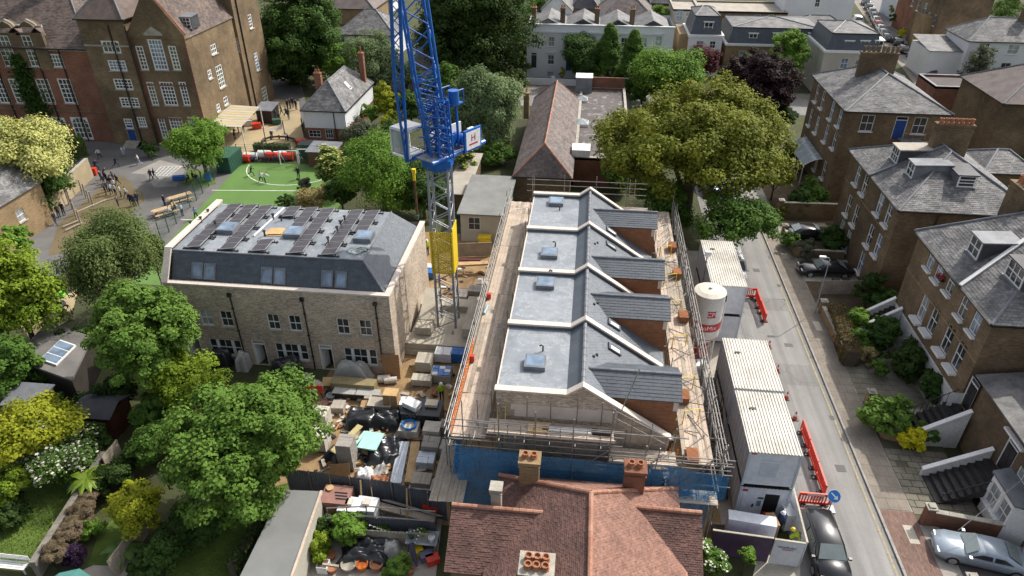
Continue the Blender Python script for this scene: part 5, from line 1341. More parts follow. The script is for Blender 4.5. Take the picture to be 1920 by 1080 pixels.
p=G(596,745);T_=thing('cement_mixer','small orange cement mixer on a stand near the big tree','mixer',(p.x,p.y,0))
MB().box(p.x-.6,p.y-.3,.75,p.x+.6,p.y-.22,1.35).build('guard',M_red_pl,T_);MB().lathe([(.2,0),(.45,.2),(.5,.5),(.3,.85)],(p.x,p.y+.1,.5),14).build('drum',M_conc,T_)
for dx in (-.5,.5):rod('leg',(p.x+dx,p.y-.2,0),(p.x+dx*.4,p.y,.8),.035,M_black,T_);MB().cyl((p.x+dx,p.y+.35,.18),(p.x+dx*1.15,p.y+.35,.18),.18,.18,12).build('wheel',M_black,T_)
p=G(621,748);tag(MB().lathe([(.25,0),(.34,.35),(.34,.4),(.28,.4),(.24,.3)],(p.x,p.y,0),14).build('bucket',M_grey_c),'grey round tub beside the orange mixer','bucket')
p=G(608,760);tag(MB().lathe([(.3,0),(.36,.3),(.36,.34),(.3,.34),(.28,.26)],(p.x,p.y,0),14).build('bucket',M_pinkb),'dull pink round tub beside the orange mixer','bucket')
p=G(557,715);cbox('tool_box','dark tool chest in front of the black sheeted heap','tool box',(p.x,p.y,0),(1.3,.6,.6),M_black)
p=G(572,722);heap_sheet(576,715,.9,.7,.7,M_poly,'crumpled grey bag right of the dark tool chest','bulk_bag','bulk bag',0,10,.7,.08)
p=G(620,725);plank('plywood_sheet',(p.x,p.y,.5),(1.1,.7,.03),M_ply,None,.1,.5);tag(COL.objects[-1],'tilted plywood square by the orange mixer','plywood')
# passage under the crane
block_stack(797,690,1.2,1.3,.9,M_conc_l,'pale concrete blocks under the crane base, left of the blue sacks',1,2,2)
T_,p=block_stack(792,720,1.5,.8,.55,M_conc_l,'flat pale slab on blocks below the crane base',1,1,2)
p=G(829,710);T_=thing('sack_crate','grey crate filled with blue sacks near the scaffold corner','crate',(p.x,p.y,0))
b=MB().box(p.x-.75,p.y-.6,.05,p.x+.75,p.y-.55,.75).box(p.x-.75,p.y+.55,.05,p.x+.75,p.y+.6,.75).box(p.x-.75,p.y-.55,.05,p.x-.7,p.y+.55,.75).box(p.x+.7,p.y-.55,.05,p.x+.75,p.y+.55,.75).box(p.x-.7,p.y-.55,.05,p.x+.7,p.y+.55,.1);b.build('crate',M_conc,T_)
for i in range(3):
 for j in range(3):plank('sack',(p.x-.45+.45*i,p.y-.36+.36*j,.72+random.uniform(0,.06)),(.42,.33,.14),plain('blue_sack',(.10,.22,.55),.5)if (i+j)% 3 else M_wrap,T_,random.uniform(-.2,.2))
for px,py,m,lb in ((833,675,M_wrap,'white and blue sacks stacked in the shade of the crane base'),(862,675,M_bluepl,'blue sheeted pallet against the scaffold by the crane base')):block_stack(px,py,1.3,1.0,.8,m,lb,2,2,3)
p=G(843,740);
# materials behind the crane
block_stack(866,560,1.1,1.3,.5,M_blockp,'pale block pallet behind the crane mast',3,2,2);block_stack(893,555,1.3,1.1,.7,M_block,'grey block pallet behind the crane, nearest the scaffold',3,2,3);block_stack(890,575,1.2,1.0,.6,M_conc,'worn grey block pallet right of the crane base',2,2,2)
bundle((868,620),(875,575),3,.2,2,M_board,'pale boards stacked beside the crane mast','timber_pack','timber')
bundle((858,497),(915,494),4,.14,2,M_timber,'sawn timber on trestles behind the yellow crane banner','timber_pack','timber',.9)
panel_fence('timber_hoarding','brown timber retaining boards behind the yellow crane banner','fence',[tuple(G(856,483))[:2],tuple(G(922,480))[:2]],1.5,M_board_d,1.8)
p=G(891,490,.9);tag(MB().tube([(p.x-2.0,p.y,.95),(p.x+.5,p.y+.1,1.0)],.12,8).build('rolled_membrane',plain('maroon',(.2,.04,.06),.6)),'maroon roll lying on the timber behind the crane','roll')
for k,(px,py)in enumerate(((806,510),(805,520))):
 block_stack(px,py,1.0,.8,.6,M_bluepl if k else M_wrap,('white and blue sack pallet behind the house corner','blue wrapped pallet at the back corner of the brick house row')[k],2,2,3)
# red and white packs outside the fence
p=G(637,958);T_=thing('board_pack','dull red wrapped pack with black lettering between the two grey fences','pack',(p.x,p.y,0));MB().box(p.x-.85,p.y-.7,.1,p.x+.85,p.y+.7,1.5).build('pack',M_pinkb,T_)
for k in range(3):MB().box(p.x-.15+.1*k,p.y+.05-.22*k,1.502,p.x+.65+.05*k,p.y+.17-.22*k,1.508).build('print',M_black,T_)
MB().lathe([(.22,0),(.22,.12),(.1,.12)],(p.x-.5,p.y+.35,1.5),12).build('disc',M_timber,T_)
for k,(px,lb)in enumerate(((660,'left one of two white wrapped packs beside the dull red pack'),(692,'right one of two white wrapped packs by the corrugated fence'))):
 p=G(px,972);T_=thing('wrapped_pack',lb,'pack',(p.x,p.y,0),'white wrapped packs');b=MB();rr=random.Random(k)
 b.prism([(p.x-.62+rr.uniform(-.04,.04),p.y-.55),(p.x+.6,p.y-.57),(p.x+.62,p.y+.52),(p.x-.6,p.y+.55)],.05,[1.3,1.35,1.28,1.33]);b.build('pack',M_wrap,T_)
 for j in range(5):MB().beam((p.x-.6+.25*j,p.y-.6,.1),(p.x-.55+.25*j,p.y-.57,1.3),.05,.02).build('fold',M_wrap,T_)
 MB().box(p.x-.2,p.y-.2,1.36,p.x+.2,p.y+.25,1.5).build('block',M_cope,T_)
bundle((700,945),(815,975),4,.12,1,M_board,'loose boards and tubes lying between the two grey fences','timber_pack','timber',.6)
for k in range(4):
 a,c=G(715+4*k,937,.9),G(822+3*k,968,.7);
 if k == 0:T_=thing('tube_bundle','spare scaffold tubes lying along the corrugated fence','tubes',(a.x,a.y,0))
 rod('tube',a,c,.03,M_galv,T_)
p=G(808,950,.8);tag(MB().box(p.x-.5,p.y-.2,.4,p.x+.5,p.y+.2,.85).box(p.x-.5,p.y-.15,.86,p.x+.3,p.y+.15,.92).build('plastic_trough',M_red_pl),'red plastic trough beside the scaffold tubes','trough')

# scattered offcuts, bagged waste and broken block over the sand: too many and small to single out
rd=random.Random(11);b=MB();mats_=[M_blockp,M_timber,M_conc,M_tarp,M_wrap,M_newred,M_board_d]
for k in range(420):
 px,py=rd.choice(((rd.uniform(590,850),rd.uniform(700,905)),(rd.uniform(760,930),rd.uniform(500,690)),(rd.uniform(600,840),rd.uniform(735,900))))
 p=G(px,py);
 if not (-18 < p.x <-7 and 29.6 < p.y < 60)or p.x <-13 and p.y > 38.5:continue
 w,l,h,a=rd.uniform(.05,.35),rd.uniform(.1,.9),rd.uniform(.03,.18),rd.uniform(0,3.14)
 d=Vector((math.cos(a),math.sin(a),rd.uniform(-.1,.15)));b.beam(p-d*l/2+Vector((0,0,h)),p+d*l/2+Vector((0,0,h)),w,h,rd.randrange(len(mats_)))
o=b.build('site_debris',mats_,kind='stuff');o['label']='scattered offcuts and rubble over the sandy building yard';o['category']='debris'
for px,py,w,l,h,m,lb in ((765,770,1.0,.9,.8,M_wrap,'white sack pallet behind the mortar tub'),(700,752,1.1,.9,.5,M_board_d,'timber offcut pallet right of the long black box'),(838,815,.9,.9,.9,M_block,'grey block pack tight against the scaffold foot'),(838,850,.8,.9,.7,M_blockp,'pale block pack beside the scaffold foot, nearer one'),(690,770,.9,.8,.5,M_card,'cardboard carton pallet beside the black sheeted pile'),(636,770,.9,.9,.5,M_conc,'slab pallet left of the black sheeted pile'),(845,895,.9,.9,.6,M_pot,'red brick pallet at the fence end by the scaffold'),(835,640,1.2,1.0,.8,M_conc_l,'pale block pallet squeezed behind the crane ballast'),(905,540,1.0,1.0,.6,M_blockp,'pale pallet far behind the crane by the scaffold'),(905,610,.9,1.0,.7,M_conc,'grey pallet between crane base and scaffold')):
 block_stack(px,py,w,l,h,m,lb,3,2,3,rd.uniform(-.12,.12))
# ================================================================== house kit
def FY(x0,y):return Face((x0,y,0),(1,0,0),(0,-1,0))          # faces the camera
def FXm(x,y0):return Face((x,y0,0),(0,1,0),(-1,0,0))         # faces left
def FXp(x,y0):return Face((x,y0,0),(0,1,0),(1,0,0))          # faces right
def ctr(F,px,py,w,h,z=None):
 """opening of size w x h centred where the photo shows it on that wall"""
 n=F.n;d=_ray(px,py);t=(F.o-_E).dot(n)/d.dot(n);p=_E+d*t
 a=(p-F.o).dot(F.u);zc=p.z if z is None else z+h/2
 return (a-w/2,a+w/2,zc-h/2,zc+h/2)
def shell(T_,x0,x1,y0,y1,z0,z1,m,front=(),left=(),right=(),dep=.14,name='wall'):
 b=MB();wall(b,FY(x0,y0),x1-x0,z0,z1,list(front),dep);wall(b,FXm(x0,y0),y1-y0,z0,z1,list(left),dep);wall(b,FXp(x1,y0),y1-y0,z0,z1,list(right),dep)
 b.poly([(x1,y1,z0),(x0,y1,z0),(x0,y1,z1),(x1,y1,z1)]);return b.build(name,m,T_)
def hip_roof(T_,x0,x1,y0,y1,ze,apex,m,tw=.3,g=.2,t=.018,tl=True,ridge_m=M_lead,oh=.3,tsides=(0,1,2,3),name='roof'):
 """hipped roof; apex = ((xa, ya, z), (xb, yb, z)) ridge ends"""
 A,B_=Vector(apex[0]),Vector(apex[1]);c=[Vector((x0-oh,y0-oh,ze)),Vector((x1+oh,y0-oh,ze)),Vector((x1+oh,y1+oh,ze)),Vector((x0-oh,y1+oh,ze))]
 if abs(A.x-B_.x)> abs(A.y-B_.y):  # ridge along x: A left
  sl=[[c[0],c[1],B_,A],[c[1],c[2],B_],[c[2],c[3],A,B_],[c[3],c[0],A]];hips=[(c[0],A),(c[1],B_),(c[2],B_),(c[3],A)]
 else:                                  # ridge along y: A near
  sl=[[c[0],c[1],A],[c[1],c[2],B_,A],[c[2],c[3],B_],[c[3],c[0],A,B_]];hips=[(c[0],A),(c[1],A),(c[2],B_),(c[3],B_)]
 r=None
 for i,s in enumerate(sl):
  o=MB().slab(s,.1).build('roof_slope',m,T_);r=r or o
  if tl and i in tsides:tiles([p+Vector((0,0,.005))for p in s],tw,g,t,m,'slates',T_)
 for a,b_ in hips+[(A,B_)]:
  if (a-b_).length > .2:MB().tube([a+Vector((0,0,.03)),b_+Vector((0,0,.03))],.1,6).build('hip_ridge',ridge_m,T_)
 b=MB()
 for i in range(4):b.beam(c[i]-Vector((0,0,.07)),c[(i+1)% 4]-Vector((0,0,.07)),.13,.13)
 b.build('gutter',M_black,T_)
 return r
def gable_roof(T_,x0,x1,y0,y1,ze,zr,m,along='y',tw=.3,g=.2,t=.018,tl=True,ridge_m=M_lead,oh=.25,wallm=None):
 if along == 'y':
  xm=(x0+x1)/2;a=[(x0-oh,y0-oh,ze),(xm,y0-oh,zr),(xm,y1+oh,zr),(x0-oh,y1+oh,ze)];b_=[(xm,y0-oh,zr),(x1+oh,y0-oh,ze),(x1+oh,y1+oh,ze),(xm,y1+oh,zr)];R0,R1=(xm,y0-oh,zr),(xm,y1+oh,zr)
  gw=[[(x0,y0,ze),(x1,y0,ze),(xm,y0,zr-.1)],[(x1,y1,ze),(x0,y1,ze),(xm,y1,zr-.1)]]
 else:
  ym=(y0+y1)/2;a=[(x0-oh,y0-oh,ze),(x1+oh,y0-oh,ze),(x1+oh,ym,zr),(x0-oh,ym,zr)];b_=[(x0-oh,ym,zr),(x1+oh,ym,zr),(x1+oh,y1+oh,ze),(x0-oh,y1+oh,ze)];R0,R1=(x0-oh,ym,zr),(x1+oh,ym,zr)
  gw=[[(x0,y1,ze),(x0,y0,ze),(x0,ym,zr-.1)],[(x1,y0,ze),(x1,y1,ze),(x1,ym,zr-.1)]]
 for s in (a,b_):
  MB().slab(s,.1).build('roof_slope',m,T_)
  if tl:tiles([Vector(p)+Vector((0,0,.005))for p in s],tw,g,t,m,'slates',T_)
 MB().tube([R0,R1],.1,6).build('ridge',ridge_m,T_)
 if wallm:
  for gtri in gw:MB().poly(gtri).build('gable',wallm,T_)
def flat_roof(T_,x0,x1,y0,y1,z,m,par=.3,pm=None,cop=None,w=.28):
 MB().poly([(x0+w,y0+w,z),(x1-w,y0+w,z),(x1-w,y1-w,z),(x0+w,y1-w,z)]).build('flat_roof',m,T_)
 if par:
  for k,(a,b_,c,d)in enumerate(((x0,y0,x1,y0+w),(x0,y1-w,x1,y1),(x0,y0+w,x0+w,y1-w),(x1-w,y0+w,x1,y1-w))):
   MB().box(a,b_,z-.05,c,d,z+par).build('parapet',pm,T_);MB().box(a-.04,b_-.04,z+par+.002*k,c+.04,d+.04,z+par+.07+.002*k).build('coping',cop or M_stone,T_)
def dormer(T_,c,face,w,h,dep,roofm,cheek,gl=M_gl,cols=2,rows=2,rise=.12):
 """box dormer: window front, cheeks, flat roof; c is the bottom middle of its face; face -x or -y"""
 c=Vector(c)
 if face == 'x':F=Face((c.x,c.y-w/2,0),(0,1,0),(-1,0,0));inn=Vector((1,0,0))
 else:F=Face((c.x-w/2,c.y,0),(1,0,0),(0,-1,0));inn=Vector((0,1,0))
 p=[F.at(0,c.z),F.at(w,c.z),F.at(w,c.z+h),F.at(0,c.z+h)]
 D=MB();q=[v+inn*dep for v in p]
 D.poly([q[0],p[0],p[3],q[3]]);D.poly([p[1],q[1],q[2],p[2]]);D.poly([p[0],p[1],p[2],p[3]]if face == 'y' else [p[1],p[0],p[3],p[2]])
 d=D.build('dormer',cheek,T_)
 lo=[F.at(-.12,c.z+h,.15),F.at(w+.12,c.z+h,.15),F.at(w+.12,c.z+h+rise,-dep),F.at(-.12,c.z+h+rise,-dep)]
 lo=[Vector(v)for v in lo];nn=(lo[1]-lo[0]).cross(lo[2]-lo[0])
 MB().slab(lo if nn.z > 0 else lo[::-1],.1).build('dormer_roof',roofm,d)
 hole=(.06,w-.06,c.z+.06,c.z+h-.08)
 wo=window(F,hole,None,M_white,gl,cols,rows,sash=False,fw=.1,bw=.07,depth_=-.01);wo.parent=d
 MB().beam(F.at(-.06,c.z+.02,.06),F.at(w+.06,c.z+.02,.06),.2,.1).build('apron',M_lead,d)
 return d
def gchoice():return random.choice((M_gl,M_gl,M_gl_c,M_gl_b))
# ---------------------------------------------------------------- three-storey houses across the street
def street_house(lab,x0,x1,y0,y1,ze,apex,win_px,front_px=(),m=M_stock,ww=1.1,wh=2.05,roofm=M_slate_o,sillw=M_white):
 T_=thing('brick_house',lab,'house',(x0,y0,0));FL=FXm(x0,y0);F0=FY(x0,y0)
 hl=[ctr(FL,*w[:2],w[2]if len(w)> 2 else ww,w[3]if len(w)> 3 else wh)for w in win_px];hl=[h for h in hl if h[0]> .1 and h[1]< y1-y0-.1]
 hf=[ctr(F0,*w[:2],w[2],w[3])for w in front_px if w[4]!= 'x']
 shell(T_,x0,x1,y0,y1,0,ze,m,hf,hl)
 for h in hl:window(FL,h,T_,M_white,gchoice(),2,2,sill=sillw,per_pane=True,sill_d=.24,sill_h=.16,fw=.1,bw=.05)
 for h,w in zip(hf,front_px):
  if w[4]== 'w':window(F0,h,T_,M_white,M_gl,2,2,sill=M_white,per_pane=True)
  else:door(F0,h,T_,M_white,w[5],gl=M_gl,knob=M_galv)
 hip_roof(T_,x0,x1,y0,y1,ze,apex,roofm)
 return T_,FL,F0
H1,F1,_=street_house('tall brown brick house with grey hipped slate roof and blue door on its flank',27.5,37.8,75.7,89.3,10.4,((32.6,80.9,13.0),(32.6,85.0,13.0)),
 [(1532,175),(1543,187),(1560,207),(1575,220),(1520,220),(1532,234),(1549,250),(1565,262),(1506,268),(1517,283),(1531,303),(1545,319)],
 [(1626,231,1.35,1.8,'w'),(1687,240,1.25,2.5,'d',M_blue_d),(1724,236,1.35,1.8,'w')])
MB().box(27.45,75.65,7.4,27.5-.002,89.35,7.55).build('string_course',M_stock_l,H1)
for k,(px,py)in enumerate(((1660,128),)):
 c=G(px,py,12.7);chimney((32.2,83.6,12.6),3.9,.75,2.0,M_stock,H1,[(-1.7+.5*i,0)for i in range(8)],M_pot_d,poth=.65,potr=.16)
MB().box(33.3,74.6,7.55,35.6,75.69,7.65).build('landing',M_lead,H1);rod('rail',(33.3,74.6,8.5),(35.6,74.6,8.5),.03,M_galv,H1)
for x in (33.3,34.4,35.6):rod('rail_post',(x,74.6,7.65),(x,74.6,8.5),.03,M_galv,H1)
# curved perspex canopy over the basement entrance
T_=thing('canopy','curved translucent canopy against the flank of the blue door house','canopy',(26,80,0))
cA,cB=OnX(1502,302,27.4),OnX(1530,352,27.4);ya,yb=cB.y+.2,cA.y-.2
b=MB();N=7
prof=[(27.4-2.0*t,3.55-.95*t*t)for t in [i/N for i in range(N+1)]]
for i in range(N):b.poly([(prof[i][0],ya,prof[i][1]),(prof[i][0],yb,prof[i][1]),(prof[i+1][0],yb,prof[i+1][1]),(prof[i+1][0],ya,prof[i+1][1])])
b.build('sheet',plain('perspex',(.32,.37,.38),.25),T_)
for k in range(5):y=ya+(yb-ya)*k/4;MB().tube([(p[0],y,p[1]+.02)for p in prof],.035,5).build('hoop',M_white,T_);rod('post',(25.45,y,0),(25.45,y,2.6),.04,M_white,T_)
H2,F2,F2f=street_house('brown brick house with big grey slate hip and three box dormers',26.0,36.4,54.5,67.6,9.0,((31.2,60.1,12.0),(31.2,62.6,12.0)),
 [(1609,327),(1622,345),(1650,382),(1666,402),(1591,385),(1604,404),(1631,442),(1646,460),(1577,430),(1589,451),(1614,492)])
MB().box(25.94,54.48,6.1,26-.002,67.6,6.22).build('string_course',M_stock_l,H2)
MB().cyl((29.0,54.42,0),(29.0,54.42,8.8),.06).build('downpipe',M_black,H2)
c=OnY(1781,262,62.3);chimney((c.x,62.3,11.4),3.0,.8,2.3,M_stock,H2,[(-1.25+.42*i,-.12)for i in range(7)],M_pot,poth=.5,potr=.17)
def on_left(px,py,x0,ze,xa,za):return OnPlane(px,py,(x0,0,ze),Vector((-(za-ze),0,xa-x0)).normalized())
dormer(H2,on_left(1675,303,25.7,9,31.2,12),'x',1.7,1.45,3.2,M_conc,M_slate_k,cols=3,rows=2)
dormer(H2,on_left(1704,331,25.7,9,31.2,12),'x',1.4,1.35,3.0,M_lead,M_lead,cols=2,rows=2)
dormer(H2,OnPlane(1808,352,(0,54.2,9),Vector((0,-3,5.9)).normalized()),'y',1.5,1.15,2.6,M_slate_k,M_lead,cols=1,rows=3)
# party line over the slope
MB().beam((25.7,61.4,9.08),(31.2,61.4,12.06),.25,.16).build('party_ridge',M_lead,H2)
R2=thing('rear_wing','low rear wing with pale slate hip beside the dormer house','house',(34.5,53,0));shell(R2,33.0,40.0,51.6,54.4,0,7.6,M_stock);hip_roof(R2,33.0,40.0,51.6,54.4,7.6,((34.6,53,8.9),(38.5,53,8.9)),M_slate_o)
W2=thing('rear_outhouse','pale roofed rear extension behind the big chimney of the dormer house','house',(38,66,0));c=G(1830,300,8);shell(W2,37.0,41.5,64.5,69.5,0,8.6,M_stock);hip_roof(W2,37.0,41.5,64.5,69.5,8.6,((38.8,67,9.9),(39.8,67,9.9)),M_slate_o)
H3=thing('brick_house','brown brick house with white painted basement and black front door up steps','house',(26,38.4,0))
x0,y0,y1=26.0,38.4,50.4
FL=FXm(x0,y0)
w3=[(1747,485),(1762,507),(1784,530),(1807,575),(1830,604)]
w2=[(1731,577),(1750,600),(1776,636),(1797,667)]
wb=[(1709,632),(1727,657),(1751,692)]
h3=[ctr(FL,*p,1.0,1.75)for p in w3];h2=[ctr(FL,*p,1.1,2.15)for p in w2];hb=[ctr(FL,*p,.85,1.3)for p in wb]
zb=2.5
h2=[(a,b_,max(c,zb+.3),d)for a,b_,c,d in h2];hb=[(a,b_,min(c,1.0),min(d,2.2))for a,b_,c,d in hb]
dp=OnX(1829,716,x0);dh=(dp.y-y0-.55,dp.y-y0+.55,2.5,4.95)
ok=lambda h:h[0]> .05 and h[1]< y1-y0-.05
b=MB();wall(b,FL,y1-y0,zb,9,[h for h in h3+h2 if ok(h)]+[dh]);wall(b,FY(x0,y0),10,0,9,[]);wall(b,FXp(36,y0),y1-y0,0,9,[]);b.poly([(36,y1,0),(x0,y1,0),(x0,y1,9),(36,y1,9)]);b.build('wall',M_stock,H3)
b=MB();wall(b,FXm(x0-.03,y0),y1-y0,0,zb,[h for h in hb if ok(h)]);b.build('painted_base',M_wb,H3);MB().box(x0-.06,y0,zb,x0-.002,y1,zb+.12).build('plinth_band',M_white,H3);MB().box(x0-.05,y0,5.75,x0-.002,y1,5.87).build('string_course',M_stock_l,H3)
for h in h3:
 if ok(h):window(FL,h,H3,M_white,gchoice(),2,2,sill=M_white,per_pane=True,sill_d=.25,sill_h=.14)
for h in h2:
 if ok(h):window(FL,h,H3,M_white,M_gl_c if random.random()< .6 else M_gl,2,2,sill=M_white,per_pane=True,sill_d=.5,sill_h=.2)
for h in hb:
 if ok(h):window(FXm(x0-.03,y0),h,H3,M_white,M_gl,2,2,sill=M_white,per_pane=True)
door(FL,dh,H3,M_white,M_black,gl=M_gl,knob=M_galv)
rp=OnX(1764,520,x0-.2);T_=thing('window_box','window box of red flowers on the upper sill of the painted basement house','window box',tuple(rp));MB().box(rp.x-.15,rp.y-.45,rp.z-.15,rp.x+.1,rp.y+.45,rp.z).build('trough',M_black,T_)
b=MB()
for k in range(60):b.lathe([(.01,0),(.05,.03),(.01,.07)],(rp.x-.03+random.uniform(-.14,.1),rp.y+random.uniform(-.45,.45),rp.z+random.uniform(0,.16)),5)
b.build('flowers',plain('red_petals',(.45,.02,.02),.6),T_,kind='stuff')
hip_roof(H3,x0,36,y0,y1,9.0,((31.0,43.5,12.4),(31.0,47.5,12.4)),M_slate_o)
dormer(H3,on_left(1822,480,25.7,9,31,12.4),'x',1.6,1.5,3.0,M_lead,M_slate_k,cols=2,rows=2);dormer(H3,on_left(1897,530,25.7,9,31,12.4),'x',2.1,1.45,3.0,M_slate_k,M_slate_k,cols=3,rows=2)
MB().beam((25.7,42.6,9.1),(30.4,44.9,12.2),.25,.15).build('party_ridge',M_white,H3)
chimney((31.5,49.5,11.5),.9,2.2,2.0,M_stock,H3,[(0,-.8+.4*i)for i in range(5)],M_pot,poth=.5)
# steps: flights with treads as parts and painted flank walls
def steps(lab,bl,tl_,n,w,zt,m,flank=None,rail=None):
 """flight from the foot (x, y) to the head at height zt; w runs along y towards the camera"""
 T_=thing('front_steps',lab,'steps',(bl[0],bl[1],0));dx,dy=(tl_[0]-bl[0])/n,(tl_[1]-bl[1])/n
 for k in range(n):
  x,y,z=bl[0]+dx*k,bl[1]+dy*k,zt*(k+1)/n
  MB().prism([(x,y-w/2),(x+dx*1.02,y+dy-w/2),(x+dx*1.02,y+dy+w/2),(x,y+w/2)],max(0,z-.5),z).build('tread',m,T_)
  MB().prism([(x-.02,y-w/2+.01),(x+.05,y-w/2+.01),(x+.05,y+w/2-.01),(x-.02,y+w/2-.01)],z+.002,z+.02).build('nosing',M_black,T_)
 if flank:
  for s in (-1,1):
   if s in flank:
    y=bl[1]+s*(w/2+.1)
    MB().add([(bl[0]-.1,y-.09,0),(tl_[0],y-.09+dy*n,0),(tl_[0],y-.09+dy*n,zt+.75),(bl[0]-.1,y-.09,.7),(bl[0]-.1,y+.09,0),(tl_[0],y+.09+dy*n,0),(tl_[0],y+.09+dy*n,zt+.75),(bl[0]-.1,y+.09,.7)],[(0,1,2,3),(7,6,5,4),(3,2,6,7),(1,5,6,2),(0,3,7,4)]).build('flank_wall',M_wb,T_)
    MB().beam((bl[0]-.1,y,.74),(tl_[0],y+dy*n,zt+.79),.3,.08).build('flank_coping',M_white,T_)
 if rail:
  y=bl[1]+rail*(w/2)
  rod('handrail',(bl[0],y,.9),(tl_[0],y+dy*n,zt+.9),.03,M_black,T_)
  for k in range(n):x,yy,z=bl[0]+dx*(k+.5),y+dy*(k+.5),zt*(k+1)/n;rod('baluster',(x,yy,z),(x,yy,z+.85),.018,M_black,T_)
 return T_
M_step=mat('black_step',(.035,.033,.034),(.05,.047,.047),1.5,.55,.08)
steps('black painted front steps to the door of the painted basement house',(22.3,dp.y-.2),(25.9,dp.y),10,1.9,2.48,M_step,(-1,),1)
fp=G(1700,590,1);steps('shaded dark steps with white flank wall at the far end of the painted basement house',(22.9,49.6),(25.9,49.6),9,1.3,2.3,M_step,(-1,1))
# return wing in white paint beside the steps
WG=thing('painted_wing','white painted side wing with two dark doorways beside the black steps','house',(26,36,0))
fw=FY(23.4,dp.y-1.45)
# ---------------------------------------------------------------- house cut by the frame at the lower right
H4=thing('brick_house','brick house with white bay window in the near right corner','house',(26,30,0))
x4,ya,yb=26.2,27.0,37.6;F4=FXm(x4,ya)
d4=OnX(1893,848,x4);d4h=(d4.y-ya-.6,d4.y-ya+.6,2.0,4.5);w4=[ctr(F4,1912,900,1.0,1.5),ctr(F4,1905,800,.9,1.5)]
w4=[h for h in w4 if h[3]< 5.2 and 0 < h[0]and h[1]< yb-ya and (h[1]< d4h[0]-.1 or h[0]> d4h[1]+.1)]
shell(H4,x4,29.4,ya,yb,0,5.3,M_stock,(),[d4h]+w4);shell(H4,29.4,37,ya,yb-.3,0,8.4,M_stock,name='main_wall');MB().slab([(x4-.3,ya,5.3),(29.4,ya,5.9),(29.4,yb+.2,5.9),(x4-.3,yb+.2,5.3)][::1],.1).build('porch_roof',M_slate_o,H4)
door(F4,d4h,H4,M_white,M_blackm,gl=M_gl)
for h in w4:window(F4,h,H4,M_white,M_gl_c,2,2,sill=M_white,per_pane=True)
hip_roof(H4,29.4,37,ya,yb-.3,8.4,((33,31,11),(33,33,11)),M_slate_o,tl=False)
MB().box(x4-.25,d4.y-1.0,4.6,x4-.002,d4.y+1.0,4.75).build('door_hood',M_white,H4)
bx=OnX(1878,935,25.2);by=bx.y
bw_=MB()
bayF=FXm(25.1,by-1.2);bb_=MB();hbay=[(.12,1.1,.9,2.5),(1.3,2.28,.9,2.5)]
wall(bb_,bayF,2.4,0,2.9,hbay);bb_.poly([(25.1,by+1.2,0),(26.2,by+1.6,0),(26.2,by+1.6,2.9),(25.1,by+1.2,2.9)][::-1]);bb_.poly([(26.2,by-1.6,0),(25.1,by-1.2,0),(25.1,by-1.2,2.9),(26.2,by-1.6,2.9)][::-1])
bb_.build('bay',M_white,H4)
for h in hbay:window(bayF,h,H4,M_white,M_gl_c,2,2,sill=M_white,per_pane=True)
MB().prism([(25.0,by-1.3),(26.2,by-1.7),(26.2,by+1.7),(25.0,by+1.3)],2.902,3.05).build('bay_roof',M_lead,H4)
steps('black painted steps with white wall in front of the bay window house',(22.6,d4.y-.2),(26.1,d4.y-.1),9,2.2,2.0,M_step,(1,),-1)
# ---------------------------------------------------------------- the wing wall between the two houses, painted white
b=MB();hw_=[(.5,1.3,.05,1.5),(2.2,3.0,.05,2.2)]
wy=39.2
fw=FY(22.6,dp.y-1.28)
b=MB();
FWp=FY(25.2,38.2);wall(b,FWp,3.4,0,3.4,[(1.6,2.45,.05,2.1)]);b.build('painted_wall',M_wb,WG);door(FWp,(1.6,2.45,.05,2.1),WG,M_wb,M_black,fan=False)
WG.location=(26.9,38.2,0)
for ch in WG.children:
 if ch.name.startswith('painted_wall'):ch.location=-WG.location
 elif ch.name.startswith('door_frame'):ch.matrix_basis=Matrix.Translation(Vector((26,36,0))-WG.location)@ ch.matrix_basis
MB().cyl((26.3,38.1,0),(26.3,38.1,3.4),.06).build('downpipe',M_black,WG)

# ================================================================== near red tiled house
N_=thing('tiled_house','red clay tiled pair of houses with four chimney stacks in the near foreground','house',(1.3,19,0))
ZK,ZEV=8.0,5.0
pk,pf=Vector((1.26,22.95,ZK)),Vector((1.28,16.0,ZK))
c0,c1=Vector((-3.6,26.3,ZEV)),Vector((6.0,26.4,ZEV))
ls=[pf,pk,c0,Vector((-3.6,16,ZEV))];rs=[Vector((6.0,16,ZEV)),c1,pk,pf];bs_=[c1,c0,pk]
for s,m in ((ls,M_tile_shade),(rs,M_tile_r),(bs_,M_tile_r)):  # slope turned from the sun takes the darkened copy of the tile
 q=s if (s[1]-s[0]).cross(s[2]-s[0]).z > 0 else s[::-1]
 MB().slab(q,.12).build('roof_slope',m,N_);tiles([p+Vector((0,0,.01))for p in q],.165,.105,.02,m,'tiles',N_,.004,.5)
def ridge_caps(a,b_,m=M_ridge,L_=.33,r=.125):
 a,b_=Vector(a),Vector(b_);d=b_-a;n=max(1,int(d.length/L_))
 me=MB().cyl((0,0,.006),(0,0,d.length/n-.006),r,r*.94,8).mesh('ridge_tile',m)
 R=d.to_track_quat('Z','Y').to_matrix().to_4x4()
 for k in range(n):
  o=bpy.data.objects.new('ridge_tile',me);COL.objects.link(o);place(o,Matrix.Translation(a+d*k/n+Vector((0,0,.02+random.uniform(0,.012))))@ R,N_)
ridge_caps(pk,pf);ridge_caps(pk,c0);ridge_caps(pk,c1)
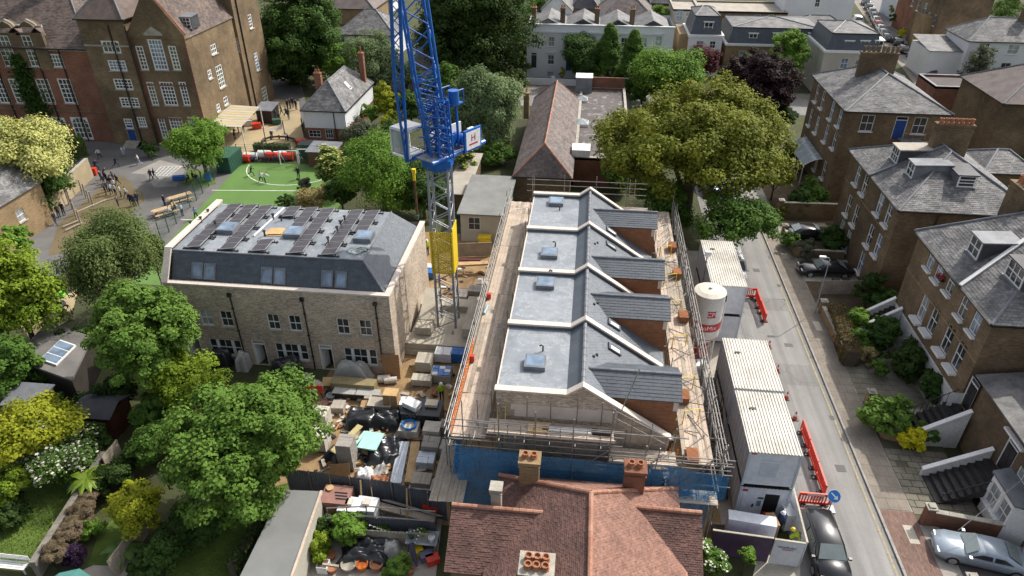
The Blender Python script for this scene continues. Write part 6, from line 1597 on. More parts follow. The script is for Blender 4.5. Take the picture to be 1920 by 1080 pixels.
# cross wings
def wing(xa,xb,yr,zr,half,ze,gx,near_m,far_m,fh=.75):
 near=[Vector((xa,yr-half,ze)),Vector((xb,yr-half,ze)),Vector((xb,yr,zr)),Vector((xa,yr,zr))];far=[Vector((xa,yr,zr)),Vector((xb,yr,zr)),Vector((xb,yr+fh,ze)),Vector((xa,yr+fh,ze))]
 for s,m in ((near,near_m),(far,far_m)):MB().slab(s,.1).build('roof_slope',m,N_);tiles([p+Vector((0,0,.01))for p in s],.165,.105,.02,m,'tiles',N_,.004,.5)
 ridge_caps((xa,yr,zr),(xb,yr,zr))
 b=MB();x=gx;b.poly([(x,yr-half+.2,0),(x,yr+fh-.2,0),(x,yr+fh-.2,ze),(x,yr,zr-.12),(x,yr-half+.2,ze)]if x > 0 else [(x,yr+fh-.2,0),(x,yr-half+.2,0),(x,yr-half+.2,ze),(x,yr,zr-.12),(x,yr+fh-.2,ze)]);b.build('gable_wall',M_stock_l,N_)
wing(2.6,6.75,23.6,6.5,2.7,4.75,6.5,M_tile_shade,M_tile_r)
wing(-5.5,0.2,22.75,6.5,2.6,4.85,-5.25,M_tile_shade,M_tile_r)
fw2=FY(-5.25,20.4);hn=[ctr(fw2,878,1077,.75,1.0)];hn=[(a,b_,3.0,4.2)for a,b_,c,d in hn]
b=MB();wall(b,fw2,2.6,0,4.8,hn);b.build('wall',M_stock_l,N_);window(fw2,hn[0],N_,M_white,M_gl_b,1,2,sill=M_white,per_pane=True)
b=MB();b.box(-3.2,17,0,5.6,26,4.95);b.build('wall',M_stock_l,N_)
# gable towards the camera with a timbered barge
MB().poly([(-1.6,17.9,4.5),(4.2,17.9,4.5),(1.28,17.9,7.4)]).build('gable',M_newred,N_)
gx=[(-1.6,18.3,5.4),(1.28,18.3,7.8),(4.2,18.3,5.4)]
ch1=OnY(993,888,25.2);chimney((ch1.x,25.2,ch1.z),1.0,.8,1.15,M_stock_l,N_,[(-.23,0),(.21,0)],M_pot,poth=.3,potr=.17)
ch2=OnY(1188,905,25.0);chimney((ch2.x,25.0,ch2.z),1.0,.8,1.15,M_red,N_,[(-.22,0),(.22,0)],M_pot,poth=.3,potr=.17)
ch3=OnY(931,942,23.4);chimney((ch3.x,23.4,ch3.z+.1),.5,.5,1.05,M_stone,N_,[],M_pot)
ch4=OnY(1006,1080,19.2);chimney((ch4.x,19.2,ch4.z-.1),1.45,1.1,.9,M_stone,N_,[(-.38,.22),(0,.22),(.38,.22),(-.38,-.22),(-.02,-.22),(.38,-.22)],M_pot,poth=.3,potr=.17)
# ================================================================== school
SY=84.0
def sch_win(T_,F,lst,gl=None,sill=M_stone):
 hs=[]
 for px,py,w,h,c,r,ar in lst:
  hs.append((ctr(F,px,py,w,h),c,r,ar))
 return hs
def put(T_,F,hs,fr=M_white):
 for h,c,r,ar in hs:window(F,h,T_,fr,random.choice((M_gl,M_gl_g,M_gl_g,M_gl_b)),c,r,sash=False,fw=.17,bw=.095,arch=ar,sill=M_stone)
def inside(hs,L_,z0,z1):return [h for h in hs if h[0][0]> .1 and h[0][1]< L_-.1 and h[0][2]> z0+.05 and h[0][3]< z1-.05]
SA=thing('school_wing','red brick school wing with tall white windows and a row of arched windows','school',(-74,SY,0))
xa0,xa1,za=-88.0,-63.4,12.4;FA=FY(xa0,SY)
hs=inside(sch_win(SA,FA,[(105,114,2.0,1.7,4,3,False),(34,171,1.8,3.3,3,5,False),(85,171,1.9,3.3,3,5,False),(126,171,1.9,3.3,3,5,False),(3,171,1.7,3.3,3,5,False),
 (21,239,2.3,3.0,4,4,.4),(66,239,2.4,3.0,4,4,.4),(111,240,2.5,3.0,4,4,.4),(153,240,2.5,3.0,4,4,.4)]),xa1-xa0,0,za)
shell(SA,xa0,xa1,SY,SY+14,0,za,M_red,[h[0]for h in hs]);put(SA,FA,hs)
MB().box(xa0,SY-.1,4.1,xa1,SY-.002,4.35).build('string_course',M_sch,SA);MB().box(xa0,SY-.06,za-.35,xa1,SY-.002,za).build('cornice',M_stone,SA)
hip_roof(SA,xa0,xa1,SY,SY+14,za,((-82,SY+6.5,17.6),(-68.5,SY+6.5,17.6)),M_sch_roof,.4,.25,tsides=(0,1))
for px in (53,12):
 c=OnY(px,62,SY-.12)
 prof=[(c.x-1.5,10.2),(c.x+1.5,10.2),(c.x+1.5,13.6),(c.x+1.0,13.9),(c.x+.7,14.6),(c.x,15.0),(c.x-.7,14.6),(c.x-1.0,13.9),(c.x-1.5,13.6)]
 hh=[h for h in hs if abs(h[0][0]+xa0+(h[0][1]-h[0][0])/2-c.x)< 1.5 and h[0][3]> 9]
 ztop=(hh[0][0][3]if hh else 12.0)+.1
 ws_=ctr(FY(c.x-1.75,SY-.14),px,96,1.9,3.9);ztop=ws_[3]+.35
 bw3=MB();wall(bw3,FY(c.x-1.75,SY-.14),3.5,ws_[2]-.4,ztop,[ws_]);bw3.build('bay_wall',M_sch,SA);window(FY(c.x-1.75,SY-.14),ws_,SA,M_white,M_gl_g,3,6,sash=False,fw=.13,bw=.07,sill=M_stone)
 for s_ in (-1.75,1.75):MB().box(c.x+s_-.01,SY-.139,ws_[2]-.4,c.x+s_+.01,SY+.3,ztop).build('bay_side',M_sch,SA)
 prof=[(x+(0 if abs(x-c.x)< 1.2 else (.25 if x > c.x else -.25)),max(z,ztop))for x,z in prof]
 prof=[(x,z+(ztop-13.6 if z > 13.7 else 0))for x,z in prof]
 b=MB();n=len(prof);vs=[(x,SY-.12,z)for x,z in prof]+[(x,SY+1.2,z)for x,z in prof];b.add(vs,[list(range(n)),list(range(n,2*n))[::-1]]+[((k+1)% n,k,n+k,n+(k+1)% n)for k in range(n)]);b.build('shaped_gable',M_sch,SA)
 MB().tube([(x,SY+.4,z+.05)for x,z in prof[2:]],.16,6).build('gable_coping',M_stone,SA)
 gable_roof(SA,c.x-1.4,c.x+1.4,SY+1.2,SY+5,13.4,14.6,M_sch_roof,tl=False,oh=.05)
vt=G(40,2,18.5);MB().lathe([(.9,15.5),(1.0,17.3),(.75,17.6),(.75,19.4),(1.0,19.6),(.2,20.5)],(-72.5,SY+6.5,0),12).build('roof_vent',M_lead,SA)
for px in (15,95,138):c=OnY(px,180,SY-.1);MB().cyl((c.x,SY-.1,.1),(c.x,SY-.1,za),.09).build('downpipe',M_black,SA)
SB=thing('school_tower','school stair tower with stacked wide white windows between the two gabled blocks','school',(-60,SY,0))
xb0,xb1,zb_=-63.3,-57.35,16.2;FB=FY(xb0,SY-.5)
hs=inside(sch_win(SB,FB,[(208,88,2.4,1.5,4,2,.35),(220,123,2.4,1.35,5,3,False),(231,158,2.5,1.4,5,3,False),(243,192,2.6,1.3,5,3,.35),(155,132,1.0,2.5,2,4,False),(177,131,1.0,2.5,2,4,False),(182,172,2.4,1.4,5,3,False),(195,206,2.4,1.4,5,3,False),(241,232,1.2,1.4,3,3,False),(266,229,1.2,1.4,3,3,False)]),xb1-xb0,0,zb_)
dh_=(2.1,3.3,.6,3.0)
shell(SB,xb0,xb1,SY-.5,SY+10,0,zb_,M_sch,[h[0]for h in hs]+[dh_]);put(SB,FB,hs);door(FB,dh_,SB,M_stone,M_blue_d,fan=False)
MB().box(xb0,SY-.6,12.9,xb1,SY-.502,13.1).build('string_course',M_stone,SB);hip_roof(SB,xb0,xb1,SY-.5,SY+10,zb_,((-60.3,SY+3,20),(-60.3,SY+6,20)),M_sch_roof,tl=False)
for k in range(4):MB().box(xb0+1.8,SY-2.0+k*.35,0,xb0+3.7,SY-.52,.15*(k+1)).build('step',M_stone,SB)
for px,py in ((236,60),(232,150)):MB().cyl((OnY(px,py,SY-.6).x,SY-.6,.1),(OnY(px,py,SY-.6).x,SY-.6,15.5),.09).build('downpipe',M_black,SB)
SG=thing('school_block','gabled brown brick school block with three bays of tall white windows','school',(-53.7,SY,0))
xc0,xc1,zc=-57.3,-50.1,13.9;FC=FY(xc0,SY);FCr=FXp(xc1,SY)
hs=inside(sch_win(SG,FC,[(266,109,1.05,3.0,2,6,False),(296,103,1.9,3.8,4,7,False),(327,109,1.05,3.0,2,6,False),(286,176,1.0,3.1,2,6,False),(316,176,1.9,3.1,4,6,False),(346,176,1.0,3.1,2,6,False),(306,241,1.0,2.9,2,5,False),(332,238,1.9,2.6,4,5,False),(361,236,1.0,2.4,2,5,False)]),xc1-xc0,0,zc)
hr=[(ctr(FCr,px,py,w,h),c,r,False)for px,py,w,h,c,r in ((394,139,1.1,1.2,2,2),(401,92,1.6,1.3,3,2),(410,202,1.1,1.1,2,2),(414,143,1.8,3.0,3,5),(424,189,1.3,1.2,2,2))]
hr=inside(hr,13,0,zc)
shell(SG,xc0,xc1,SY,SY+13,0,zc,M_sch,[h[0]for h in hs],(),[h[0]for h in hr]);put(SG,FC,hs);put(SG,FCr,hr)
gable_roof(SG,xc0,xc1,SY+.5,SY+13,zc,19.2,M_sch_roof,'y',.4,.25,oh=.15,wallm=M_sch)
b=MB();prof=[(xc0-.1,zc),(xc1+.1,zc),(xc1+.1,zc+.5),(-53.7,19.7),(xc0-.1,zc+.5)];n=5;vs=[(x,SY-.08,z)for x,z in prof]+[(x,SY+.45,z)for x,z in prof];b.add(vs,[list(range(n)),list(range(n,2*n))[::-1]]+[((k+1)% n,k,n+k,n+(k+1)% n)for k in range(n)]);b.build('gable_wall',M_sch,SG)
MB().tube([(xc1+.1,SY+.2,zc+.5),(-53.7,SY+.2,19.75),(xc0-.1,SY+.2,zc+.5)],.2,6).build('gable_coping',M_red,SG)
c=OnY(285,60,SY-.2);MB().prism([(c.x-1.2,SY-.2),(c.x+1.2,SY-.2),(c.x+1.2,SY-.082),(c.x-1.2,SY-.082)],14.3,14.55).build('hood',M_stone,SG);MB().poly([(c.x-1.2,SY-.15,14.552),(c.x+1.2,SY-.15,14.552),(c.x,SY-.15,15.4)]).build('pediment',M_stone,SG)
for z in (8.0,3.6):MB().box(xc0,SY-.07,z,xc1+.07,SY-.002,z+.18).build('string_course',M_red,SG)
for x in (xc0+.05,xc1-.3):MB().box(x,SY-.05,0,x+.35,SY-.001,zc).build('corner_pier',M_red,SG)
dd=OnX(368,72,xc1+.2);dormer(SG,(-50.9,dd.y,14.6),'y',1.6,1.5,2.0,M_lead,M_slate_k,cols=3,rows=3)
SD=thing('school_annexe','narrow tall rear school block with sunlit brick flank','school',(-48.5,97,0))
yd,zd=97.2,17.0;xd0,xd1=OnY(404,150,yd).x,OnY(463,150,yd).x;FD=FY(xd0,yd);FDr=FXp(xd1,yd)
hs=inside([(ctr(FD,440,84,1.2,2.0),2,4,False),(ctr(FD,451,137,1.9,3.2),4,6,False)],xd1-xd0,0,zd);hr=inside([(ctr(FDr,470,40,1.2,2.0),2,4,False),(ctr(FDr,482,115,1.3,2.6),2,5,False),(ctr(FDr,497,178,1.8,2.4),3,4,False)],8,0,zd)
shell(SD,xd0,xd1,yd,yd+8,0,zd,M_sch,[h[0]for h in hs],(),[h[0]for h in hr]);put(SD,FD,hs);put(SD,FDr,hr);hip_roof(SD,xd0,xd1,yd,yd+8,zd,(((xd0+xd1)/2,yd+2.5,20.5),((xd0+xd1)/2,yd+5.5,20.5)),M_sch_roof,tl=False)
MB().cyl((xd1+.1,yd+1.2,0),(xd1+.1,yd+1.2,zd),.09).build('downpipe',M_black,SD)
T_=thing('play_canopy','striped translucent canopy over the school play area','canopy',(-46,88,0))
cp=[G(389,236,3.0),G(452,238,2.8),G(487,200,3.1),G(430,196,3.3)]
n=9
for k in range(n):
 a,b_=cp[0].lerp(cp[3],k/n),cp[0].lerp(cp[3],(k+.94)/n);c,d=cp[1].lerp(cp[2],(k+.94)/n),cp[1].lerp(cp[2],k/n)
 MB().slab([a,d,c,b_],.05).build('sheet',mat('canopy_yellow',(.50,.41,.22),(.42,.36,.22),.5,.5)if k % 2 else mat('canopy_pale',(.48,.44,.36),(.42,.38,.3),.5,.5),T_)
for p in cp:rod('post',(p.x,p.y,0),tuple(p),.07,M_white,T_)
T_=thing('storage_hut','small dark storage hut at the foot of the rear school block','hut',tuple(G(500,232)));p=G(500,232);MB().box(p.x-1.3,p.y,0,p.x+1.0,p.y+2.6,2.0).build('walls',M_blackm,T_);MB().slab([(p.x-1.5,p.y-.2,2.0),(p.x+1.2,p.y-.2,2.0),(p.x+1.2,p.y+2.8,2.4),(p.x-1.5,p.y+2.8,2.4)],.08).build('roof',M_lead,T_)
# ================================================================== white upper-storey house beside the yard
WHs=thing('yard_house','small house with white boarded upper floor and grey hipped roof by the school yard','house',(-35,88,0))
wx0,wx1,wy0,wy1=-38.0,-32.3,87.9,101.0;fwh=FY(wx0,wy0)
hw_=[ctr(fwh,590,250,1.7,1.1),ctr(fwh,617,249,1.1,1.5)];hw_=[(a,b_,.4,1.4)if i == 0 else (a,b_,.3,1.6)for i,(a,b_,c,d)in enumerate(hw_)]
shell(WHs,wx0,wx1,wy0,wy1,0,1.75,M_red,hw_);shell(WHs,wx0-.06,wx1+.06,wy0-.06,wy1+.06,1.752,4.2,M_render,name='boarding')
for h in hw_:window(fwh,h,WHs,M_white,M_gl,3,2,sash=False)
hip_roof(WHs,wx0,wx1,wy0,wy1,4.2,((-35.1,wy0+2.9,7.4),(-35.1,wy1-3.0,7.4)),M_slate_o,.35,.22)
MB().cyl((wx1-1.5,wy0-.12,.1),(wx1-1.5,wy0-.12,4.1),.06).build('downpipe',M_black,WHs)
chimney((-36.6,wy0+3.5,6.2),.9,.7,2.0,M_red,WHs,[(-.2,0),(.2,0)],M_pot);chimney((-32.9,wy0+11.5,5.6),.7,.7,3.4,M_red,WHs,[(0,0)],M_pot,poth=.8)
sn2=Vector((3.2,0,2.8)).normalized();velux(WHs,Vector((-33.6,wy0+6.2,5.75))+Vector((.75,0,.66))*.05,(0,1,0),Vector((-.66,0,.75)),Vector((.75,0,.66)),.8,1.3,M_white,M_white_p)
T_=thing('lean_to','grey flat roofed outbuilding in front of the white boarded house','outbuilding',tuple(G(605,278)));p,q=G(575,282,2.2),G(618,283,2.2);MB().box(p.x,p.y,0,q.x+.6,p.y+3.0,2.1).build('walls',M_red,T_);MB().slab([(p.x-.2,p.y-.2,2.1),(q.x+.8,p.y-.2,2.1),(q.x+.8,p.y+3.0,2.35),(p.x-.2,p.y+3.0,2.35)],.1).build('roof',M_lead,T_)
# ================================================================== long hall with hipped tile roof, flat annexe, grey hut
HL=thing('church_hall','long low hall with brown tiled roof, hipped at the near end','hall',(-4.4,71,0))
shell(HL,-7.4,-1.4,70.4,98,0,3.6,M_stock);hip_roof(HL,-7.4,-1.4,70.4,98,3.6,((-4.35,72.2,6.7),(-4.35,96.5,6.7)),M_slate_p,.35,.24,ridge_m=M_ridge,oh=.25)
chimney((-8.0,90,4.5),.7,.9,2.4,M_stock_l,HL,[(0,0)],M_pot)
AN=thing('hall_annexe','flat roofed annexe with weathered dark felt beside the long hall','hall',(2,80,0))
M_felt=mat('old_felt',(.115,.095,.09),(.075,.065,.062),.35,.85,.2,fine=5);
def felt_stains():
 m,nt,bs=_nt('stained_felt');p=_pos(nt);n=_noise(nt,p,.22,6,.7);n2=_noise(nt,p,1.3,5,.7)
 col=_mix(nt,_ramp(nt,n2,[(.55,(0,0,0)),(.66,(1,1,1))]),_ramp(nt,n,[(.3,(.12,.10,.095)),(.6,(.075,.065,.063))]),(.30,.28,.27))
 nt.links.new(col,bs.inputs['Base Color']);bs.inputs['Roughness'].default_value=.8;return m
shell(AN,-1.15,5.4,76.3,104.5,0,3.6,M_red);flat_roof(AN,-1.15,5.4,76.3,104.5,3.4,felt_stains(),.25,M_red,M_stone)
for px,py in ((1090,185),(1090,230)):
 p=G(px,py+4,3.4);o=MB().box(p.x-.9,p.y-.9,3.4,p.x+.9,p.y+.9,3.75).build('rooflight',M_white,AN);MB().add([(p.x-.85,p.y-.85,3.76),(p.x+.85,p.y-.85,3.76),(p.x+.85,p.y+.85,3.76),(p.x-.85,p.y+.85,3.76),(p.x,p.y,4.3)],[(0,1,4),(1,2,4),(2,3,4),(3,0,4)]).build('pane',M_gl_c,o)
p=G(1094,175,3.4);MB().box(p.x-1.2,p.y,3.4,p.x+1.2,p.y+2.4,5.6).build('plant_box',M_lead,AN);MB().box(p.x-1.25,p.y-.05,5.602,p.x+1.25,p.y+2.45,5.7).build('plant_cap',M_white,AN)
p=G(1087,308,3.4);MB().box(p.x-1.0,76.4,3.4,p.x+1.1,78.6,4.5).build('plant_box',M_white,AN)
MB().box(-1.0,104.2,3.4,5.3,104.5,5.2).build('end_parapet',M_red,AN)
GH=thing('grey_hut','white walled hut with flat grey felt roof behind the scaffold','hut',(-10,61.5,0))
fg=FY(-12.0,61.5);hg=[ctr(fg,889,418,1.25,1.6)];hg=[(a,b_,1.3,2.75)for a,b_,c,d in hg]
shell(GH,-12.0,-7.6,61.5,70.6,0,3.2,M_render_c,hg);window(fg,hg[0],GH,M_white,M_gl,2,2,sash=False,per_pane=True)
MB().slab([(-12.3,61.2,3.25),(-7.3,61.2,3.25),(-7.3,70.8,3.35),(-12.3,70.8,3.35)],.15).build('roof',mat('grey_felt',(.235,.24,.225),(.18,.185,.175),.5,.85),GH)
p=G(915,268,3);T_=thing('shed','long pale sheet roofed shed between the hut and the willow','shed',(-14,72,0));MB().box(-14.6,68,0,-12.6,79,2.2).build('walls',M_stock,T_);MB().slab([(-14.9,67.7,2.3),(-12.3,67.7,2.3),(-12.3,79.3,2.5),(-14.9,79.3,2.5)],.1).build('roof',M_conc,T_)
p=G(909,462);T_=thing('wheeled_bin','yellow wheeled bin beside the white hut','bin',(p.x,p.y,0));MB().prism([(p.x-.6,p.y-.4),(p.x+.6,p.y-.4),(p.x+.6,p.y+.4),(p.x-.6,p.y+.4)],.12,1.1).build('body',M_yel_c,T_);MB().box(p.x-.64,p.y-.44,1.102,p.x+.64,p.y+.44,1.2).build('lid',M_yel_c,T_)
for dx in (-.4,.4):MB().cyl((p.x+dx-.04,p.y,.1),(p.x+dx+.04,p.y,.1),.1,.1,10).build('wheel',M_black,T_)
p=G(870,443);T_=thing('wheeled_bin','blue wheeled bin against the white hut wall','bin',(p.x,p.y,0));MB().prism([(p.x-.28,p.y-.3),(p.x+.28,p.y-.3),(p.x+.28,p.y+.3),(p.x-.28,p.y+.3)],.08,1.0).build('body',M_bluepl,T_);MB().box(p.x-.31,p.y-.34,1.002,p.x+.31,p.y+.33,1.08).build('lid',M_bluepl,T_)
# ================================================================== streets behind
def bg(lab,pl,pr,pe,Y,dep,m,win=(),kind='hip',roofm=M_slate_o,rise=2.2,name='house',z=None,tl=False,ww=1.0,wh=1.7,cat='house',gl=None,right=(),left=()):
 x0,x1=OnY(pl,pe,Y).x,OnY(pr,pe,Y).x;ze=OnY((pl+pr)/2,pe,Y).z if z is None else z
 T_=thing(name,lab,cat,((x0+x1)/2,Y,0));F=FY(x0,Y)
 hs=[ctr(F,w[0],w[1],w[2]if len(w)> 2 else ww,w[3]if len(w)> 3 else wh)for w in win];hs=[h for h in hs if h[0]> .05 and h[1]< x1-x0-.05 and h[2]> .05 and h[3]< ze-.05]
 Fl=FXm(x0,Y);hl=[ctr(Fl,w[0],w[1],w[2],w[3])for w in left];hl=[h for h in hl if h[0]> .05 and h[1]< dep-.05 and h[2]> .05 and h[3]< ze-.05]
 shell(T_,x0,x1,Y,Y+dep,0,ze,m,hs,hl)
 for h in hs:window(F,h,T_,M_white,gl or gchoice(),2,2,sill=M_white)
 for h in hl:window(Fl,h,T_,M_white,gl or gchoice(),2,2,sill=M_white)
 xm,ym=(x0+x1)/2,Y+dep/2
 if kind == 'hip':
  if x1-x0 > dep:hip_roof(T_,x0,x1,Y,Y+dep,ze,((x0+dep*.45,ym,ze+rise),(x1-dep*.45,ym,ze+rise)),roofm,.45,.3,tl=tl)
  else:hip_roof(T_,x0,x1,Y,Y+dep,ze,((xm,Y+(x1-x0)*.45,ze+rise),(xm,Y+dep-(x1-x0)*.45,ze+rise)),roofm,.45,.3,tl=tl)
 elif kind == 'gx':gable_roof(T_,x0,x1,Y,Y+dep,ze,ze+rise,roofm,'x',tl=tl,wallm=m)
 elif kind == 'gy':gable_roof(T_,x0,x1,Y,Y+dep,ze,ze+rise,roofm,'y',tl=tl,wallm=m)
 elif kind == 'flat':flat_roof(T_,x0,x1,Y,Y+dep,ze-.25,roofm,.25,m)
 elif kind == 'mansard':
  i=.9;zt=ze+rise
  MB().box(x0-.2,Y-.2,ze-.3,x1+.2,Y+dep+.2,ze+.05).build('cornice',M_white,T_)
  c=[(x0+.2,Y+.2),(x1-.2,Y+.2),(x1-.2,Y+dep-.2),(x0+.2,Y+dep-.2)];t=[(x0+i,Y+i),(x1-i,Y+i),(x1-i,Y+dep-i),(x0+i,Y+dep-i)]
  for k in range(4):j=(k+1)% 4;MB().slab([(*c[k],ze+.05),(*c[j],ze+.05),(*t[j],zt),(*t[k],zt)],.08).build('mansard',M_slate_n,T_)
  hip_roof(T_,x0+i,x1-i,Y+i,Y+dep-i,zt,((xm-.5,ym,zt+.9),(xm+.5,ym,zt+.9)),M_slate_o,tl=False,oh=.1)
 return T_,x0,x1,ze
bg('white house with grey hipped roof and two rooflights behind the dark tree',632,738,65,131,10,M_render,[(640,73,1.3,1.3),(669,73,1.1,1.3),(693,75,1.2,1.4),(724,72,1.3,1.2)],rise=3.6,tl=True)
bg('brown brick house with dark hipped roof at the top edge left of the crane',612,700,16,160,12,M_stock_l,rise=4.5,roofm=M_slate_p)
bg('pale house partly hidden behind the crane jib at the top edge',700,735,2,175,9,M_render,[(712,10)],rise=2.5)
bg('low grey roofed house seen through the crane lattice',775,830,130,112,9,M_render,kind='gx',rise=2.4)
bg('narrow house with small twin gables right of the crane',850,880,128,114,6,M_render,kind='gy',rise=2.0)
# white stucco terrace
WT=thing('stucco_terrace','white stucco terrace with long parapet and four chimney stacks','house',(1,122,0));tx0,tx1,tz=-10.9,13.6,8.8;ft=FY(tx0,122)
tw_=[(1002,73),(1034,78),(1069,78),(1207,80),(1235,77),(1033,112),(1170,80),(1100,78)]
ht=[ctr(ft,px,py,1.1,1.6)for px,py in tw_]+[ctr(ft,1032,139,1.2,.9)];hd=[ctr(ft,1001,113,1.05,2.6),ctr(ft,1066,118,1.05,2.7)]
ht=[h for h in ht if h[2]> .1]
shell(WT,tx0,tx1,122,132,0,tz,M_render,ht+hd)
for h in ht:window(ft,h,WT,M_white,M_gl_c if random.random()< .5 else M_gl,2,2,sill=M_white,per_pane=True)
for h,m in zip(hd,(M_black,M_blue_d)):door(ft,h,WT,M_white,m,gl=M_gl)
MB().box(tx0+2,121.7,7.6,tx1-2,121.998,7.85).build('cornice',M_render,WT);MB().box(tx0-.1,121.85,tz,tx1+.1,122.3,tz+.15).build('coping',M_render,WT)
for h in ht[:6]:c=ft.at((h[0]+h[1])/2,h[3]+.35);MB().box(c.x-.85,121.8,c.z,c.x+.85,121.998,c.z+.16).build('window_hood',M_render,WT)
for k in range(4):
 a=tx0+.6+(tx1-tx0-1.2)*k/4;w=(tx1-tx0-1.2)/4
 for s in (0,1):      # butterfly roofs
  q=[(a,122.4,tz+(.9 if not s else -.6)),(a+w/2,122.4,tz+(-.6 if not s else .9))]
  xa_,xb_=a+s*w/2,a+(s+1)*w/2;za_,zb2=(tz-.4,tz+1.0)if s == 0 else (tz+1.0,tz-.4)
  MB().slab([(xa_,122.4,za_),(xb_,122.4,zb2),(xb_,131.5,zb2),(xa_,131.5,za_)],.1).build('roof_slope',M_slate_o,WT)
for px in (1055,1119,1185,1001):c=OnY(px,38,125);chimney((c.x,125,8.6),.8,1.2,2.4,M_stock,WT,[(-.2,0),(.2,0)],M_pot)
T_=thing('garden_wall','white garden wall with lantern steps before the stucco terrace','wall',(-8,117.6,0));MB().box(-12,117.4,0,12,117.7,1.1).build('wall',M_render,T_);
for x in (-12,-6,0,6,12):MB().box(x-.3,117.3,0,x+.3,117.8,1.5).build('pier',M_render,T_)
# behind it
bg('white gabled house with grey roof behind the left end of the stucco terrace',1015,1072,20,146,9,M_render,[(1036,25),(1064,24),(1030,12)],'gy',rise=3)
bg('brown brick house with dark slate behind the stucco terrace',1072,1122,16,150,10,M_stock_l,[(1091,24)],'hip',M_slate_k,3.5)
bg('large brick house with broad purple hipped roof behind the stucco terrace',1126,1226,35,140,13,M_stock_l,(),'hip',M_slate_p,4.4,tl=True)
bg('brick house at the top edge above the purple roof',1222,1262,6,190,10,M_red,rise=3)
bg('cream arched brick house left of the white mansard house',1263,1313,18,143,10,M_render_c,[(1274,30,1.2,2),(1291,31,1.2,2),(1275,45,.9,1.0)],'flat',M_conc)
bg('long brown brick terrace with flat grey roofs at the top',1313,1478,22,150,11,M_stock,[(1360,43,1.3,1.7),(1374,45,1.3,1.7),(1420,35),(1445,36)],'flat',M_conc)
T_,a,b_,z=bg('white fronted house with slate mansard and one dormer',1292,1356,66,126,9,M_render,[(1312,84,1.2,1.3),(1336,84,1.0,1.2)],'mansard',rise=3.0);dormer(T_,OnY(1327,60,126.5),'y',1.6,1.7,2,M_white,M_slate_k)
MB().box(a-1.6,126.3,0,a-.01,134.5,z).build('side_wall',M_stock_l,T_)
T_,a,b_,z=bg('buff brick house with white cornice and slate mansard',1362,1543,84,126,11,M_stock_l,[(1391,105,1.2,1.9),(1430,106,1.2,1.9),(1526,110,1.2,2.0),(1516,140,1.3,2.0),(1480,110,1.2,2)],'mansard',rise=2.6)
for px in (1410,1455,1521):dormer(T_,OnY(px,80,126.5),'y',1.5,1.6,2,M_white,M_slate_k)
T_,a,b_,z=bg('cream corner house with faceted slate mansard and white dormers',1547,1655,96,116,11,M_render_c,[(1583,119,1.1,1.6),(1609,122,1.1,1.6)],'mansard',rise=2.5)
for px in (1589,1618,1645):dormer(T_,OnY(px,94,116.6),'y',1.4,1.5,2,M_white,M_slate_k)
bg('tall plain white flank building at the top edge beside the far street',1476,1606,-12,152,12,M_render,[(1533,5,.9,1.6),(1526,34,.9,1.6)],'flat',M_conc)
bg('low slate roofed house below the white flank building',1495,1590,52,137,6,M_render_c,(),'hip',M_slate_o,1.6)
# right of the far street
T_,a,b_,z=bg('brown brick end house of the far street with dark gable flank',1772,1866,-2,146,12,M_stock,(),'gy',M_slate_k,3.5,left=[(1722,10,1.1,2),(1735,16,1.1,2),(1752,38,1.1,2),(1740,33,1.1,2),(1728,25,1.1,2),(1757,52,1.1,1.8)])
MB().box(a-1.4,148,0,a-.01,153,6.5).build('bay',M_stock_l,T_)
bg('red brick terraced house behind the brown gable flank',1735,1772,-20,160,12,M_red,(),'gx',M_slate_k,3,left=[(1722,10,1.1,2),(1712,2,1.1,2)])
bg('pale terraced house further up the far street',1700,1735,-25,176,12,M_render,(),'gx',M_slate_k,3,left=[(1695,12,1.1,2),(1702,20,1.1,2)])
T_,a,b_,z=bg('white painted house with grey hipped roof on the right of the far street',1818,2000,79,128,9,M_render,[(1845,89,1.6,1.4),(1900,93,1.7,1.5),(1884,128,1.6,1.8),(1905,130,1.2,1.6)],'hip',M_slate_o,3.0,tl=True)
MB().box(a-5.4,129,0,a-.01,137,4.6).build('side_wing',M_render,T_);MB().slab([(a-5.6,128.8,4.62),(a,128.8,4.62),(a,137.2,5.6),(a-5.6,137.2,5.6)],.1).build('wing_roof',M_slate_o,T_)
chimney((a+9.5,132,z+2.2),1.6,.8,2.4,M_stock,T_,[(-.5,0),(0,0),(.5,0)],M_pot)
BF=thing('brick_garage','flat roofed brown brick building at the junction behind the blue door house','garage',(50,100,0));q0,q1=G(1755,163,5.2),G(1866,166,5.2);shell(BF,q0.x,q1.x,q0.y,q0.y+6.5,0,5.2,M_red);flat_roof(BF,q0.x,q1.x,q0.y,q0.y+6.5,5.0,M_felt,.25,M_red,M_lead)
chimney((q0.x+6.0,q0.y+.5,5),.7,.7,1.2,M_red,BF,[(0,0)],M_pot)
T_=thing('brick_house','stock brick house cut by the right edge beyond the garage','house',tuple(G(1885,230)));hx=47.5;fx=FXm(hx,84);hh=[ctr(fx,1895,150,1.1,1.8),ctr(fx,1909,155,1.1,1.8),ctr(fx,1883,188,1.1,1.8),ctr(fx,1893,193,1.1,1.8)];hh=[h for h in hh if h[0]> 0 and h[1]< 11 and h[3]< 9 and h[2]> .1]
shell(T_,hx,57,84,95,0,9.3,M_stock,(),hh);hip_roof(T_,hx,57,84,95,9.3,((52,88,12),(52,91,12)),M_slate_p,tl=False)
for h in hh:window(fx,h,T_,M_white,M_gl_c,2,2,sill=M_white)
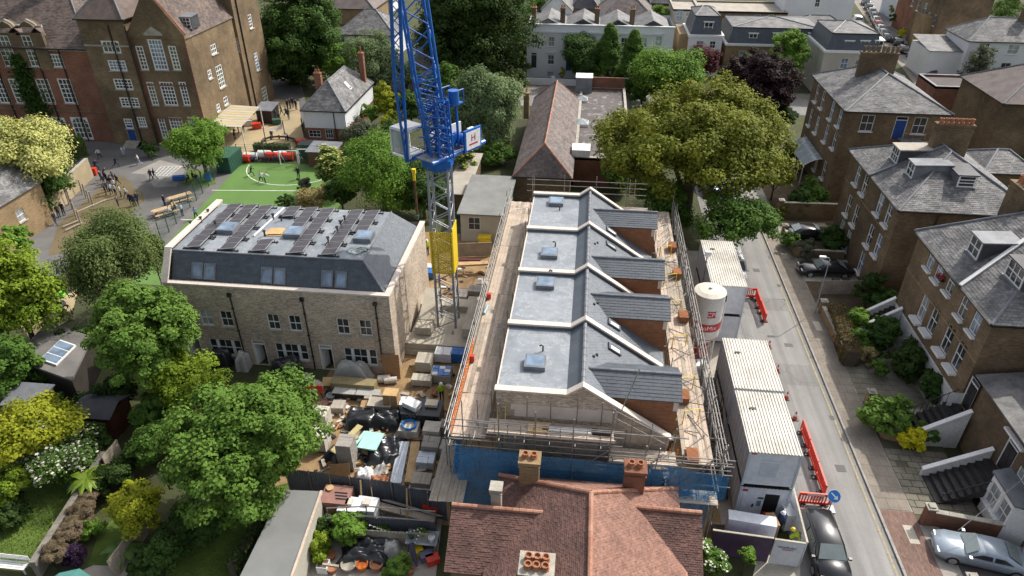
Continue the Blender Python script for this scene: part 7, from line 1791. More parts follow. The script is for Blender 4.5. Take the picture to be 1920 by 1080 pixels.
# ================================================================== little house at the left edge and garden sheds
T_=thing('lodge','small buff brick lodge with grey roof at the left edge of the playground','house',(-62,56,0));f=FXp(-55.2,55);
lx1=G(92,445).x;ly0=G(62,500).y
lp=OnX(70,418,lx1)if False else None
shell(T_,-62,-56.2,53.5,61,0,4.6,M_stock_l,(),(),[(3.2,4.2,2.0,3.3)]);window(FXp(-56.2,53.5),(3.2,4.2,2.0,3.3),T_,M_white,M_gl_c,2,2,sill=M_stone,per_pane=True);gable_roof(T_,-62,-56.2,53.5,61,4.6,6.3,M_slate_o,'y',tl=True,wallm=M_stock_l)
T_=thing('garden_studio','low dark garden building with grey felt roof and glazed rooflight at the left','shed',(-37.5,36.5,0));q=[G(90,600,3),G(25,675,2.8),G(135,715,2.8),G(172,630,3)];q=[Vector((p.x,p.y,2.9))for p in q]
b=MB();pts=[(p.x*.97+q[0].x*.03,p.y)for p in q];pts=[(p.x,p.y)for p in q];ar=sum(pts[i][0]*pts[(i+1)% 4][1]-pts[(i+1)% 4][0]*pts[i][1]for i in range(4));pts=pts if ar > 0 else pts[::-1]
cxm,cym=sum(p[0]for p in pts)/4,sum(p[1]for p in pts)/4
MB().prism([(cxm+(p[0]-cxm)*.94,cym+(p[1]-cym)*.94)for p in pts],0,2.75).build('walls',mat('dark_timber',(.05,.042,.036),(.035,.03,.026),1,.8),T_);MB().prism(pts,2.752,2.92).build('roof',mat('grey_roof_felt',(.20,.19,.175),(.13,.125,.12),.6,.85),T_)
cs=[Vector((*G(*p_,2.95).to_2d(),2.97))for p_ in ((114,639),(76,676),(106,686),(143,649))]
nn=(cs[1]-cs[0]).cross(cs[2]-cs[0]);cs=cs if nn.z > 0 else cs[::-1]
fr=MB().slab([p+Vector((0,0,.1))for p in cs],.14).build('rooflight',M_white,T_)
for k in range(3):
 a,b_=cs[0].lerp(cs[1],(k+.06)/3),cs[0].lerp(cs[1],(k+.94)/3);c,d=cs[3].lerp(cs[2],(k+.94)/3),cs[3].lerp(cs[2],(k+.06)/3);ins=lambda v:v+(sum(cs,Vector())/4-v)*.06+Vector((0,0,.115))
 MB().slab([ins(a),ins(b_),ins(c),ins(d)],.01).build('pane',M_gl_b,fr)
LS=thing('long_shed','long narrow outbuilding with flat grey felt roof between the gardens','shed',(-15,23,0));q=[G(530,918,2.5),G(602,921,2.5),G(545,1085,2.5),G(445,1090,2.5)];pts=[(p.x,p.y)for p in q][::-1]
ar=sum(pts[i][0]*pts[(i+1)% 4][1]-pts[(i+1)% 4][0]*pts[i][1]for i in range(4));pts=pts if ar > 0 else pts[::-1];cxm,cym=sum(p[0]for p in pts)/4,sum(p[1]for p in pts)/4
MB().prism([(cxm+(p[0]-cxm)*.93,cym+(p[1]-cym)*.97)for p in pts],0,2.35).build('walls',M_render_c,LS);MB().prism(pts,2.352,2.5).build('roof',mat('shed_felt',(.215,.222,.215),(.175,.18,.175),.5,.85,fine=30),LS)
e0,e1=G(602,921,2.5),G(545,1085,2.5);bar('edge_board',(e0.x+.03,e0.y,2.5),(e1.x+.03,e1.y,2.5),.14,.16,M_board,LS);
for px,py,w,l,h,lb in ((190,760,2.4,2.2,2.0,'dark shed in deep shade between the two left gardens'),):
 p=G(px,py,2);T_=thing('garden_shed',lb,'shed',(p.x,p.y,0));MB().box(p.x-w/2,p.y-l/2,0,p.x+w/2,p.y+l/2,h).build('walls',mat('red_brown_timber',(.10,.035,.02),(.07,.025,.016),1,.8),T_);MB().slab([(p.x-w/2-.2,p.y-l/2-.2,h),(p.x+w/2+.2,p.y-l/2-.2,h),(p.x+w/2+.2,p.y,h+.5),(p.x-w/2-.2,p.y,h+.5)],.06).build('roof',M_slate_k,T_);MB().slab([(p.x-w/2-.2,p.y,h+.5),(p.x+w/2+.2,p.y,h+.5),(p.x+w/2+.2,p.y+l/2+.2,h),(p.x-w/2-.2,p.y+l/2+.2,h)],.06).build('roof',M_slate_k,T_)
p=G(52,742,2.2);T_=thing('garden_shed','small shed with pale lean-to roof half under the left trees','shed',(p.x,p.y,0));MB().box(p.x-1.2,p.y-.8,0,p.x+1.2,p.y+.8,2.1).build('walls',M_blackm,T_);MB().slab([(p.x-1.4,p.y-1,2.1),(p.x+1.4,p.y-1,2.1),(p.x+1.4,p.y+1,2.5),(p.x-1.4,p.y+1,2.5)],.08).build('roof',M_lead,T_)
# ================================================================== trees and shrubs
M_bark=mat('bark',(.10,.08,.06),(.06,.05,.038),2,.9,.4,fine=6)
M_bark_w=mat('birch_bark',(.45,.43,.39),(.25,.24,.22),2,.8,.3,fine=5)
def quads_mesh(name,co,tint,m):
 """co (n, 4, 3) leaf corners"""
 n=len(co);me=bpy.data.meshes.new(name)
 me.vertices.add(n*4);me.vertices.foreach_set('co',co.reshape(-1).astype(np.float32))
 me.loops.add(n*4);me.loops.foreach_set('vertex_index',np.arange(n*4,dtype=np.int32))
 me.polygons.add(n);me.polygons.foreach_set('loop_start',np.arange(0,n*4,4,dtype=np.int32));me.polygons.foreach_set('loop_total',np.full(n,4,dtype=np.int32))
 a=me.attributes.new('tint','FLOAT','POINT');a.data.foreach_set('value',np.repeat(tint,4).astype(np.float32))
 me.materials.append(m);me.update(calc_edges=True);return me
def unit_rand(rng,n):
 v=rng.normal(size=(n,3));return v/np.linalg.norm(v,axis=1,keepdims=True)
def crown(rng,R,RZ,K,nl,leaf,m,droop=0.0,shape='round',rc=.22,low=-.8,aspect=1.5,shell_=.5,upb=.55,tone=(.5,.4),lobes=9):
 """clumped crown round the origin: K clumps of nl leaves"""
 NL=lobes;lc=unit_rand(rng,NL*4);lc=lc[lc[:,2]> low][:NL];NL=len(lc);lr_=rng.uniform(.36,.62,NL);lc=lc*(rng.uniform(.85,1.0,NL)-lr_)[:,None]*1.08
 lc=np.concatenate([lc,[[0,0,0]]]);lr_=np.append(lr_,.6);pw=lr_ ** 2;li=rng.choice(NL+1,K,p=pw/pw.sum())
 d=unit_rand(rng,K);d[:,2]=np.where(d[:,2]< low,-d[:,2],d[:,2])
 ph=rng.uniform(0,6.28,6)
 lump=1+.13*np.sin(3*d[:,0]+ph[0])*np.cos(2.3*d[:,1]+ph[1])+.12*np.sin(4.1*d[:,2]+2.7*d[:,0]+ph[2])+rng.uniform(-.08,.1,K)
 r=(shell_+(1-shell_)*rng.uniform(0,1,K)** .55)*lump
 cc=(lc[li]+d*(lr_[li]*r)[:,None])*np.array([R,R,RZ])
 if shape == 'cone':
  t=rng.uniform(0,1,K)** .8;a=rng.uniform(0,6.28,K);rr=R*(1-t)** .75*rng.uniform(.65,1.05,K);cc=np.stack([rr*np.cos(a),rr*np.sin(a),(t*2-1)*RZ],1);d=np.stack([np.cos(a),np.sin(a),np.full(K,.4)],1);d /= np.linalg.norm(d,axis=1,keepdims=True)
 rcs=R*rc*rng.uniform(.65,1.35,K)
 ct=rng.uniform(0,1,K)
 n=K*nl;ci=np.repeat(np.arange(K),nl)
 ld=unit_rand(rng,n);lr=rng.uniform(0,1,n)** .42
 p=cc[ci]+ld*(lr*rcs[ci])[:,None]*np.array([1,1,.72])
 if droop:p[:,2]-= droop*R*rng.uniform(0,1,n)** 1.5*(.3+.7*np.linalg.norm(cc[ci][:,:2],axis=1)/R)
 nrm=ld*.55+d[ci]*.35+np.array([0,0,upb])+rng.normal(size=(n,3))*.35
 nrm /= np.linalg.norm(nrm,axis=1,keepdims=True)
 t1=np.cross(nrm,unit_rand(rng,n));
 if droop:t1=t1*.5+np.array([0,0,-1.0])*.6;t1 -= nrm*np.sum(t1*nrm,axis=1,keepdims=True)
 t1 /= np.linalg.norm(t1,axis=1,keepdims=True)+1e-9;t2=np.cross(nrm,t1)
 s=leaf*rng.uniform(.6,1.35,n)[:,None];a=s*.5*aspect ** .5;b=s*.5/aspect ** .5
 co=np.stack([p-t1*a,p+t2*b-nrm*s*.06,p+t1*a,p-t2*b-nrm*s*.06],1)
 lt=rng.uniform(0,1,NL+1);ct=.5*ct+.5*lt[li];tint=np.clip(tone[0]*(.1+1.0*ct[ci])+tone[1]*rng.uniform(0,1,n),0,1)
 return co,tint,cc
def tree(name,lab,cat,px,py,zc,rpx,m,ratio=.8,K=120,nl=110,leaf=.26,seed=None,trunk=True,group=None,bark=None,parts=('crown','trunk'),loc=None,R=None,tr=None,extra=None,**kw):
 p=G(px,py,zc)if loc is None else Vector(loc)
 R=R or rpx*mpp(p)*1.07;leaf *= .74;nl=int(nl*1.55);rng=np.random.default_rng(seed if seed is not None else int(px*31+py*7));RZ=R*ratio
 zc_=max(p.z,RZ*.8)
 T_=thing(name,lab,cat,(p.x,p.y,0),group,local=True)
 co,tint,cc=crown(rng,R,RZ,K,nl,leaf,m,**kw)
 co[:,:,2]=np.maximum(co[:,:,2]+zc_,.03)
 me=quads_mesh(parts[0],co,tint,m)
 o=bpy.data.objects.new(parts[0],me);COL.objects.link(o);o.parent=T_
 if extra is not None:      # blossom scattered over the outer leaves
  em,frac,es=extra;n=int(len(co)*frac);idx=rng.choice(len(co),n,replace=False);c=co[idx].mean(1);out=c-np.array([0,0,zc_]);keep=(out[:,2]>-RZ*.3);c=c[keep]+(out[keep]/(np.linalg.norm(out[keep],axis=1,keepdims=True)+1e-6))*.12;n=len(c)
  t1=unit_rand(rng,n);t1[:,2]*= .4;t1 /= np.linalg.norm(t1,axis=1,keepdims=True);t2=np.cross(t1,np.array([0,0,1.0]));t2 /= np.linalg.norm(t2,axis=1,keepdims=True)+1e-9
  s=es*rng.uniform(.6,1.4,n)[:,None];q=np.stack([c-t1*s/2,c-t2*s/2,c+t1*s/2,c+t2*s/2],1)
  o=bpy.data.objects.new('blossom',quads_mesh('blossom',q,rng.uniform(0,1,n),em));COL.objects.link(o);o.parent=T_
 if trunk:
  b=MB();r0=tr or max(.05,R*.055);zt=zc_+RZ*.15
  pts=[(0,0,0),(rng.uniform(-.1,.1)*R*.3,rng.uniform(-.1,.1)*R*.3,zt*.35),(rng.uniform(-.1,.1)*R*.5,rng.uniform(-.1,.1)*R*.5,zt*.7),(0,0,zt)]
  b.tube(pts,[r0*1.25,r0,r0*.75,r0*.35],8)
  for k in range(min(12,len(cc))):
   c=cc[int(rng.integers(len(cc)))];z0=rng.uniform(.3,.75)*zt;s=Vector((0,0,z0));e=Vector((c[0]*.9,c[1]*.9,c[2]*.9+zc_))
   md=s.lerp(e,.5)+Vector((0,0,R*.08));b.tube([s,md,e],[r0*.45,r0*.28,r0*.08],6)
  o=b.build(parts[1],bark or M_bark,T_)
 return T_
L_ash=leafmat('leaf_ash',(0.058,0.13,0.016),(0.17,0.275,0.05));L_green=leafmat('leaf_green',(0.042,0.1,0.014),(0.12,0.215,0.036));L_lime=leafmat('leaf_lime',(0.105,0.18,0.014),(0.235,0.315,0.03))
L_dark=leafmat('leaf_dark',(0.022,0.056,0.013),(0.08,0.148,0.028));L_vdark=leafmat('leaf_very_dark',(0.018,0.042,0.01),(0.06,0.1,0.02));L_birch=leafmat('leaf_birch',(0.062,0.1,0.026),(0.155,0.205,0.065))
L_willow=leafmat('leaf_willow',(0.1,0.15,0.06),(0.22,0.29,0.14));L_olive=leafmat('leaf_olive',(0.095,0.118,0.014),(0.23,0.25,0.032));L_cream=leafmat('leaf_cream',(0.3,0.325,0.08),(0.54,0.535,0.21),.2)
L_gold=leafmat('leaf_gold',(0.18,0.21,0.012),(0.36,0.385,0.03));L_copper=leafmat('leaf_copper',(.014,.008,.010),(.05,.022,.026),.15);L_red=leafmat('leaf_red_maple',(.06,.015,.02),(.15,.045,.05));L_tan=leafmat('leaf_tan',(.22,.18,.07),(.36,.31,.14))
L_grey=leafmat('leaf_grey',(.07,.085,.05),(.14,.155,.10));L_white=leafmat('petal_white',(.5,.5,.42),(.75,.74,.62),.2);L_purple=leafmat('leaf_purple',(.02,.012,.03),(.06,.03,.07));L_brown=leafmat('leaf_brown',(.12,.09,.05),(.22,.17,.11))
L_yell=leafmat('leaf_bright_yellow',(0.38,0.37,0.01),(0.58,0.54,0.03));L_fresh=leafmat('leaf_fresh',(0.075,0.165,0.02),(0.18,0.305,0.045))
# near left gardens
tree('ash_tree','big rounded bright green tree in front of the brick house row','tree',455,838,5.2,150,L_ash,.82,380,120,.25,rc=.14,lobes=16)
tree('sycamore_tree','dense mid green tree left of the brick house row','tree',262,628,6.5,100,L_ash,1.0,270,110,.26,rc=.15,lobes=12)
tree('lime_tree','loose yellow green tree at the left corner of the brick house row','tree',340,712,3.8,78,L_lime,.85,130,70,.25,rc=.24)
tree('birch_tree','weeping silver birch with grey green leaves above the playground wall','tree',198,480,6.2,94,L_birch,1.05,300,105,.2,droop=.3,aspect=2.2,bark=M_bark_w,rc=.2,tone=(.55,.45),tr=.16)
tree('birch_tree','smaller grey green birch left of the solar roof corner','tree',284,470,4.0,30,L_birch,1.25,80,80,.2,droop=.3,aspect=2.2,bark=M_bark_w)
tree('maple_tree','tall yellow green tree cut by the left edge','tree',22,545,6.5,82,L_lime,1.5,210,100,.27,rc=.22)
tree('lime_tree','dark lower tree below the yellow green one at the left edge','tree',5,680,3.5,60,L_green,.9,80,80,.26)
tree('flowering_tree','yellow tinted tree with white blossom below, at the left edge','tree',62,815,3.2,95,L_gold,.55,120,85,.24,rc=.22,low=0)
tree('flowering_shrub','white blossomed shrub under the yellow tinted tree','shrub',82,850,2.2,82,L_green,.7,110,80,.2,extra=(L_white,.22,.17),rc=.24)
tree('small_tree','little crooked tree in the shade of the white blossom','tree',25,905,2.0,42,L_lime,.8,40,55,.22)
tree('acer_tree','small bright yellow green tree between the two back gardens','tree',252,950,2.2,54,L_gold,.85,110,90,.18,rc=.24)
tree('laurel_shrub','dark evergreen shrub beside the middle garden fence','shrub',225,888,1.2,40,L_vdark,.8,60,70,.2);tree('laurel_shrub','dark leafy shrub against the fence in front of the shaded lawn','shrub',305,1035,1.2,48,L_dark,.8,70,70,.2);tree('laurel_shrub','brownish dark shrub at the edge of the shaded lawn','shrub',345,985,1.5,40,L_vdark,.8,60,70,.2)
tree('purple_shrub','deep purple shrub at the bottom of the narrow garden','shrub',132,1040,.7,28,L_purple,.8,45,60,.14);tree('hedge_shrub','green leafy border plants beside the purple shrub','shrub',172,990,.6,24,L_fresh,.8,40,60,.16);tree('dead_hedge','tangle of bare brown climber along the sunny garden wall','hedge',140,980,1.0,26,L_brown,.7,50,70,.12,aspect=5);tree('dead_hedge','bare brown climber higher up the garden wall by the palm','hedge',158,940,1.0,24,L_brown,.7,45,70,.12,aspect=5)
tree('leafy_shrub','lime leaved plant on the wall beside the sunny lawn','shrub',105,985,.8,14,L_lime,.9,20,45,.16)
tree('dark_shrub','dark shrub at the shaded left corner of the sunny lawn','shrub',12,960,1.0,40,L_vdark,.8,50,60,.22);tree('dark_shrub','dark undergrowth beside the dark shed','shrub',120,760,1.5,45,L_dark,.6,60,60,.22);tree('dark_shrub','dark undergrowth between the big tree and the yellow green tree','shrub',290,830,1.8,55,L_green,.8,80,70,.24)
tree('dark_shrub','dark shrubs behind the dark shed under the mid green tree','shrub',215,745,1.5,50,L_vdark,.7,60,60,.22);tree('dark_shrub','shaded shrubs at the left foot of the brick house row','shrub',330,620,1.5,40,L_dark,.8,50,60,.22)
def hedge(lab,pa,pb,w,h,m,mtop=None,z=0.0,leaf=.12,name='hedge',step=.35):
 a,c=G(*pa,0),G(*pb,0);L_=(c-a).length;rng=np.random.default_rng(int(pa[0]+pb[1]));n=int(L_*(w+2*h)*170);t=rng.uniform(0,1,n);d=(c-a).normalized();s=Vector((-d.y,d.x,0));
 per=w+2*h;u=rng.uniform(0,per,n);off=np.where(u < h,-w/2,np.where(u < h+w,u-h-w/2,w/2));zz=np.where(u < h,u,np.where(u < h+w,h,per-u));off=off+rng.normal(0,.05,n);zz=zz+rng.normal(0,.05,n)+z+.05*np.sin(t*L_*3)
 P_=np.array(a)[None,:]+np.array(c-a)[None,:]*t[:,None]+np.array(s)[None,:]*off[:,None];P_[:,2]=np.maximum(zz,.02)
 t1=unit_rand(rng,n);t2=np.cross(t1,unit_rand(rng,n));t2 /= np.linalg.norm(t2,axis=1,keepdims=True)+1e-9;q=leaf*rng.uniform(.6,1.3,n)[:,None]/2
 T_=thing(name,lab,'hedge',tuple((a+c)/2));me=quads_mesh('foliage',np.stack([P_-t1*q,P_-t2*q,P_+t1*q,P_+t2*q],1),rng.uniform(0,1,n),m);link('foliage',me,T_)
 MB().beam(a+Vector((0,0,h*.47)),c+Vector((0,0,h*.47)),w*.86,h*.9).build('inner_twigs',M_bark,T_);return T_
hedge('clipped hedge along the side of the shaded lawn and long shed',(440,1085),(512,968),.5,1.3,L_dark)
# palm and gunnera fronds
def fronds(name,lab,px,py,h,R,n,m,lw=.28,cat='plant'):
 p=G(px,py,0);T_=thing(name,lab,cat,(p.x,p.y,0),local=True);rng=random.Random(int(px));MB().tube([(0,0,0),(.04,.03,h*.5),(0,0,h)],[.12,.1,.08],8).build('trunk',M_bark,T_)
 for k in range(n):
  a=2*math.pi*k/n+rng.uniform(-.15,.15);b=MB();N=7;up=rng.uniform(.2,.75)
  for i in range(N+1):
   t=i/N;r=R*t;z=h+R*(up*t-.75*t*t);w=lw*math.sin(math.pi*(.12+.88*t)** .8)*rng.uniform(.85,1.1)
   c,s=math.cos(a),math.sin(a);b.v += [(r*c-w*s,r*s+w*c,z-.08*w),(r*c,r*s,z+.05),(r*c+w*s,r*s-w*c,z-.08*w)]
  for i in range(N):o=i*3;b.f += [[o,o+1,o+4,o+3],[o+1,o+2,o+5,o+4]];b.m += [0,0]
  b.build('frond',m,T_)
 return T_
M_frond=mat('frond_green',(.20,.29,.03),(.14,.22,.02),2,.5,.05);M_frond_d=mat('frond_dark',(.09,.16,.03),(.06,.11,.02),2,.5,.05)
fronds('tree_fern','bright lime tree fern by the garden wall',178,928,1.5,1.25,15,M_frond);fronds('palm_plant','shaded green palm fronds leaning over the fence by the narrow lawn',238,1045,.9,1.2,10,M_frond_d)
# school yard and behind
tree('blossom_tree','broad pale cream blossoming tree at the playground wall','tree',60,300,5.5,92,L_cream,.75,200,120,.3,rc=.22,low=-.2,tone=(.6,.4));tree('dark_shrub','dark leaves under the pale blossoming tree','shrub',85,345,3.0,70,L_dark,.5,80,70,.3)
tree('playground_tree','light green tree standing on the playground beside the pitch','tree',372,265,4.6,52,L_fresh,.85,170,85,.26,rc=.25,tr=.2)
tree('holly_tree','small dark bush at the foot of the school steps','shrub',275,280,1.2,18,L_dark,1.0,35,60,.22)
tree('chestnut_tree','huge dark green chestnut beside the school annexe','tree',556,62,8.5,90,L_dark,1.15,640,110,.42,rc=.15,low=-.95,tone=(.65,.35),tr=.6,lobes=16);tree('plane_tree','huge dark green tree behind the blue crane jib','tree',888,55,8.5,118,L_vdark,1.0,680,105,.42,rc=.14,low=-.95,tone=(.7,.3),tr=.6,lobes=18);tree('plane_tree','dark tree at the far right of the huge one by the top edge','tree',965,15,8,45,L_dark,1.0,120,90,.4)
tree('lime_tree','bright green bush behind the white boarded house','shrub',645,118,4,42,L_fresh,.8,80,80,.36);tree('willow_tree','grey green willow between white boarded house and crane','tree',700,118,5,58,L_willow,1.0,210,100,.3,aspect=2.2,droop=.2);tree('conifer','rounded golden conifer left of the crane','conifer',723,190,3.6,25,L_gold,1.5,90,100,.22,low=-.9);tree('golden_shrub','low golden bush below the golden conifer','shrub',735,228,1.5,26,L_gold,.7,50,70,.24);tree('fresh_shrub','vivid green bush by the white boarded flank','shrub',695,213,1.6,22,L_fresh,.8,45,70,.24)
tree('olive_shrub','grey green bushy shrub in front of the white boarded house','shrub',678,255,2.4,42,L_grey,.9,140,85,.24);tree('dark_shrub','dark shrubs behind the railing right of the pitch','shrub',735,262,2,40,L_dark,.8,70,70,.28);tree('willow_tree','tall pale willow right of the crane','tree',912,200,6,66,L_willow,1.2,330,105,.3,aspect=2.4,droop=.25,tone=(.6,.4));tree('willow_tree','shorter grey green willow tight behind the crane cab','tree',858,215,4,35,L_birch,1.2,90,90,.28,aspect=2.2)
tree('elder_shrub','cream flowered elder beside the pitch goal','shrub',628,315,3,38,L_green,1.1,130,80,.24,extra=(L_cream,.28,.25));tree('ash_tree','feathery green tree behind the solar roof','tree',715,332,4.2,74,L_fresh,1.0,330,100,.22,aspect=2.4,rc=.24,tone=(.5,.35));tree('tan_shrub','straw coloured shrub behind the solar roof','shrub',585,372,2.0,38,L_tan,.75,80,80,.22,aspect=2.5);tree('dark_shrub','small dark bush at the edge of the pitch behind the solar roof','shrub',535,376,1.2,18,L_dark,.9,35,60,.2);tree('dark_shrub','dark bush between straw shrub and feathery tree','shrub',638,360,2.5,32,L_dark,1.0,70,70,.24);tree('dark_shrub','deep green trees behind the crane mast','tree',792,352,3.5,48,L_dark,1.2,200,90,.26);tree('elder_shrub','cream flowered shrub right of the crane ring','shrub',868,302,3,26,L_green,1.0,60,70,.24,extra=(L_cream,.35,.25));tree('dry_shrub','rusty brown shrub beside the pale shed roof','shrub',862,330,1.6,22,L_tan,.8,40,60,.22);tree('bramble','rough green growth beside the long hall','shrub',935,290,1.4,34,L_green,.7,60,70,.26);tree('bramble','rough growth in the gap behind the grey hut','shrub',930,262,1.4,26,L_birch,.7,45,70,.26)
tree('shrub','grey leafless looking shrub by the pitch corner','shrub',572,345,1.6,18,L_grey,1.0,35,60,.18,aspect=3)
# white terrace front gardens
tree('holm_oak','dark round evergreen in front of the stucco terrace','tree',1098,100,5,46,L_dark,1.05,240,90,.34,low=-.95);tree('cypress','tall green cypress left of a twin in front of the stucco terrace','conifer',1141,105,5,33,L_green,1.6,230,90,.3,shape='cone');tree('cypress','tall green cypress right of its twin before the stucco terrace','conifer',1186,118,5,33,L_green,1.6,230,90,.3,shape='cone');tree('robinia','vivid yellow green tree right of the two cypresses','tree',1250,137,5,66,L_fresh,.85,260,95,.34,rc=.24);tree('maple_tree','red leaved maple in front of the white mansard house','tree',1318,112,4.5,38,L_red,.8,90,85,.32);tree('copper_beech','big almost black copper beech right of the olive tree','tree',1417,168,6.5,74,L_copper,1.05,420,110,.34,rc=.15,low=-.9,lobes=14);tree('lime_tree','bright green tree before the buff mansard house','tree',1477,100,6,38,L_fresh,1.1,110,90,.34)
tree('false_acacia','huge spreading olive gold tree between the terrace and the road','tree',1298,295,7.5,178,L_olive,.72,620,105,.36,rc=.12,low=-.25,shell_=.45,tr=.6,tone=(.6,.4),lobes=26);tree('false_acacia_limb','green inner foliage hanging below the huge olive gold tree','tree',1255,385,4.5,55,L_green,.9,110,80,.3,trunk=False);tree('false_acacia_limb','green lower boughs over the road beside the back cabin','tree',1375,405,5.5,75,L_green,.6,130,70,.3,trunk=False)
tree('conifer','clipped dark bush by the lantern steps of the stucco terrace','shrub',1054,140,1.5,8,L_gold,1.6,20,40,.25)
# top edge and right
for i,(px,py,zc,r,m,lb)in enumerate(((1005,25,5,40,L_green,'green trees left of the white gabled house at the top'),(1240,22,6,24,L_fresh,'round green tree between the purple roof and the cream brick house'),(1255,75,3,28,L_green,'green shrubs between stucco terrace and white mansard house'),(930,5,7,45,L_green,'mixed green trees at the very top right of the dark tree'),(1690,62,2,10,L_yell,'golden clipped bush by the far street, lower one'),(1663,6,2,9,L_yell,'golden clipped bush high on the far street'),(1673,18,2,9,L_gold,'green gold bush in the far street front gardens'),(1678,33,2,10,L_green,'dark green bush in the far street front gardens'),(1718,70,2,10,L_yell,'golden bush beside the pink flowering hedge'),(1782,45,4,28,L_lime,'yellow green bushy tree before the brown gable flank'),(1880,20,4,40,L_green,'green garden trees at the top right corner'),(1900,5,4,20,L_red,'dark red shrub at the top right corner'),(1838,125,3.2,36,L_grey,'round grey green tree before the white painted house'),(1870,145,2,20,L_dark,'dark shrub under the round grey green tree'),(1752,75,2,26,L_tan,'pinkish flowering hedge on the bank of the far street'),(1575,45,3,20,L_fresh,'light green tree between the roofs near the far street'),(1885,262,2,40,L_fresh,'light green shrubs beyond the rear outhouse'),(1840,252,2,22,L_green,'flowering green shrub beyond the rear outhouse'),(1905,320,1,30,L_lime,'lime green shrubs along the fence at the right edge'),(1915,350,1,14,L_green,'dark green shrub at the right edge fence'),(1522,366,1.8,28,L_green,'leafy bush under the curved canopy'),(1500,385,1.2,22,L_dark,'dark bush behind the front garden wall'),(1487,450,1.0,16,L_green,'green shrubs between the two parked black cars, left one'),(1508,465,1.0,18,L_grey,'pale flowering shrub between the two parked black cars'),(1562,452,1.2,22,L_dark,'rounded dark bush between the two parked black cars'),(1585,455,1.2,12,L_vdark,'dark climber at the corner of the dormer house'),(1634,540,2.0,24,L_vdark,'dark conifer at the foot of the dormer house'),(1662,560,1.6,22,L_dark,'shaded shrub beside the dark conifer'),(1612,595,1.5,20,L_fresh,'light green shrub at the shaded front steps'),(1610,640,1.0,22,L_green,'green shrub behind the brown topped hedge'),(1622,665,.8,16,L_tan,'straw coloured grass behind the brown topped hedge'),(1650,635,1.0,28,L_dark,'dark shrubs before the white painted basement'),(1700,672,1.5,32,L_vdark,'dark olive bush before the white painted basement'),(1645,688,.8,15,L_green,'small clipped bush on the paved front yard'),(1748,722,1.4,26,L_dark,'dark bush beside the head of the black steps'),(1658,775,1.3,34,L_ash,'bright leafy shrub behind the brick gate pier'),(1710,822,.9,20,L_yell,'bright yellow variegated bush by the gate pier'),(1738,812,.9,18,L_green,'green shrub behind the bright yellow bush'),(1330,1045,1.8,34,L_green,'white flowered shrub in the garden behind the purple hoarding'),(1400,1045,1.5,18,L_fresh,'light green climber on the garden rail by the hoarding'),(600,1025,.9,26,L_lime,'lime green shrub beside the long shed on the patio'),(610,985,1.0,24,L_dark,'dark shrub at the foot of the railed fence'),(655,990,1.2,34,L_fresh,'bright broad leaved shrub below the railed fence'),(720,1000,.6,18,L_green,'small green plants beside the black pond cover'),(745,1065,.6,28,L_ash,'green border plants at the front of the patio'),(1465,395,1,14,L_olive,'low foliage tips at the garden wall by the road'),(1050,640,0,0,None,''))):
 if m is None:continue
 if px > 1470 and py > 350:r *= 1.3
 tree('shrub' if r < 30 else 'bush',lb,'shrub',px,py,zc,r,m,.95,max(16,int(r*1.9)),60,.13+.0045*r if py > 350 else .3,trunk=r > 15,**({'extra':(L_white,.1,.12)} if px == 1330 else {}))
hedge('brown topped clipped hedge behind the pavement wall',(1560,600),(1592,690),1.1,1.7,leafmat('hedge_leaf',(.10,.09,.03),(.2,.14,.07)))
hedge('clipped green hedge along the school play garden',(478,283),(545,285),.8,1.0,L_dark);hedge('green hedge top on the playground retaining wall',(122,300),(165,290),1.2,2.6,L_fresh)
# ivy on the school wall
rng=np.random.default_rng(5);b=[]
for px,py,r in ((35,118,1.0),(42,140,1.2),(50,165,1.3),(58,185,1.5),(70,205,1.8)):
 c=OnY(px,py,SY-.25);n=420;p=np.array(c)+rng.normal(size=(n,3))*np.array([r*.5,.12,r*.6]);t1=unit_rand(rng,n);t2=np.cross(t1,unit_rand(rng,n));t2 /= np.linalg.norm(t2,axis=1,keepdims=True);q=.16*rng.uniform(.7,1.4,n)[:,None];b.append(np.stack([p-t1*q,p-t2*q,p+t1*q,p+t2*q],1))
b=np.concatenate(b);o=link('ivy',quads_mesh('ivy',b,rng.uniform(0,1,len(b)),L_dark));tag(o,'dark ivy climbing the red brick school wing','ivy')

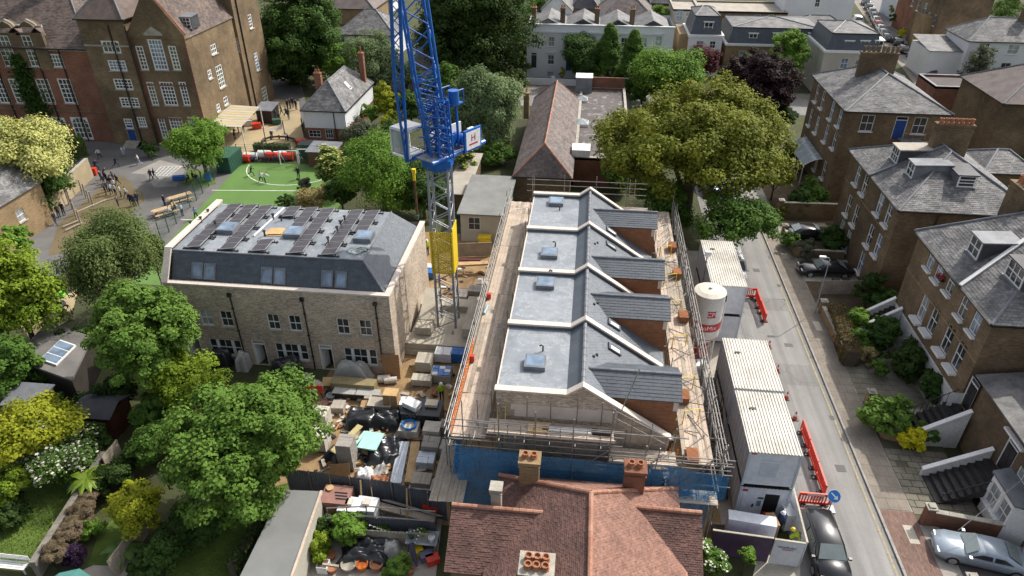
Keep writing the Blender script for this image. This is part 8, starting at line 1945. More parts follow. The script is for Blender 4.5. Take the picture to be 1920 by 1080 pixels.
# fill between the yards
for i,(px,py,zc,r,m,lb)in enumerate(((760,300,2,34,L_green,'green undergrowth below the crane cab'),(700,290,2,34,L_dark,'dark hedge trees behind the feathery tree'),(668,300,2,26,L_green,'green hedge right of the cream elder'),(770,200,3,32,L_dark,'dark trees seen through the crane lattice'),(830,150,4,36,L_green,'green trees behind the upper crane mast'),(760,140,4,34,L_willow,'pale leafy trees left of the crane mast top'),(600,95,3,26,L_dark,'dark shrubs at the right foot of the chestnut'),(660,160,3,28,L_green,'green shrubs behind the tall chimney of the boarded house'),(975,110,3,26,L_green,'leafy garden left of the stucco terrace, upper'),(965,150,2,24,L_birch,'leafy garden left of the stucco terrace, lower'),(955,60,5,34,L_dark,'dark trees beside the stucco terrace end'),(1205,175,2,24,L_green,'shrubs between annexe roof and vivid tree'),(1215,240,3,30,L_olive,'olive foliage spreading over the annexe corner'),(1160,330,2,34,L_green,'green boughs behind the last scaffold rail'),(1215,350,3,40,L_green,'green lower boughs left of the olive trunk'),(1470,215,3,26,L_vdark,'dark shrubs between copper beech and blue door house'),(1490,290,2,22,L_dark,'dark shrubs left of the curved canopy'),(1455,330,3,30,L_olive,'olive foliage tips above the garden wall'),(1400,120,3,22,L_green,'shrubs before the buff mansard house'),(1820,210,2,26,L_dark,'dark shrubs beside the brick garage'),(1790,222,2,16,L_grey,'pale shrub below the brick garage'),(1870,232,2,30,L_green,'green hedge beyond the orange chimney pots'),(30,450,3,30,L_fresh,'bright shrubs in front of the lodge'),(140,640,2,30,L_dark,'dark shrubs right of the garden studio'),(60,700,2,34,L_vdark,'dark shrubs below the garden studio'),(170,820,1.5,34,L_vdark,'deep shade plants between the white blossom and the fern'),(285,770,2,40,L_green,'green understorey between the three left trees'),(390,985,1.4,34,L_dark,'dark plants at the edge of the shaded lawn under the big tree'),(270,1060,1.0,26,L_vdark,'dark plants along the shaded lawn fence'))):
 tree('bush',lb,'shrub',px,py,zc,r,m,.95,int(r*2.2),60,.16+.003*r if py > 350 else .32,trunk=r > 15)
for px,py,lb in ((150,960,'upper'),(128,1000,'middle'),(105,1032,'lower')):tree('dead_hedge',f'brown twiggy climber on the garden wall, {lb} clump','hedge',px,py,1.3,26,L_brown,.6,60,90,.13,aspect=6,trunk=False)

# boughs of the huge tree are parts of it
big=next(o for o in COL.objects if o.get('label','').startswith('huge spreading olive gold'))
for o in list(COL.objects):
 lb=o.get('label','')
 if o is not big and o.type == 'EMPTY' and any(k in lb for k in ('boughs','olive foliage','low foliage tips','green inner foliage')):
  for ch in list(o.children):ch.parent=big;ch.location=o.location-big.location;ch.name='bough' if 'crown' in ch.name else 'limb'
  bpy.data.objects.remove(o)
# ================================================================== vehicles
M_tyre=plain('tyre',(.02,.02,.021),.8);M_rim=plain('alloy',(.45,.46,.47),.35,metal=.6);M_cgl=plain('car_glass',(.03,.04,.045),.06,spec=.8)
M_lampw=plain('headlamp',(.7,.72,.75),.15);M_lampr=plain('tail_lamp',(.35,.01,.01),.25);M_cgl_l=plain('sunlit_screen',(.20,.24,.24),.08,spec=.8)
TYPES={  # length, width, height, bonnet z, boot z, belt z, and x positions as a share of length from the nose: screen foot, roof front, roof back, tail foot
 'saloon':(4.95,1.82,1.36,.86,.92,.90,.27,.42,.68,.86),'mpv':(4.7,1.85,1.68,1.02,1.05,1.02,.2,.36,.86,.97),
 'hatch':(4.2,1.76,1.46,.93,.97,.94,.24,.4,.78,.96),'van':(5.0,1.95,2.0,1.15,1.9,1.15,.14,.26,.99,.998)}
_CAR={}
def car_meshes(kind,paint,scr):
 k=(kind,paint.name,scr.name)
 if k in _CAR:return _CAR[k]
 L_,W,Hh,zh,zd,zb,s0,s1,s2,s3=TYPES[kind];hw_=W/2;X=lambda s:L_/2-s*L_
 st=[0,.015,.05,.12,s0*.8,s0,(s0+s1)/2,.5,s2,(s2+s3)/2,min(s3,.955),.965,.99,1.0]
 st=sorted(set(st));b=MB();N=11
 for s in st:
  end=min(1,min(s,1-s)/.09);wv=hw_*(.80+.2*math.sin(end*math.pi/2))
  top=(zh*(.74+.26*math.sin(min(1,s/.12)*math.pi/2))+.07*min(1,s/s0))if s <= s0 else (zb if s < s3 else zd-.22*max(0,(s-.95)/.05))
  zl=.22+.12*(1-end);crown_=.05 if s <= s0 or s >= s3 else .0
  prof=[(-wv*.9,zl),(-wv*.985,zl+.16),(-wv,.55),(-wv*.985,top-.12),(-wv*.9,top-.01),(0,top+crown_)]
  b.v += [(X(s),y,z)for y,z in prof]+[(X(s),-y,z)for y,z in prof[:-1][::-1]]
 for i in range(len(st)-1):
  for j in range(N-1):b.f.append([i*N+j,i*N+j+1,(i+1)*N+j+1,(i+1)*N+j]);b.m.append(0)
  b.f.append([i*N+N-1,i*N,(i+1)*N,(i+1)*N+N-1]);b.m.append(0)
 b.f.append(list(range(N))[::-1]);b.m.append(0);b.f.append([(len(st)-1)*N+j for j in range(N)]);b.m.append(0)
 body=b.mesh('body',paint);body.polygons.foreach_set('use_smooth',[True]*len(body.polygons))
 # cabin
 wb,wr=hw_*.95,hw_*.76;zt=Hh
 c=MB();ss=[s0,s1,(s1+s2)/2,s2,s3];M_=7
 for s in ss:
  base=s in (s0,s3);zz=zb+.0 if base else zt-(.03 if s in (s1,s2)else 0);w2=wb*.97 if base else wr
  prof=[(-wb,zb-.05),(-(w2+(wb-w2)*.08),zz-(.10 if not base else 0)),(-w2*.86,zz-.01),(0,zz+(.02 if not base else .02))]
  c.v += [(X(s),y,z)for y,z in prof]+[(X(s),-y,z)for y,z in prof[:-1][::-1]]
 for i in range(len(ss)-1):
  for j in range(M_-1):c.f.append([i*M_+j,i*M_+j+1,(i+1)*M_+j+1,(i+1)*M_+j]);c.m.append(0)
 cabin_=c.mesh('roof',paint);cabin_.polygons.foreach_set('use_smooth',[True]*len(cabin_.polygons))
 def quad(sa,sb,y0a,y0b,fa,fb,za,zb_,e=.012):      # sloping glass between two stations
  return [(X(sa)+e,-y0a,za),(X(sa)+e,y0a,za),(X(sb)+e,y0b,zb_),(X(sb)+e,-y0b,zb_)]
 wsA=.12;ws=MB();a,d=s0+(s1-s0)*wsA,s0+(s1-s0)*.93;zA,zD=zb+(zt-zb)*(wsA+.02),zb+(zt-zb)*.93
 p=[(X(a),-wb*.86,zA+.03),(X(a),wb*.86,zA+.03),(X(d),wr*.84,zD+.035),(X(d),-wr*.84,zD+.035)];ws.slab([Vector(q)+Vector((.02,0,.02))for q in p],.012)
 rw=MB();a,d=s3-(s3-s2)*.15,s3-(s3-s2)*.92;p=[(X(a),wb*.8,zb+(zt-zb)*.16+.04),(X(a),-wb*.8,zb+(zt-zb)*.16+.04),(X(d),-wr*.8,zb+(zt-zb)*.92+.03),(X(d),wr*.8,zb+(zt-zb)*.92+.03)];rw.slab([Vector(q)+Vector((-.03,0,.02))for q in p],.012)
 sides=[]
 mid=(s1+s2)/2 if kind != 'van' else s1+.12
 for sg_ in (-1,1):
  for k2,(q0,q1,q2,q3)in enumerate((((s0+(s1-s0)*.35),s1+.02,mid-.012,mid-.012),(mid+.012,mid+.012,s2-.02,s2+(s3-s2)*.45))):
   if kind == 'van' and k2:continue
   z0,z1=zb+.05,zt-.17;yy=lambda z:sg_*((wb-(wb-wr)*(z-zb)/(zt-zb))+.014)
   pts=[(X(q0),yy(z0),z0),(X(q3),yy(z0),z0),(X(q2),yy(z1),z1),(X(q1),yy(z1),z1)];pts=pts if sg_ < 0 else pts[::-1];sides.append(MB().slab(pts,.01).mesh('side_window',M_cgl))
 wheel_t=MB().cyl((0,-.11,0),(0,.11,0),.33,.33,20).mesh('tyre',M_tyre);wheel_r=MB().cyl((0,-.118,0),(0,.118,0),.21,.21,14).mesh('rim',M_rim)
 hl=MB().box(-.06,-.2,-.06,.06,.2,.06).mesh('headlight',M_lampw);tl_=MB().box(-.05,-.17,-.08,.05,.17,.08).mesh('tail_light',M_lampr);mi_=MB().box(-.06,-.09,-.06,.08,.09,.07).mesh('wing_mirror',paint);pl=MB().box(-.01,-.26,-.055,.01,.26,.055).mesh('number_plate',M_white_p)
 _CAR[k]=(body,cabin_,ws.mesh('windscreen',scr),rw.mesh('rear_window',scr if kind == 'saloon' else M_cgl),sides,wheel_t,wheel_r,hl,tl_,mi_,pl);return _CAR[k]
def car(lab,kind,paint,x,y,rz,group=None,scr=None,cat='car',name='car',small=False):
 L_,W,Hh,zh,zd,zb,s0,s1,s2,s3=TYPES[kind];body,cab_,ws,rw,sides,wt,wr_,hl,tl_,mi_,pl=car_meshes(kind,paint,scr or M_cgl)
 T_=thing(name,lab,cat,(x,y,.02),group,local=True);T_.rotation_euler.z=rz
 def ad(me,nm,loc=(0,0,0),par=None):o=bpy.data.objects.new(nm,me);COL.objects.link(o);o.parent=par or T_;o.location=loc;return o
 ad(body,'body');ad(cab_,'roof');ad(ws,'windscreen');ad(rw,'rear_window')
 for s in sides:ad(s,'side_window')
 for sx in (.5-.18,-.5+.19):
  for sy in (-1,1):w=ad(wt,'wheel',(sx*L_,sy*(W/2-.095),.33));ad(wr_,'rim',(0,0,0),w)
 if not small:
  for sy in (-1,1):ad(hl,'headlight',(L_/2-.13,sy*(W/2-.34),zh*.78));ad(tl_,'tail_light',(-L_/2+.05,sy*(W/2-.3),zd-.22));ad(mi_,'wing_mirror',(L_/2-(s0+.05)*L_,sy*(W/2+.06),zb+.08))
  ad(pl,'number_plate',(L_/2+.002,0,.42));ad(pl,'number_plate',(-L_/2-.002,0,.5))
 return T_
def paint(n,c,r=.3):return plain('paint_'+n,c,r,metal=.15,spec=.5,coat=.8)
P_blk=paint('black',(.012,.013,.016));P_slv=paint('silver_blue',(.30,.36,.42));P_gry=paint('grey',(.12,.13,.14));P_wht=paint('white',(.65,.66,.66));P_red=paint('red',(.38,.02,.02));P_blu=paint('blue',(.03,.07,.2));P_lgr=paint('light_grey',(.35,.36,.37))
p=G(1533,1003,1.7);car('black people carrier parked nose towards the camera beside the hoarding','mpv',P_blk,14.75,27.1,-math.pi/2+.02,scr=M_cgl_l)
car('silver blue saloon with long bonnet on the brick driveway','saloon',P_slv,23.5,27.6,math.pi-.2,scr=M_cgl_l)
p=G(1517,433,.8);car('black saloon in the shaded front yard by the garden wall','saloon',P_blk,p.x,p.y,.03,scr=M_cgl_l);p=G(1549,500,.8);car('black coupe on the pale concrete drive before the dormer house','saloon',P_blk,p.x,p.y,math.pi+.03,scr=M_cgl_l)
p=G(1392,500,1.6);car('white van parked behind the back site cabin under the tree','van',P_wht,14.5,p.y+1.5,-math.pi/2,cat='van',name='van');p=G(1322,345,.8);car('dark blue car half hidden below the olive gold tree','hatch',P_blu,p.x+.5,p.y,-math.pi/2+.2)
far=[(1624,4,P_gry,'grey'),(1630,13,P_blk,'black'),(1634,21,P_lgr,'pale grey'),(1639,29,P_gry,'dark grey'),(1642,37,P_wht,'white'),(1646,45,P_red,'red'),(1651,53,P_wht,'white'),(1656,61,P_lgr,'pale'),(1663,70,P_gry,'grey'),(1683,78,P_blk,'black'),(1694,92,P_blk,'black'),(1713,104,P_slv,'pale blue'),(1749,136,P_gry,'grey')]
seen={}
words=['farthest up the far street, at the top edge','second from the top edge of the far street','third from the top edge of the far street','fourth from the top edge of the far street','just behind the red one on the far street','the only red one on the far street','just in front of the red one on the far street','two in front of the red one on the far street','three in front of the red one on the far street','first of two black ones at the near end of the far street','second of two black ones at the near end of the far street','alone below the black ones on the far street','by the white painted house at the street corner']
for (px,py,m,c),w in zip(far,words):
 p=G(px,py,.6);car(f'{c} parked car, {w}','hatch',m,p.x,p.y,math.pi/2-.16 if py < 120 else math.pi/2-.5,'cars parked up the far street',small=py < 80)
p=G(1607,37,1);car('white van on the left side of the far street','van',P_wht,p.x,p.y,math.pi/2-.16,cat='van',name='van',small=True)
# ================================================================== people
def person_mesh(name,J,tags):
 """one continuous figure grown from a jointed skeleton"""
 me=bpy.data.meshes.new(name);keys=list(J);me.from_pydata([J[k][0]for k in keys],[(keys.index(a),keys.index(b_))for a,b_ in tags],[]);o=bpy.data.objects.new(name,me);COL.objects.link(o)
 md=o.modifiers.new('s','SKIN');me.skin_vertices or None
 for i,k in enumerate(keys):sv=me.skin_vertices[0].data[i];sv.radius=(J[k][1],J[k][1]*(J[k][2]if len(J[k])> 2 else 1));sv.use_root=(k == 'pel')
 sb=o.modifiers.new('d','SUBSURF');sb.levels=1
 dg=bpy.context.evaluated_depsgraph_get();dg.update();out=bpy.data.meshes.new_from_object(o.evaluated_get(dg));bpy.data.objects.remove(o)
 segs=[(Vector(J[a][0]),Vector(J[b_][0]),a,b_)for a,b_ in tags]
 mi=[]
 for f in out.polygons:
  c=f.center;best=min(segs,key=lambda s:(c-s[0].lerp(s[1],max(0,min(1,(c-s[0]).dot(s[1]-s[0])/max(1e-6,(s[1]-s[0]).length_squared))))).length);n=best[3];t=(c-best[0]).dot(best[1]-best[0])/max(1e-6,(best[1]-best[0]).length_squared)
  if n in ('htop',):mi.append(3 if (c.y > J['htop'][0][1]-.05 and t > .35)or t > .8 else 2)
  elif n in ('head','neck'):mi.append(2)
  elif n[:-1]== 'hand':mi.append(2)
  elif n[:-1]== 'toe':mi.append(4)
  elif n[:-1]in ('hip','knee','ank'):mi.append(1)
  else:mi.append(0)
 for k in range(5):out.materials.append(MATS['black_paint'])
 out.polygons.foreach_set('material_index',mi);out.polygons.foreach_set('use_smooth',[True]*len(out.polygons));return out
TG=[('pel','sp'),('sp','ch'),('ch','neck'),('neck','head'),('head','htop'),('ch','sh0'),('sh0','el0'),('el0','wr0'),('wr0','hand0'),('ch','sh1'),('sh1','el1'),('el1','wr1'),('wr1','hand1'),('pel','hip0'),('hip0','knee0'),('knee0','ank0'),('ank0','toe0'),('pel','hip1'),('hip1','knee1'),('knee1','ank1'),('ank1','toe1')]
def pose(lean=0,arms=((0,.0),(0,.0)),legs=((0,0),(0,0)),drop=0.0):
 """faces -y; arm = (shoulder swing, elbow bend), leg = (hip swing, knee bend), forwards positive"""
 h=.93-drop;J={'pel':((0,0,h),.13),'sp':((0,-lean*.12,h+.22),.125),'ch':((0,-lean*.3,h+.45),.15,.75),'neck':((0,-lean*.4,h+.58),.06),'head':((0,-lean*.46-.02,h+.68),.085),'htop':((0,-lean*.5,h+.8),.09)}
 for s,x in ((0,-1),(1,1)):
  ch=J['ch'][0];a,e=arms[s];sh=(x*.18,ch[1],ch[2]+.03);J[f'sh{s}']=(sh,.065);el=(x*.24,sh[1]-.28*math.sin(a),sh[2]-.28*math.cos(a));J[f'el{s}']=(el,.048);wr=(x*.23,el[1]-.24*math.sin(a+e),el[2]-.24*math.cos(a+e));J[f'wr{s}']=(wr,.036);J[f'hand{s}']=((x*.23,wr[1]-.12*math.sin(a+e+.2),wr[2]-.12*math.cos(a+e+.2)),.034,.6)
  q,kb=legs[s];hp=(x*.09,0,h-.06);J[f'hip{s}']=(hp,.095);kn=(x*.1,hp[1]-.42*math.sin(q),hp[2]-.42*math.cos(q));J[f'knee{s}']=(kn,.066);an=(x*.1,kn[1]-.40*math.sin(q-kb),kn[2]-.40*math.cos(q-kb));J[f'ank{s}']=(an,.045);J[f'toe{s}']=((x*.11,an[1]-.16,max(.04,an[2]-.03)),.042)
 zmin=min(v[0][2]for k,v in J.items()if k[:3]== 'toe')-.04
 return {k:((v[0][0],v[0][1],v[0][2]-zmin),)+tuple(v[1:])for k,v in J.items()}
POSES={'stand':person_mesh('person',pose(0,((.05,.2),(-.05,.25)),((.03,0),(-.04,0))),TG),'walk':person_mesh('person',pose(.1,((.5,.4),(-.4,.3)),((.4,.05),(-.35,.3))),TG),'run':person_mesh('person',pose(.5,((.9,1.2),(-.9,1.0)),((.9,.9),(-.5,.9))),TG),'sit':person_mesh('person',pose(.2,((.5,.7),(.4,.8)),((1.45,1.45),(1.4,1.4)),.0),TG),'bend':person_mesh('person',pose(1.1,((.9,.2),(.7,.3)),((.25,.3),(.1,.15))),TG)}
skin=[plain(f'skin{i}',c,.6)for i,c in enumerate(((.42,.25,.18),(.30,.17,.11),(.12,.065,.04)))];hairm=[plain(f'hair{i}',c,.6)for i,c in enumerate(((.02,.015,.012),(.08,.045,.02),(.2,.13,.05)))]
navy=plain('navy_cloth',(.015,.02,.045),.85);grey_c=plain('grey_cloth',(.06,.06,.07),.85);white_c=plain('white_cloth',(.62,.63,.66),.85);pale_c=plain('pale_blue_cloth',(.35,.45,.62),.85);red_c=plain('red_cloth',(.35,.03,.04),.85);hiv=plain('hi_vis',(.45,.65,.02),.7);shoe=plain('shoe',(.015,.015,.015),.6)
def person(lab,px,py,ps,top,bot,k=1.0,rz=None,group=None,loc=None,helmet=None):
 p=Vector(loc)if loc else G(px,py,0);o=bpy.data.objects.new('person',POSES[ps]);COL.objects.link(o);o.location=(p.x,p.y,p.z+.02);o.rotation_euler.z=random.uniform(0,6.28)if rz is None else rz;o.scale=(k,k,k)
 for i,m in enumerate((top,bot,random.choice(skin),random.choice(hairm),shoe)):o.material_slots[i].link='OBJECT';o.material_slots[i].material=m
 tag(o,lab,'person',group)
 if helmet:
  zt=max(v.co.z for v in POSES[ps].vertices);b=MB().lathe([(.15,-.06),(.125,-.05),(.12,.02),(.07,.075),(.01,.09)],(0,-.01,zt-.06),12);h=b.build('hard_hat',helmet);h.parent=o
 return o
cl=[(192,341),(197,349),(202,343),(207,346),(212,352),(204,359),(210,365),(216,356),(222,347),(200,366),(218,366),(196,336),(214,340)]
for i,(px,py)in enumerate(cl):person('schoolchild in the tight crowd on the brown play surface',px,py,random.choice(('stand','bend','walk')),random.choice((navy,white_c,grey_c,navy)),navy,random.uniform(.82,.92),None,'schoolchildren crowded on the brown surface')
solo=[(228,369,'stand',white_c,grey_c,'child in white shirt at the right edge of the crowd'),(238,371,'walk',white_c,grey_c,'child in white top walking away from the crowd'),(224,391,'stand',navy,navy,'child in navy alone in front of the crowd'),(248,386,'stand',navy,navy,'left child of a dark trio right of the crowd'),(254,387,'stand',navy,navy,'middle child of a dark trio right of the crowd'),(260,384,'walk',navy,navy,'right child of a dark trio, one leg out'),(285,338,'walk',navy,grey_c,'left child of a walking pair near the painted grid'),(291,336,'walk',navy,grey_c,'right child of a walking pair near the painted grid'),(311,389,'stand',navy,navy,'child in dark clothes standing alone by the picnic tables'),(181,320,'run',navy,navy,'running child in black left on the grey yard'),(219,314,'run',navy,navy,'running child in black in the middle of the grey yard'),(188,298,'walk',white_c,navy,'child in white shirt near the school steps'),(233,292,'bend',white_c,pale_c,'child in white bending near the blue entrance'),(262,309,'walk',white_c,pale_c,'adult in pale blue and white striding across the yard'),(100,402,'bend',white_c,navy,'child in white shirt at the climbing poles'),(112,408,'stand',navy,navy,'child in navy left at the climbing poles'),(121,404,'stand',navy,navy,'child in navy right at the climbing poles'),(106,421,'walk',navy,navy,'child walking below the climbing poles'),(369,411,'walk',pale_c,navy,'child in pale blue on the edge of the green pitch'),(472,330,'run',navy,navy,'child in black running near the pitch arc'),(490,342,'run',white_c,navy,'left child of a white shirted pair on the pitch'),(497,344,'bend',white_c,navy,'right child of a white shirted pair on the pitch'),(561,336,'stand',navy,navy,'child in dark clothes before the right goal'),(378,334,'bend',white_c,grey_c,'child in white crouching under the playground tree'),(540,205,'stand',navy,navy,'first from left of the dark group by the school gate'),(545,204,'stand',navy,navy,'second from left of the dark group by the school gate'),(550,202,'stand',navy,navy,'third from left of the dark group by the school gate'),(556,206,'stand',navy,navy,'tallest figure at the right of the school gate group'),(529,216,'walk',navy,navy,'left figure of a dark trio on the tan yard'),(537,219,'walk',navy,navy,'middle figure of a dark trio on the tan yard'),(542,224,'stand',navy,navy,'right figure of a dark trio on the tan yard'),(524,226,'bend',grey_c,navy,'crouching figure below the dark trio on the tan yard'),(567,238,'stand',navy,navy,'upper figure against the white boarded house corner'),(569,248,'stand',grey_c,navy,'lower figure against the white boarded house corner'),(511,262,'stand',navy,grey_c,'figure at the curved sand pit edge'),(541,264,'bend',white_c,navy,'child bending inside the sand pit'),(448,250,'stand',red_c,navy,'child in red under the striped canopy, left one'),(457,247,'stand',red_c,navy,'child in red under the striped canopy, right one'),(441,262,'bend',navy,navy,'child in dark clothes by the canopy post')]
for px,py,ps,t,b_,lb in solo:person(lb,px,py,ps,t,b_,random.uniform(.82,.95)if py > 230 or px < 500 else .95)
for px,py,lb in ((356,341,'left child sitting on the grass under the playground tree'),(363,339,'middle child sitting on the grass under the playground tree'),(370,342,'right child sitting on the grass under the playground tree')):person(lb,px,py,'sit',navy,navy,.85)
hat_w=plain('white_hat',(.75,.77,.78),.4);hat_y=plain('yellow_hat',(.7,.55,.02),.4)
person('site worker in yellow vest and white helmet beside the black stack',829,752,'stand',hiv,navy,1.0,.4,helmet=hat_w);person('site worker in yellow vest behind the corner of the brick house row',802,478,'stand',hiv,navy,1.0,.8,helmet=hat_w);p=G(1485,1005,0);person('site worker in yellow vest bending between hoarding and cabin',0,0,'bend',hiv,navy,1.0,1.2,loc=(12.9,27.2,0),helmet=hat_y);person('site worker in dark clothes reaching up beside the cabin hoarding',0,0,'stand',plain('blue_cloth',(.04,.07,.2),.8),navy,1.0,2.0,loc=(12.6,28.3,0),helmet=hat_w)
# ================================================================== front yards on the right
yd_=sheet('front_yard',rect(21.0,39.2,25.95,48.4),.1,M_conc);lay(yd_,21.0,40.2,25.6,45.6,.78,.6,.125,M_flag2,gap=.03,jit=.012)
yd2=sheet('front_yard',rect(21.0,29.9,25.0,39.2),.1,mat('mossy_joint',(.07,.08,.035),(.11,.10,.07),1.5,.95));lay(yd2,21.0,30.4,24.9,36.2,.72,.55,.125,M_flag2,gap=.05,jit=.014,skip=lambda x,y:random.random()< .06)
sheet('driveway',rect(21.0,22,27,29.85),.11,mat('driveway_dark',(.10,.095,.095),(.075,.07,.072),1,.9));bpv=MB().box(21.0,22,.11,22.1,29.6,.128).build('block_paving',M_block);bpv['kind']='structure'
sheet('driveway',rect(21.0,57.2,25.95,61.6),.1,M_conc_l);dv=sheet('driveway',rect(21.0,64.8,26,69.5),.1,M_flag2)
sheet('front_yard',rect(21.0,48.4,25.95,57.2),.09,M_soil);sheet('front_yard',rect(21.0,61.6,25.95,64.8),.09,M_soil);sheet('front_yard',rect(21.0,69.5,27.4,90),.09,M_soil)
def brick_wall(lab,pts,h,m,w=.24,cop=M_stone,piers=(),cat='wall',name='garden_wall',pw=.45,ph=.35):
 T_=thing(name,lab,cat,(pts[0][0],pts[0][1],0))
 for (xa,ya),(xb,yb)in zip(pts[:-1],pts[1:]):
  MB().beam((xa,ya,h/2+.05),(xb,yb,h/2+.05),w,h).build('wall',m,T_);n=max(1,round(math.hypot(xb-xa,yb-ya)/.8))
  for k in range(n):t0,t1=(k+.01)/n,(k+.99)/n;bar('coping_stone',(xa+(xb-xa)*t0,ya+(yb-ya)*t0,h+.085),(xa+(xb-xa)*t1,ya+(yb-ya)*t1,h+.085),w+.08,.065,cop,T_)
 for x,y in piers:
  MB().box(x-pw/2,y-pw/2,0,x+pw/2,y+pw/2,h+ph).build('pier',m,T_);MB().box(x-pw/2-.07,y-pw/2-.07,h+ph+.002,x+pw/2+.07,y+pw/2+.07,h+ph+.08).box(x-pw/2+.06,y-pw/2+.06,h+ph+.081,x+pw/2-.06,y+pw/2-.06,h+ph+.16).build('pier_cap',M_stone,T_)
 return T_
brick_wall('red brick boundary wall between crazy paving and the silver blue saloon',[(21.6,29.75),(26.1,29.1)],1.15,M_red,piers=((21.35,29.8),))
brick_wall('short red brick wall with stone capped pier at the near driveway mouth',[(21.6,25.1),(24.4,24.7)],1.1,M_red,piers=((21.7,25.2),(21.9,24.4)))
brick_wall('buff brick planter wall with pale coping on the pavement edge',[(21.3,38.9),(21.3,36.9),(22.6,36.6)],1.0,M_stock_l,piers=((21.3,40.2),))
brick_wall('pale brick pavement wall below the brown topped hedge',[(21.1,46.2),(21.0,51.6)],.95,M_stock_l,piers=((21.1,45.9),(21.1,52.0)))
brick_wall('low brick wall between the planted bed and the concrete drive',[(21.2,61.7),(25.6,61.7)],.9,M_stock,piers=((21.2,61.7),));brick_wall('shaded brick garden wall before the canopy house',[(21.1,70.2),(27.2,70.4)],1.9,M_stock,piers=((21.2,70.1),));brick_wall('low brick wall along the pavement beside the planted bed',[(21.1,61.9),(21.0,66.2)],.8,M_stock_l,piers=((21.0,66.4),))
panel_fence('timber_fence','weathered timber fence between the concrete drive and the hedge garden','fence',[(21.6,55.0),(25.4,55.4)],1.5,M_board_d,.9)
panel_fence('timber_fence','long weathered fence running back behind the dormer house','fence',[(38.5,63),(44,52)],1.6,M_board_d,1.8)
T_=thing('picket_fence','low white picket fence across the paved yard','fence',(22,46,0));
for k in range(22):plank('picket',(21.6+k*.13,46.1,.38),(.06,.025,.6),M_white,T_)
for z in (.25,.5):plank('rail',(22.95,46.13,z),(2.9,.03,.05),M_white,T_)
for x,y,m,lb in ((23.3,56.2,M_black,'left one of two black bins behind the timber fence'),(24.2,56.3,M_black,'right one of two black bins behind the timber fence'),(22.9,36.9,M_black,'black bin bags heap beside the buff planter wall')):
 T_=thing('wheeled_bin',lb,'bin',(x,y,.1));MB().prism([(x-.28,y-.3),(x+.28,y-.3),(x+.28,y+.3),(x-.28,y+.3)],.12,1.0).build('body',m,T_);MB().box(x-.31,y-.34,1.002,x+.31,y+.33,1.08).build('lid',m,T_)
lx,ly=20.55,51.9
T_=thing('street_lamp','slim grey street lamp on the right hand pavement','lamp',(lx,ly,.1));MB().cyl((lx,ly,.1),(lx,ly,1.2),.07,.07,10).cyl((lx,ly,1.2),(lx,ly,5.4),.045,.035,10).build('post',M_grey_c,T_);MB().tube([(lx,ly,5.4),(lx-.1,ly,5.55),(lx-.45,ly,5.6)],.035,7).build('arm',M_grey_c,T_);MB().box(lx-.85,ly-.12,5.55,lx-.35,ly+.12,5.68).build('lantern',M_sign,T_)
for y,lb in ((28.2,'pale manhole cover in the brick paving by the driveway'),(49.2,'pale access cover in the pavement by the hedge wall')):
 o=MB().box(20.0,y,.126,20.55,y+1.3,.134).build('access_cover',M_conc_l);o['kind']='structure'
T_=thing('aerial','thin telephone wires over the near driveway','cable',(24,28,3));
for a,c in (((26.1,30.4,4.4),(21.9,27.9,1.9)),((26.1,30.2,4.3),(24.6,26.5,2.0))):rod('wire',a,c,.02,M_galv,T_)
# ================================================================== playground furniture
M_bench=mat('bench_timber',(.52,.38,.22),(.42,.3,.17),1.3,.8)
def picnic(px,py,rz,lab,L_=2.6):
 p=G(px,py);T_=thing('picnic_table',lab,'table',(p.x,p.y,0),'picnic tables in the school yard',local=True);T_.rotation_euler.z=rz
 def pk_(nm,c,s):plank(nm,c,s,M_bench,T_)
 for k in range(5):pk_('table_board',(-.32+.16*k,0,.76),(.145,L_,.04))
 for s in (-1,1):
  for k in (0,1):pk_('bench_board',(s*(.68+.15*k),0,.45),(.135,L_,.04))
  for yv in (-L_*.35,L_*.35):o=bar('leg',(s*.62,yv,0),(s*.2,yv,.74),.09,.06,M_bench,T_)
 for yv in (-L_*.35,L_*.35):pk_('cross_bar',(0,yv,.41),(1.7,.06,.08))
 return T_
picnic(340,378,-.72,'timber picnic table farther of the two at the pitch fence');picnic(312,402,-.72,'timber picnic table nearer of the two at the pitch fence')
for i,(px,py,ps)in enumerate(((318,405,'sit'),(332,398,'sit'),(343,405,'stand'))):
 person(('child in white shirt at the nearer picnic table','child leaning on the farther picnic table','child in blue standing by the picnic tables')[i],px,py,ps,(white_c,navy,pale_c)[i],navy,.88,loc=tuple(G(px,py,.0)))
F_=thing('pitch_fence','tall dark green mesh fence along the sides of the green pitch','fence',(-43,70,0))
fa,fb=G(432,303),G(303,452);N=11
for k in range(N+1):
 q=fa.lerp(fb,k/N);rod('post',(q.x,q.y,0),(q.x,q.y,2.2),.05,M_green_d,F_)
for z in np.linspace(.15,2.15,11):rod('wire',(fa.x,fa.y,z),(fb.x,fb.y,z),.009,M_green_d,F_)
fb2=G(600,306);N=10
for k in range(1,N+1):q=fa.lerp(fb2,k/N);rod('post',(q.x,q.y,0),(q.x,q.y,2.4),.05,M_green_d,F_)
for z in np.linspace(.15,2.35,9):rod('wire',(fa.x,fa.y,z),(fb2.x,fb2.y,z),.01,M_green_d,F_)
q=G(421,325);T_=thing('storage_box','dark green steel container at the corner of the pitch','container',(q.x,q.y,0));MB().box(q.x-.9,q.y,0,q.x+.9,q.y+3.6,2.0).build('body',M_green_d,T_)
for k in range(10):MB().box(q.x+.902,q.y+.15+k*.34,.15,q.x+.94,q.y+.3+k*.34,1.85).build('rib',M_green_d,T_)
MB().box(q.x-.95,q.y-.05,2.002,q.x+.95,q.y+3.65,2.08).build('roof',M_green_d,T_)
